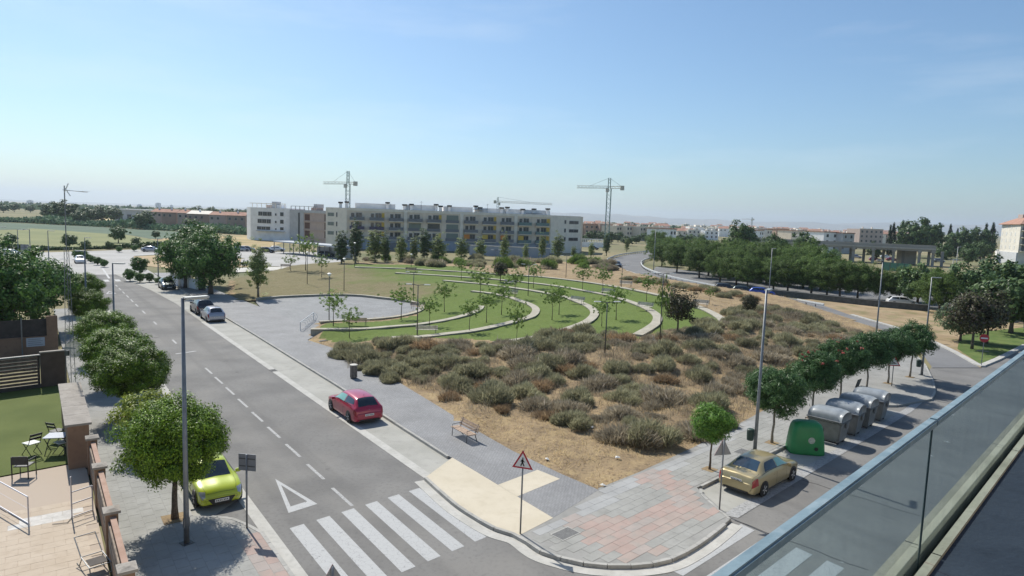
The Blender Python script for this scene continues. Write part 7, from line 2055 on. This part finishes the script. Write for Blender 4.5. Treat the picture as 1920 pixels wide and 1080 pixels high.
# planting holes round the trunks
for u, v, *_ in OL:
    c = S2(u, v)
    structure(sheet("tree_pit", [c + Vector((math.cos(a), math.sin(a), 0)) * 0.42 for a in [ANG2 + math.pi / 4 + k * math.pi / 2 for k in range(4)]], ZP + 0.012, SOIL))
for u, *_ in SIDE:
    c = S1(u, -9.95 if u < 12 else -9.82)
    structure(sheet("tree_pit", [c + Vector((math.cos(a), math.sin(a), 0)) * 0.6 for a in [ANG1 + math.pi / 4 + k * math.pi / 2 for k in range(4)]], ZP + 0.012, SOIL))

# pines between the bend and the car park
PN = []
def rowline(x):
    return float(np.interp(x, [1222, 1270, 1330, 1395, 1461, 1563, 1702, 1780], [494, 510, 528, 540, 547, 559, 567, 572]))
for i in range(15):
    x = 1240 + i * 34; PN.append((x, rowline(x) - 1, 0.92, 0))
for i in range(13):
    x = 1228 + i * 35; PN.append((x, rowline(x) - 12, 1.0, 1))
for i in range(10):
    x = 1236 + i * 30; PN.append((x, rowline(x) - 21, 1.08, 2))
ORD = ["first", "second", "third", "fourth", "fifth", "sixth", "seventh", "eighth", "ninth", "tenth", "eleventh", "twelfth", "thirteenth", "fourteenth", "fifteenth", "sixteenth"]
PINEL = ["pine in the front row behind the guardrail, over the car park", "pine in the middle of the grove inside the bend", "pine at the back of the grove inside the bend"]
for i, (x, y, s, row) in enumerate(PN):
    if x > 1560: s *= 0.86
    if x > 1560 and row == 1: continue
    plant("pine", at(x + rng.uniform(-9, 9), y, 0), PINEL[row] if row else "%s pine from the left in the front row behind the guardrail" % ORD[i], "pines, row %d" % (row + 1), i, s * rng.uniform(0.88, 1.1))
for x, y, s, k, lb in ((1800, 640, 0.95, "olive", "grey green willowy tree beside the sandy verge"), (1822, 655, 1.55, "purple", "big purple plum tree above the no entry sign"), (1850, 645, 1.4, "purple", "second purple plum tree, beside the white van"),
                       (1895, 625, 1.0, "far", "dark tree behind the purple trees at the picture's edge"), (1760, 588, 0.85, "pine", "pine at the right end of the car park row"), (1815, 592, 0.9, "far", "round green tree behind the willowy tree"), (1870, 590, 1.0, "far", "green tree below the red roofed block"), (1930, 600, 1.1, "far", "green tree under the red roofed block, cut by the picture's edge"), (1720, 575, 0.8, "far", "green tree between the viaduct and the car park")):
    plant(k, at(x, y), lb, None, int(x) % 3, s)
# cypresses and tall trees behind the viaduct
for i, (x, yt, d) in enumerate(((1672, 415, 330), (1688, 413, 330), (1760, 424, 330), (1778, 420, 340), (1826, 422, 345), (1845, 418, 345), (1858, 415, 350), (1666, 421, 320), (1792, 426, 330))):
    g = far_at(x, 470, d); hor = 409 + (x - 960) * math.tan(ROLL); h = CAM_H + (hor - yt) * d / FPX
    plant("cypress", (g.x, g.y, 0), "%s dark cypress from the left on the skyline behind the viaduct" % ORD[sorted((1672, 1688, 1760, 1778, 1826, 1845, 1858, 1666, 1792)).index(x)], "cypresses on the skyline", i, (h / 12.5,) * 3)
TL = [(1712, 412, 310, "tall round tree above the concrete viaduct"), (1742, 418, 315, "tall tree right of the roundest tree above the viaduct"), (1800, 428, 330, "dark tree among the cypresses"), (1838, 430, 330, "dark tree beside the red roofed block"), (1390, 419, 230, "big round tree behind the pine grove, before the town"), (1455, 440, 220, "low round tree behind the pine grove"), (1510, 438, 215, "tree at the left end of the viaduct"),
      (1770, 455, 260, "tree in front of the cypresses"), (1818, 458, 250, "leafy tree below the cypresses"), (1840, 452, 290, "pale tree left of the red roofed block"), (1640, 455, 260, "tree under the viaduct's far side")]
for i, (x, yt, d, lb) in enumerate(TL):
    g = far_at(x, 470, d); hor = 409 + (x - 960) * math.tan(ROLL); h = CAM_H + (hor - yt) * d / FPX
    plant("far", (g.x, g.y, 0), lb, None, i, (h / 8.0 * 0.85, h / 8.0 * 0.85, h / 8.0))
# trees on the plain at the left and before the town
TF = [(95, 385, 420), (125, 378, 380), (135, 384, 400), (185, 388, 400), (170, 392, 390), (215, 390, 450), (150, 396, 360), (365, 388, 520), (395, 389, 520), (430, 392, 560), (450, 394, 560), (340, 390, 560), (272, 397, 330), (30, 382, 700), (10, 382, 650), (60, 385, 700)]
for i, (x, yt, d) in enumerate(TF):
    g = far_at(x, 470, d); hor = 409 + (x - 960) * math.tan(ROLL); h = CAM_H + (hor - yt) * d / FPX
    plant("far", (g.x, g.y, 0), "distant dark tree on the plain beyond the reed bed", "distant trees on the plain", i, (h / 8.0 * 1.25, h / 8.0 * 1.25, h / 8.0))
for i, (x, y, s) in enumerate(((222, 455, 0.62), (255, 461, 0.3), (205, 467, 0.25), (292, 448, 0.35), (160, 469, 0.3), (20, 460, 0.4), (130, 466, 0.45))):
    plant("far", at(x, y), ["bush standing in the crop field", "low bush beside the far road"][1 if i else 0], None if i == 0 else "low bushes beside the far road", i, s)
for i in range(14):
    x = 1090 + i * 17; d = 330 + (i * 37) % 90
    g = far_at(x, 470, d)
    plant("far", (g.x, g.y, 0), "bushy tree among the buildings beyond the road bend", "trees before the town", i, (0.9, 0.9, rng.uniform(0.55, 0.8)))
# clipped round shrubs along the far pavement
for i, (x, y, s) in enumerate(((244, 527, 1.0), (262, 530, 0.85), (280, 529, 0.75), (262, 514, 1.6), (315, 541, 0.95), (297, 533, 0.6), (195, 501, 0.8), (183, 497, 0.85), (173, 493, 0.8), (165, 489, 0.8), (224, 473, 0.8), (252, 471, 0.9), (45, 500, 1.0), (36, 497, 0.8), (145, 486, 1.1), (158, 485, 0.9))):
    plant("ball", at(x, y), ["clipped round shrub beside the dark parked car", "clipped round shrub along the far street", "round shrub beside the junction"][0 if i < 6 else 1 if i < 12 else 2], ["shrubs by the dark parked car", "shrubs along the far street", "shrubs beside the junction"][0 if i < 6 else 1 if i < 12 else 2], i, s, cat="shrub")
finish_protos()

# bushes on the planting bed
bushpoly = [(p.x, p.y) for p in [on_park(x, y) for x, y in ((622, 648), (700, 642), (760, 640), (860, 640), (930, 652), (1010, 640), (1060, 622), (1190, 632), (1300, 616), (1352, 608), (1370, 590), (1440, 572), (1500, 585), (1560, 606), (1625, 634), (1560, 680), (1480, 730), (1420, 765), (1370, 800), (1290, 830), (1180, 845), (1120, 825), (1080, 815), (1030, 790), (960, 775), (880, 770), (820, 735), (740, 715), (660, 690))]]
dense = [(p.x, p.y) for p in [on_park(x, y) for x, y in ((630, 655), (760, 642), (930, 655), (1060, 640), (1080, 690), (1000, 760), (930, 775), (850, 735), (700, 700))]]
XB = [p[0] for p in bushpoly]; YB = [p[1] for p in bushpoly]
done = []
BL = {"rosemary": ("grey green rosemary bush on the bare slope", "rosemary bushes on the slope"), "lavender": ("dry grey lavender bush on the bare slope", "dry lavender bushes on the slope"), "brown": ("withered brown bush on the bare slope", "withered brown bushes on the slope"), "green": ("green leafy shrub behind the lawn", "shrubs behind the lawn")}
def bush(kind, p, s, label=None):
    o = data_obj("bush", BUSH[kind][rng.randrange(len(BUSH[kind]))], None, None, (p.x, p.y, p.z - 0.03))
    o.scale = (s * rng.uniform(0.9, 1.15), s * rng.uniform(0.9, 1.15), s * rng.uniform(0.85, 1.15)); o.rotation_euler = (0, 0, rng.uniform(0, 6.28))
    tag(o, label or BL[kind][0], "bush", "shrubs in the bed behind the lawn" if label and "behind the lawn" in label else None if label else BL[kind][1], "thing")
for x, y, k, s, lb in ((1080, 795, "rosemary", 1.0, "lone rosemary bush near the tip of the bed"), (930, 755, "rosemary", 1.5, "big dark rosemary bush in front, facing the bench"), (845, 722, "rosemary", 1.0, None), (1170, 825, "lavender", 1.3, "dry bush with bare twigs near the corner pavement"), (1215, 820, "rosemary", 1.2, "rosemary bush nearest the clipped lime green ball tree"), (1165, 750, "rosemary", 1.0, None), (650, 672, "rosemary", 1.0, None)):
    p = on_park(x, y); bush(k, p, s, lb); done.append((p.x, p.y, s))
tries = 0; nb = 0
while nb < 225 and tries < 9000:
    tries += 1
    x = rng.uniform(min(XB), max(XB)); y = rng.uniform(min(YB), max(YB))
    if not inside(bushpoly, x, y): continue
    dn = inside(dense, x, y)
    s = rng.uniform(0.45, 1.25) * (1.2 if dn else 1.05)
    gap = 0.6 if dn else 0.95
    if any((x - a) ** 2 + (y - b_) ** 2 < (gap * (s + c)) ** 2 for a, b_, c in done): continue
    r = rng.random()
    k = "rosemary" if (r < 0.8 if dn else r < 0.55) else "lavender" if r < 0.88 else "brown"
    bush(k, Vector((x, y, tz(x, y))), s); done.append((x, y, s)); nb += 1
for i in range(44):
    x = rng.uniform(690, 1145); y = rng.uniform(489, 507) + (x - 900) * 0.012
    p = at(x, y, 0.9); p.z = tz(p.x, p.y)
    bush("green" if i % 3 == 0 else "lavender" if i % 3 == 1 else "rosemary", p, rng.uniform(1.2, 2.1), None if i % 3 == 0 else "grey green shrub in the bed behind the lawn")
for i in range(24):
    x = 1180 + i * 10 + rng.uniform(-5, 5); y = 524 + (x - 1180) * 0.16 + rng.uniform(-1, 5)
    p = at(x, y, 0.7); p.z = tz(p.x, p.y)
    bush("brown" if i % 2 else "rosemary", p, rng.uniform(0.8, 1.3))
# straw litter on the bare soil: nobody could count it
def straw():
    r = np.random.default_rng(5)
    n = 85000
    poly = np.array(bed2)
    X = r.uniform(-26, 60, n * 5); Y = r.uniform(26, 125, n * 5)
    keep = poly_mask(bed2, X, Y) & ~poly_mask(lawn_poly, X, Y)
    pr = np.clip(1.35 - Y / 75, 0.22, 1) * (0.35 + 0.65 * (np.sin(X * 0.7 + np.sin(Y * 0.5) * 2) * np.cos(Y * 0.6) > -0.2))
    keep &= r.random(len(X)) < pr
    X = X[keep][:n]; Y = Y[keep][:n]; m = len(X)
    Zs = tz_many(X, Y)
    a = r.random(m) * 6.283; ln = r.uniform(0.06, 0.24, m); tilt = r.uniform(0.1, 1.1, m)
    D = np.stack([np.cos(a) * np.cos(tilt), np.sin(a) * np.cos(tilt), np.sin(tilt)], 1); S = np.stack([-np.sin(a), np.cos(a), np.zeros(m)], 1)
    C = np.stack([X, Y, Zs + 0.06], 1)
    w = 0.012
    V = np.stack([C - S * w, C + S * w, C + D * ln[:, None] + S * w * 0.3, C + D * ln[:, None] - S * w * 0.3], 1).reshape(-1, 3)
    me = array_mesh("dry_grass", V, np.arange(m * 4).reshape(-1, 4)); me.materials.append(LEAF["straw"])
    return tag(data_obj("dry_grass", me), "dry straw littering the bare soil of the planting bed", "grass", None, "stuff")
straw()
def weeds():
    r = np.random.default_rng(15)
    nc = 1500
    X = r.uniform(min(XB), max(XB), nc * 4); Y = r.uniform(min(YB), max(YB), nc * 4)
    k = poly_mask(bushpoly, X, Y); X = X[k][:nc]; Y = Y[k][:nc]; m = len(X); per = 34
    Zs = tz_many(X, Y)
    sc = r.uniform(0.5, 1.2, m)
    C = np.stack([X, Y, Zs], 1)[:, None, :] + r.normal(0, 1, (m, per, 3)) * np.array([0.28, 0.28, 0.0]) * sc[:, None, None]
    C = C.reshape(-1, 3); n = len(C)
    D = np.stack([r.normal(0, 0.35, n), r.normal(0, 0.35, n), np.full(n, 1.0)], 1); D /= np.linalg.norm(D, axis=1)[:, None]
    S = np.cross(D, r.normal(0, 1, (n, 3))); S /= np.linalg.norm(S, axis=1)[:, None]
    ln = (np.repeat(sc, per) * r.uniform(0.25, 0.62, n))[:, None]
    V = np.stack([C - S * 0.010, C + S * 0.010, C + D * ln + S * 0.004, C + D * ln - S * 0.004], 1).reshape(-1, 3)
    me = array_mesh("dry_weeds", V, np.arange(n * 4).reshape(-1, 4)); me.materials.append(LEAF["lavender"])
    tag(data_obj("dry_weeds", me), "thin dry weeds growing between the bushes", "weeds", None, "stuff")
weeds()
# scraps of litter lying on the bare soil
LIT = mat("litter_paper", (0.62, 0.62, 0.6), 0.7)
for x, y, lb in ((1003, 708, "white scrap of litter among the bushes above the bench"), (1067, 752, "small white scrap between rosemary bushes"), (1110, 803, "white scrap beside the lone rosemary bush"), (1026, 863, "small white scrap at the tip of the planting bed"), (1130, 912, "white wrapper by the corner pavement"), (1158, 860, "small pale scrap on the soil near the dry twigs"), (607, 640, "dark board lying by the plaza corner")):
    p = on_park(x, y)
    b_ = MB(); b_.add([(-0.14, -0.06, 0.02), (0.1, -0.09, 0.05), (0.15, 0.06, 0.03), (-0.08, 0.1, 0.07), (0.0, 0.0, 0.11), (0.02, 0.01, 0.0)], [(0, 1, 4), (1, 2, 4), (2, 3, 4), (3, 0, 4), (1, 0, 5), (2, 1, 5), (3, 2, 5), (0, 3, 5)])
    o = b_.build("litter_scrap", LIT if "dark" not in lb else BLACKP, None, loc=(p.x, p.y, p.z + 0.03)); o.rotation_euler = (0, 0, x * 0.7); o.scale = (1, 1, 1) if "dark" not in lb else (3.5, 2.0, 0.8)
    tag(o, lb, "litter", None, "thing")
dg = thing("drain_grate", "dark drain grate in the gutter across from the plaza", "drain grate", S1(23.5, 0.12, 0.016), ANG1)
for k in range(6):
    b_ = MB(); b_.box((-0.3 + k * 0.12, 0, 0.006), (0.06, 0.34, 0.012)); b_.build("bar", COVER, dg)
b_ = MB(); b_.box((0, 0.2, 0.007), (0.8, 0.05, 0.014)); b_.box((0, -0.2, 0.007), (0.8, 0.05, 0.014)); b_.build("rim_frame", COVER, dg)
# reed bed across the fields
def reeds():
    r = np.random.default_rng(6)
    a0 = at(-80, 421); P = [at(x, y) for x, y in ((-90, 415), (30, 417), (100, 421), (200, 426), (300, 432), (400, 437), (470, 441), (530, 444))]
    n = 9000
    t = r.random(n) * (len(P) - 1); i = t.astype(int); f = t - i
    PX = np.array([p.x for p in P]); PY = np.array([p.y for p in P])
    X = PX[i] * (1 - f) + PX[i + 1] * f; Y = PY[i] * (1 - f) + PY[i + 1] * f + r.uniform(0, 16, n)
    h = 3.0 + 1.1 * np.sin(X * 0.12) + r.uniform(-0.8, 1.2, n)
    C = np.stack([X, Y, h * r.uniform(0.1, 0.85, n)], 1)
    D = np.stack([r.normal(0, 0.4, n), -0.6 * np.ones(n), np.full(n, 0.5)], 1)
    V, Q = leaf_cards(C, D, 2.0, 0.5, 8)
    me = array_mesh("reed_bed", V, Q); me.materials.append(LEAF["reed"])
    tag(data_obj("reed_bed", me), "long band of green reeds crossing the fields", "reeds", None, "stuff")
    P = [at(x, y) for x, y in ((-60, 473), (20, 471), (110, 469), (220, 466), (320, 464))]
    n = 3500
    t = r.random(n) * (len(P) - 1); i = t.astype(int); f = t - i
    PX = np.array([p.x for p in P]); PY = np.array([p.y for p in P])
    X = PX[i] * (1 - f) + PX[i + 1] * f; Y = PY[i] * (1 - f) + PY[i + 1] * f + r.uniform(0, 4, n)
    C = np.stack([X, Y, r.uniform(0.1, 1.5, n) * (0.7 + 0.4 * np.sin(X * 0.3))], 1)
    V, Q = leaf_cards(C, np.stack([r.normal(0, 0.4, n), -0.6 * np.ones(n), np.full(n, 0.5)], 1), 0.8, 0.5, 9)
    me = array_mesh("roadside_hedge", V, Q); me.materials.append(LEAF["far"])
    tag(data_obj("roadside_hedge", me), "ragged green hedge between the far road and the pale field", "hedge", None, "thing")
    # far belt of woodland on the horizon, reads as one mass
    n = 9000
    X = r.uniform(-2600, 500, n); Y = r.uniform(900, 1500, n) + np.abs(X) * 0.1
    C = np.stack([X, Y, r.uniform(0.5, 8.5, n) * (0.65 + 0.35 * np.sin(X * 0.011) * np.cos(Y * 0.013))], 1)
    V, Q = leaf_cards(C, np.stack([r.normal(0, 0.4, n), -0.8 * np.ones(n), np.full(n, 0.4)], 1), 9.0, 0.7, 10)
    me = array_mesh("far_woodland", V, Q); me.materials.append(LEAF["far"])
    tag(data_obj("far_woodland", me), "distant belt of woodland along the horizon", "woodland", None, "stuff")
reeds()
# ------------------------------------------------------------------ haze
def haze():
    x, y0, y1 = 14500, -900, 15000
    b_ = MB(); b_.box((0, (y0 + y1) / 2, 129), (2 * x, y1 - y0, 262))
    m = bpy.data.materials.new("haze_air"); m.use_nodes = True
    N = m.node_tree.nodes; L_ = m.node_tree.links
    N.remove(N["Principled BSDF"])
    v = N.new("ShaderNodeVolumePrincipled")
    v.inputs["Color"].default_value = (0.78, 0.88, 1.0, 1)
    v.inputs["Density"].default_value = 0.00011
    v.inputs["Anisotropy"].default_value = 0.25
    L_.new(v.outputs[0], N["Material Output"].inputs["Volume"])
    o = b_.build("haze", m); tag(o, kind="stuff"); o["label"] = "pale summer haze over the plain"; o["category"] = "haze"
haze()
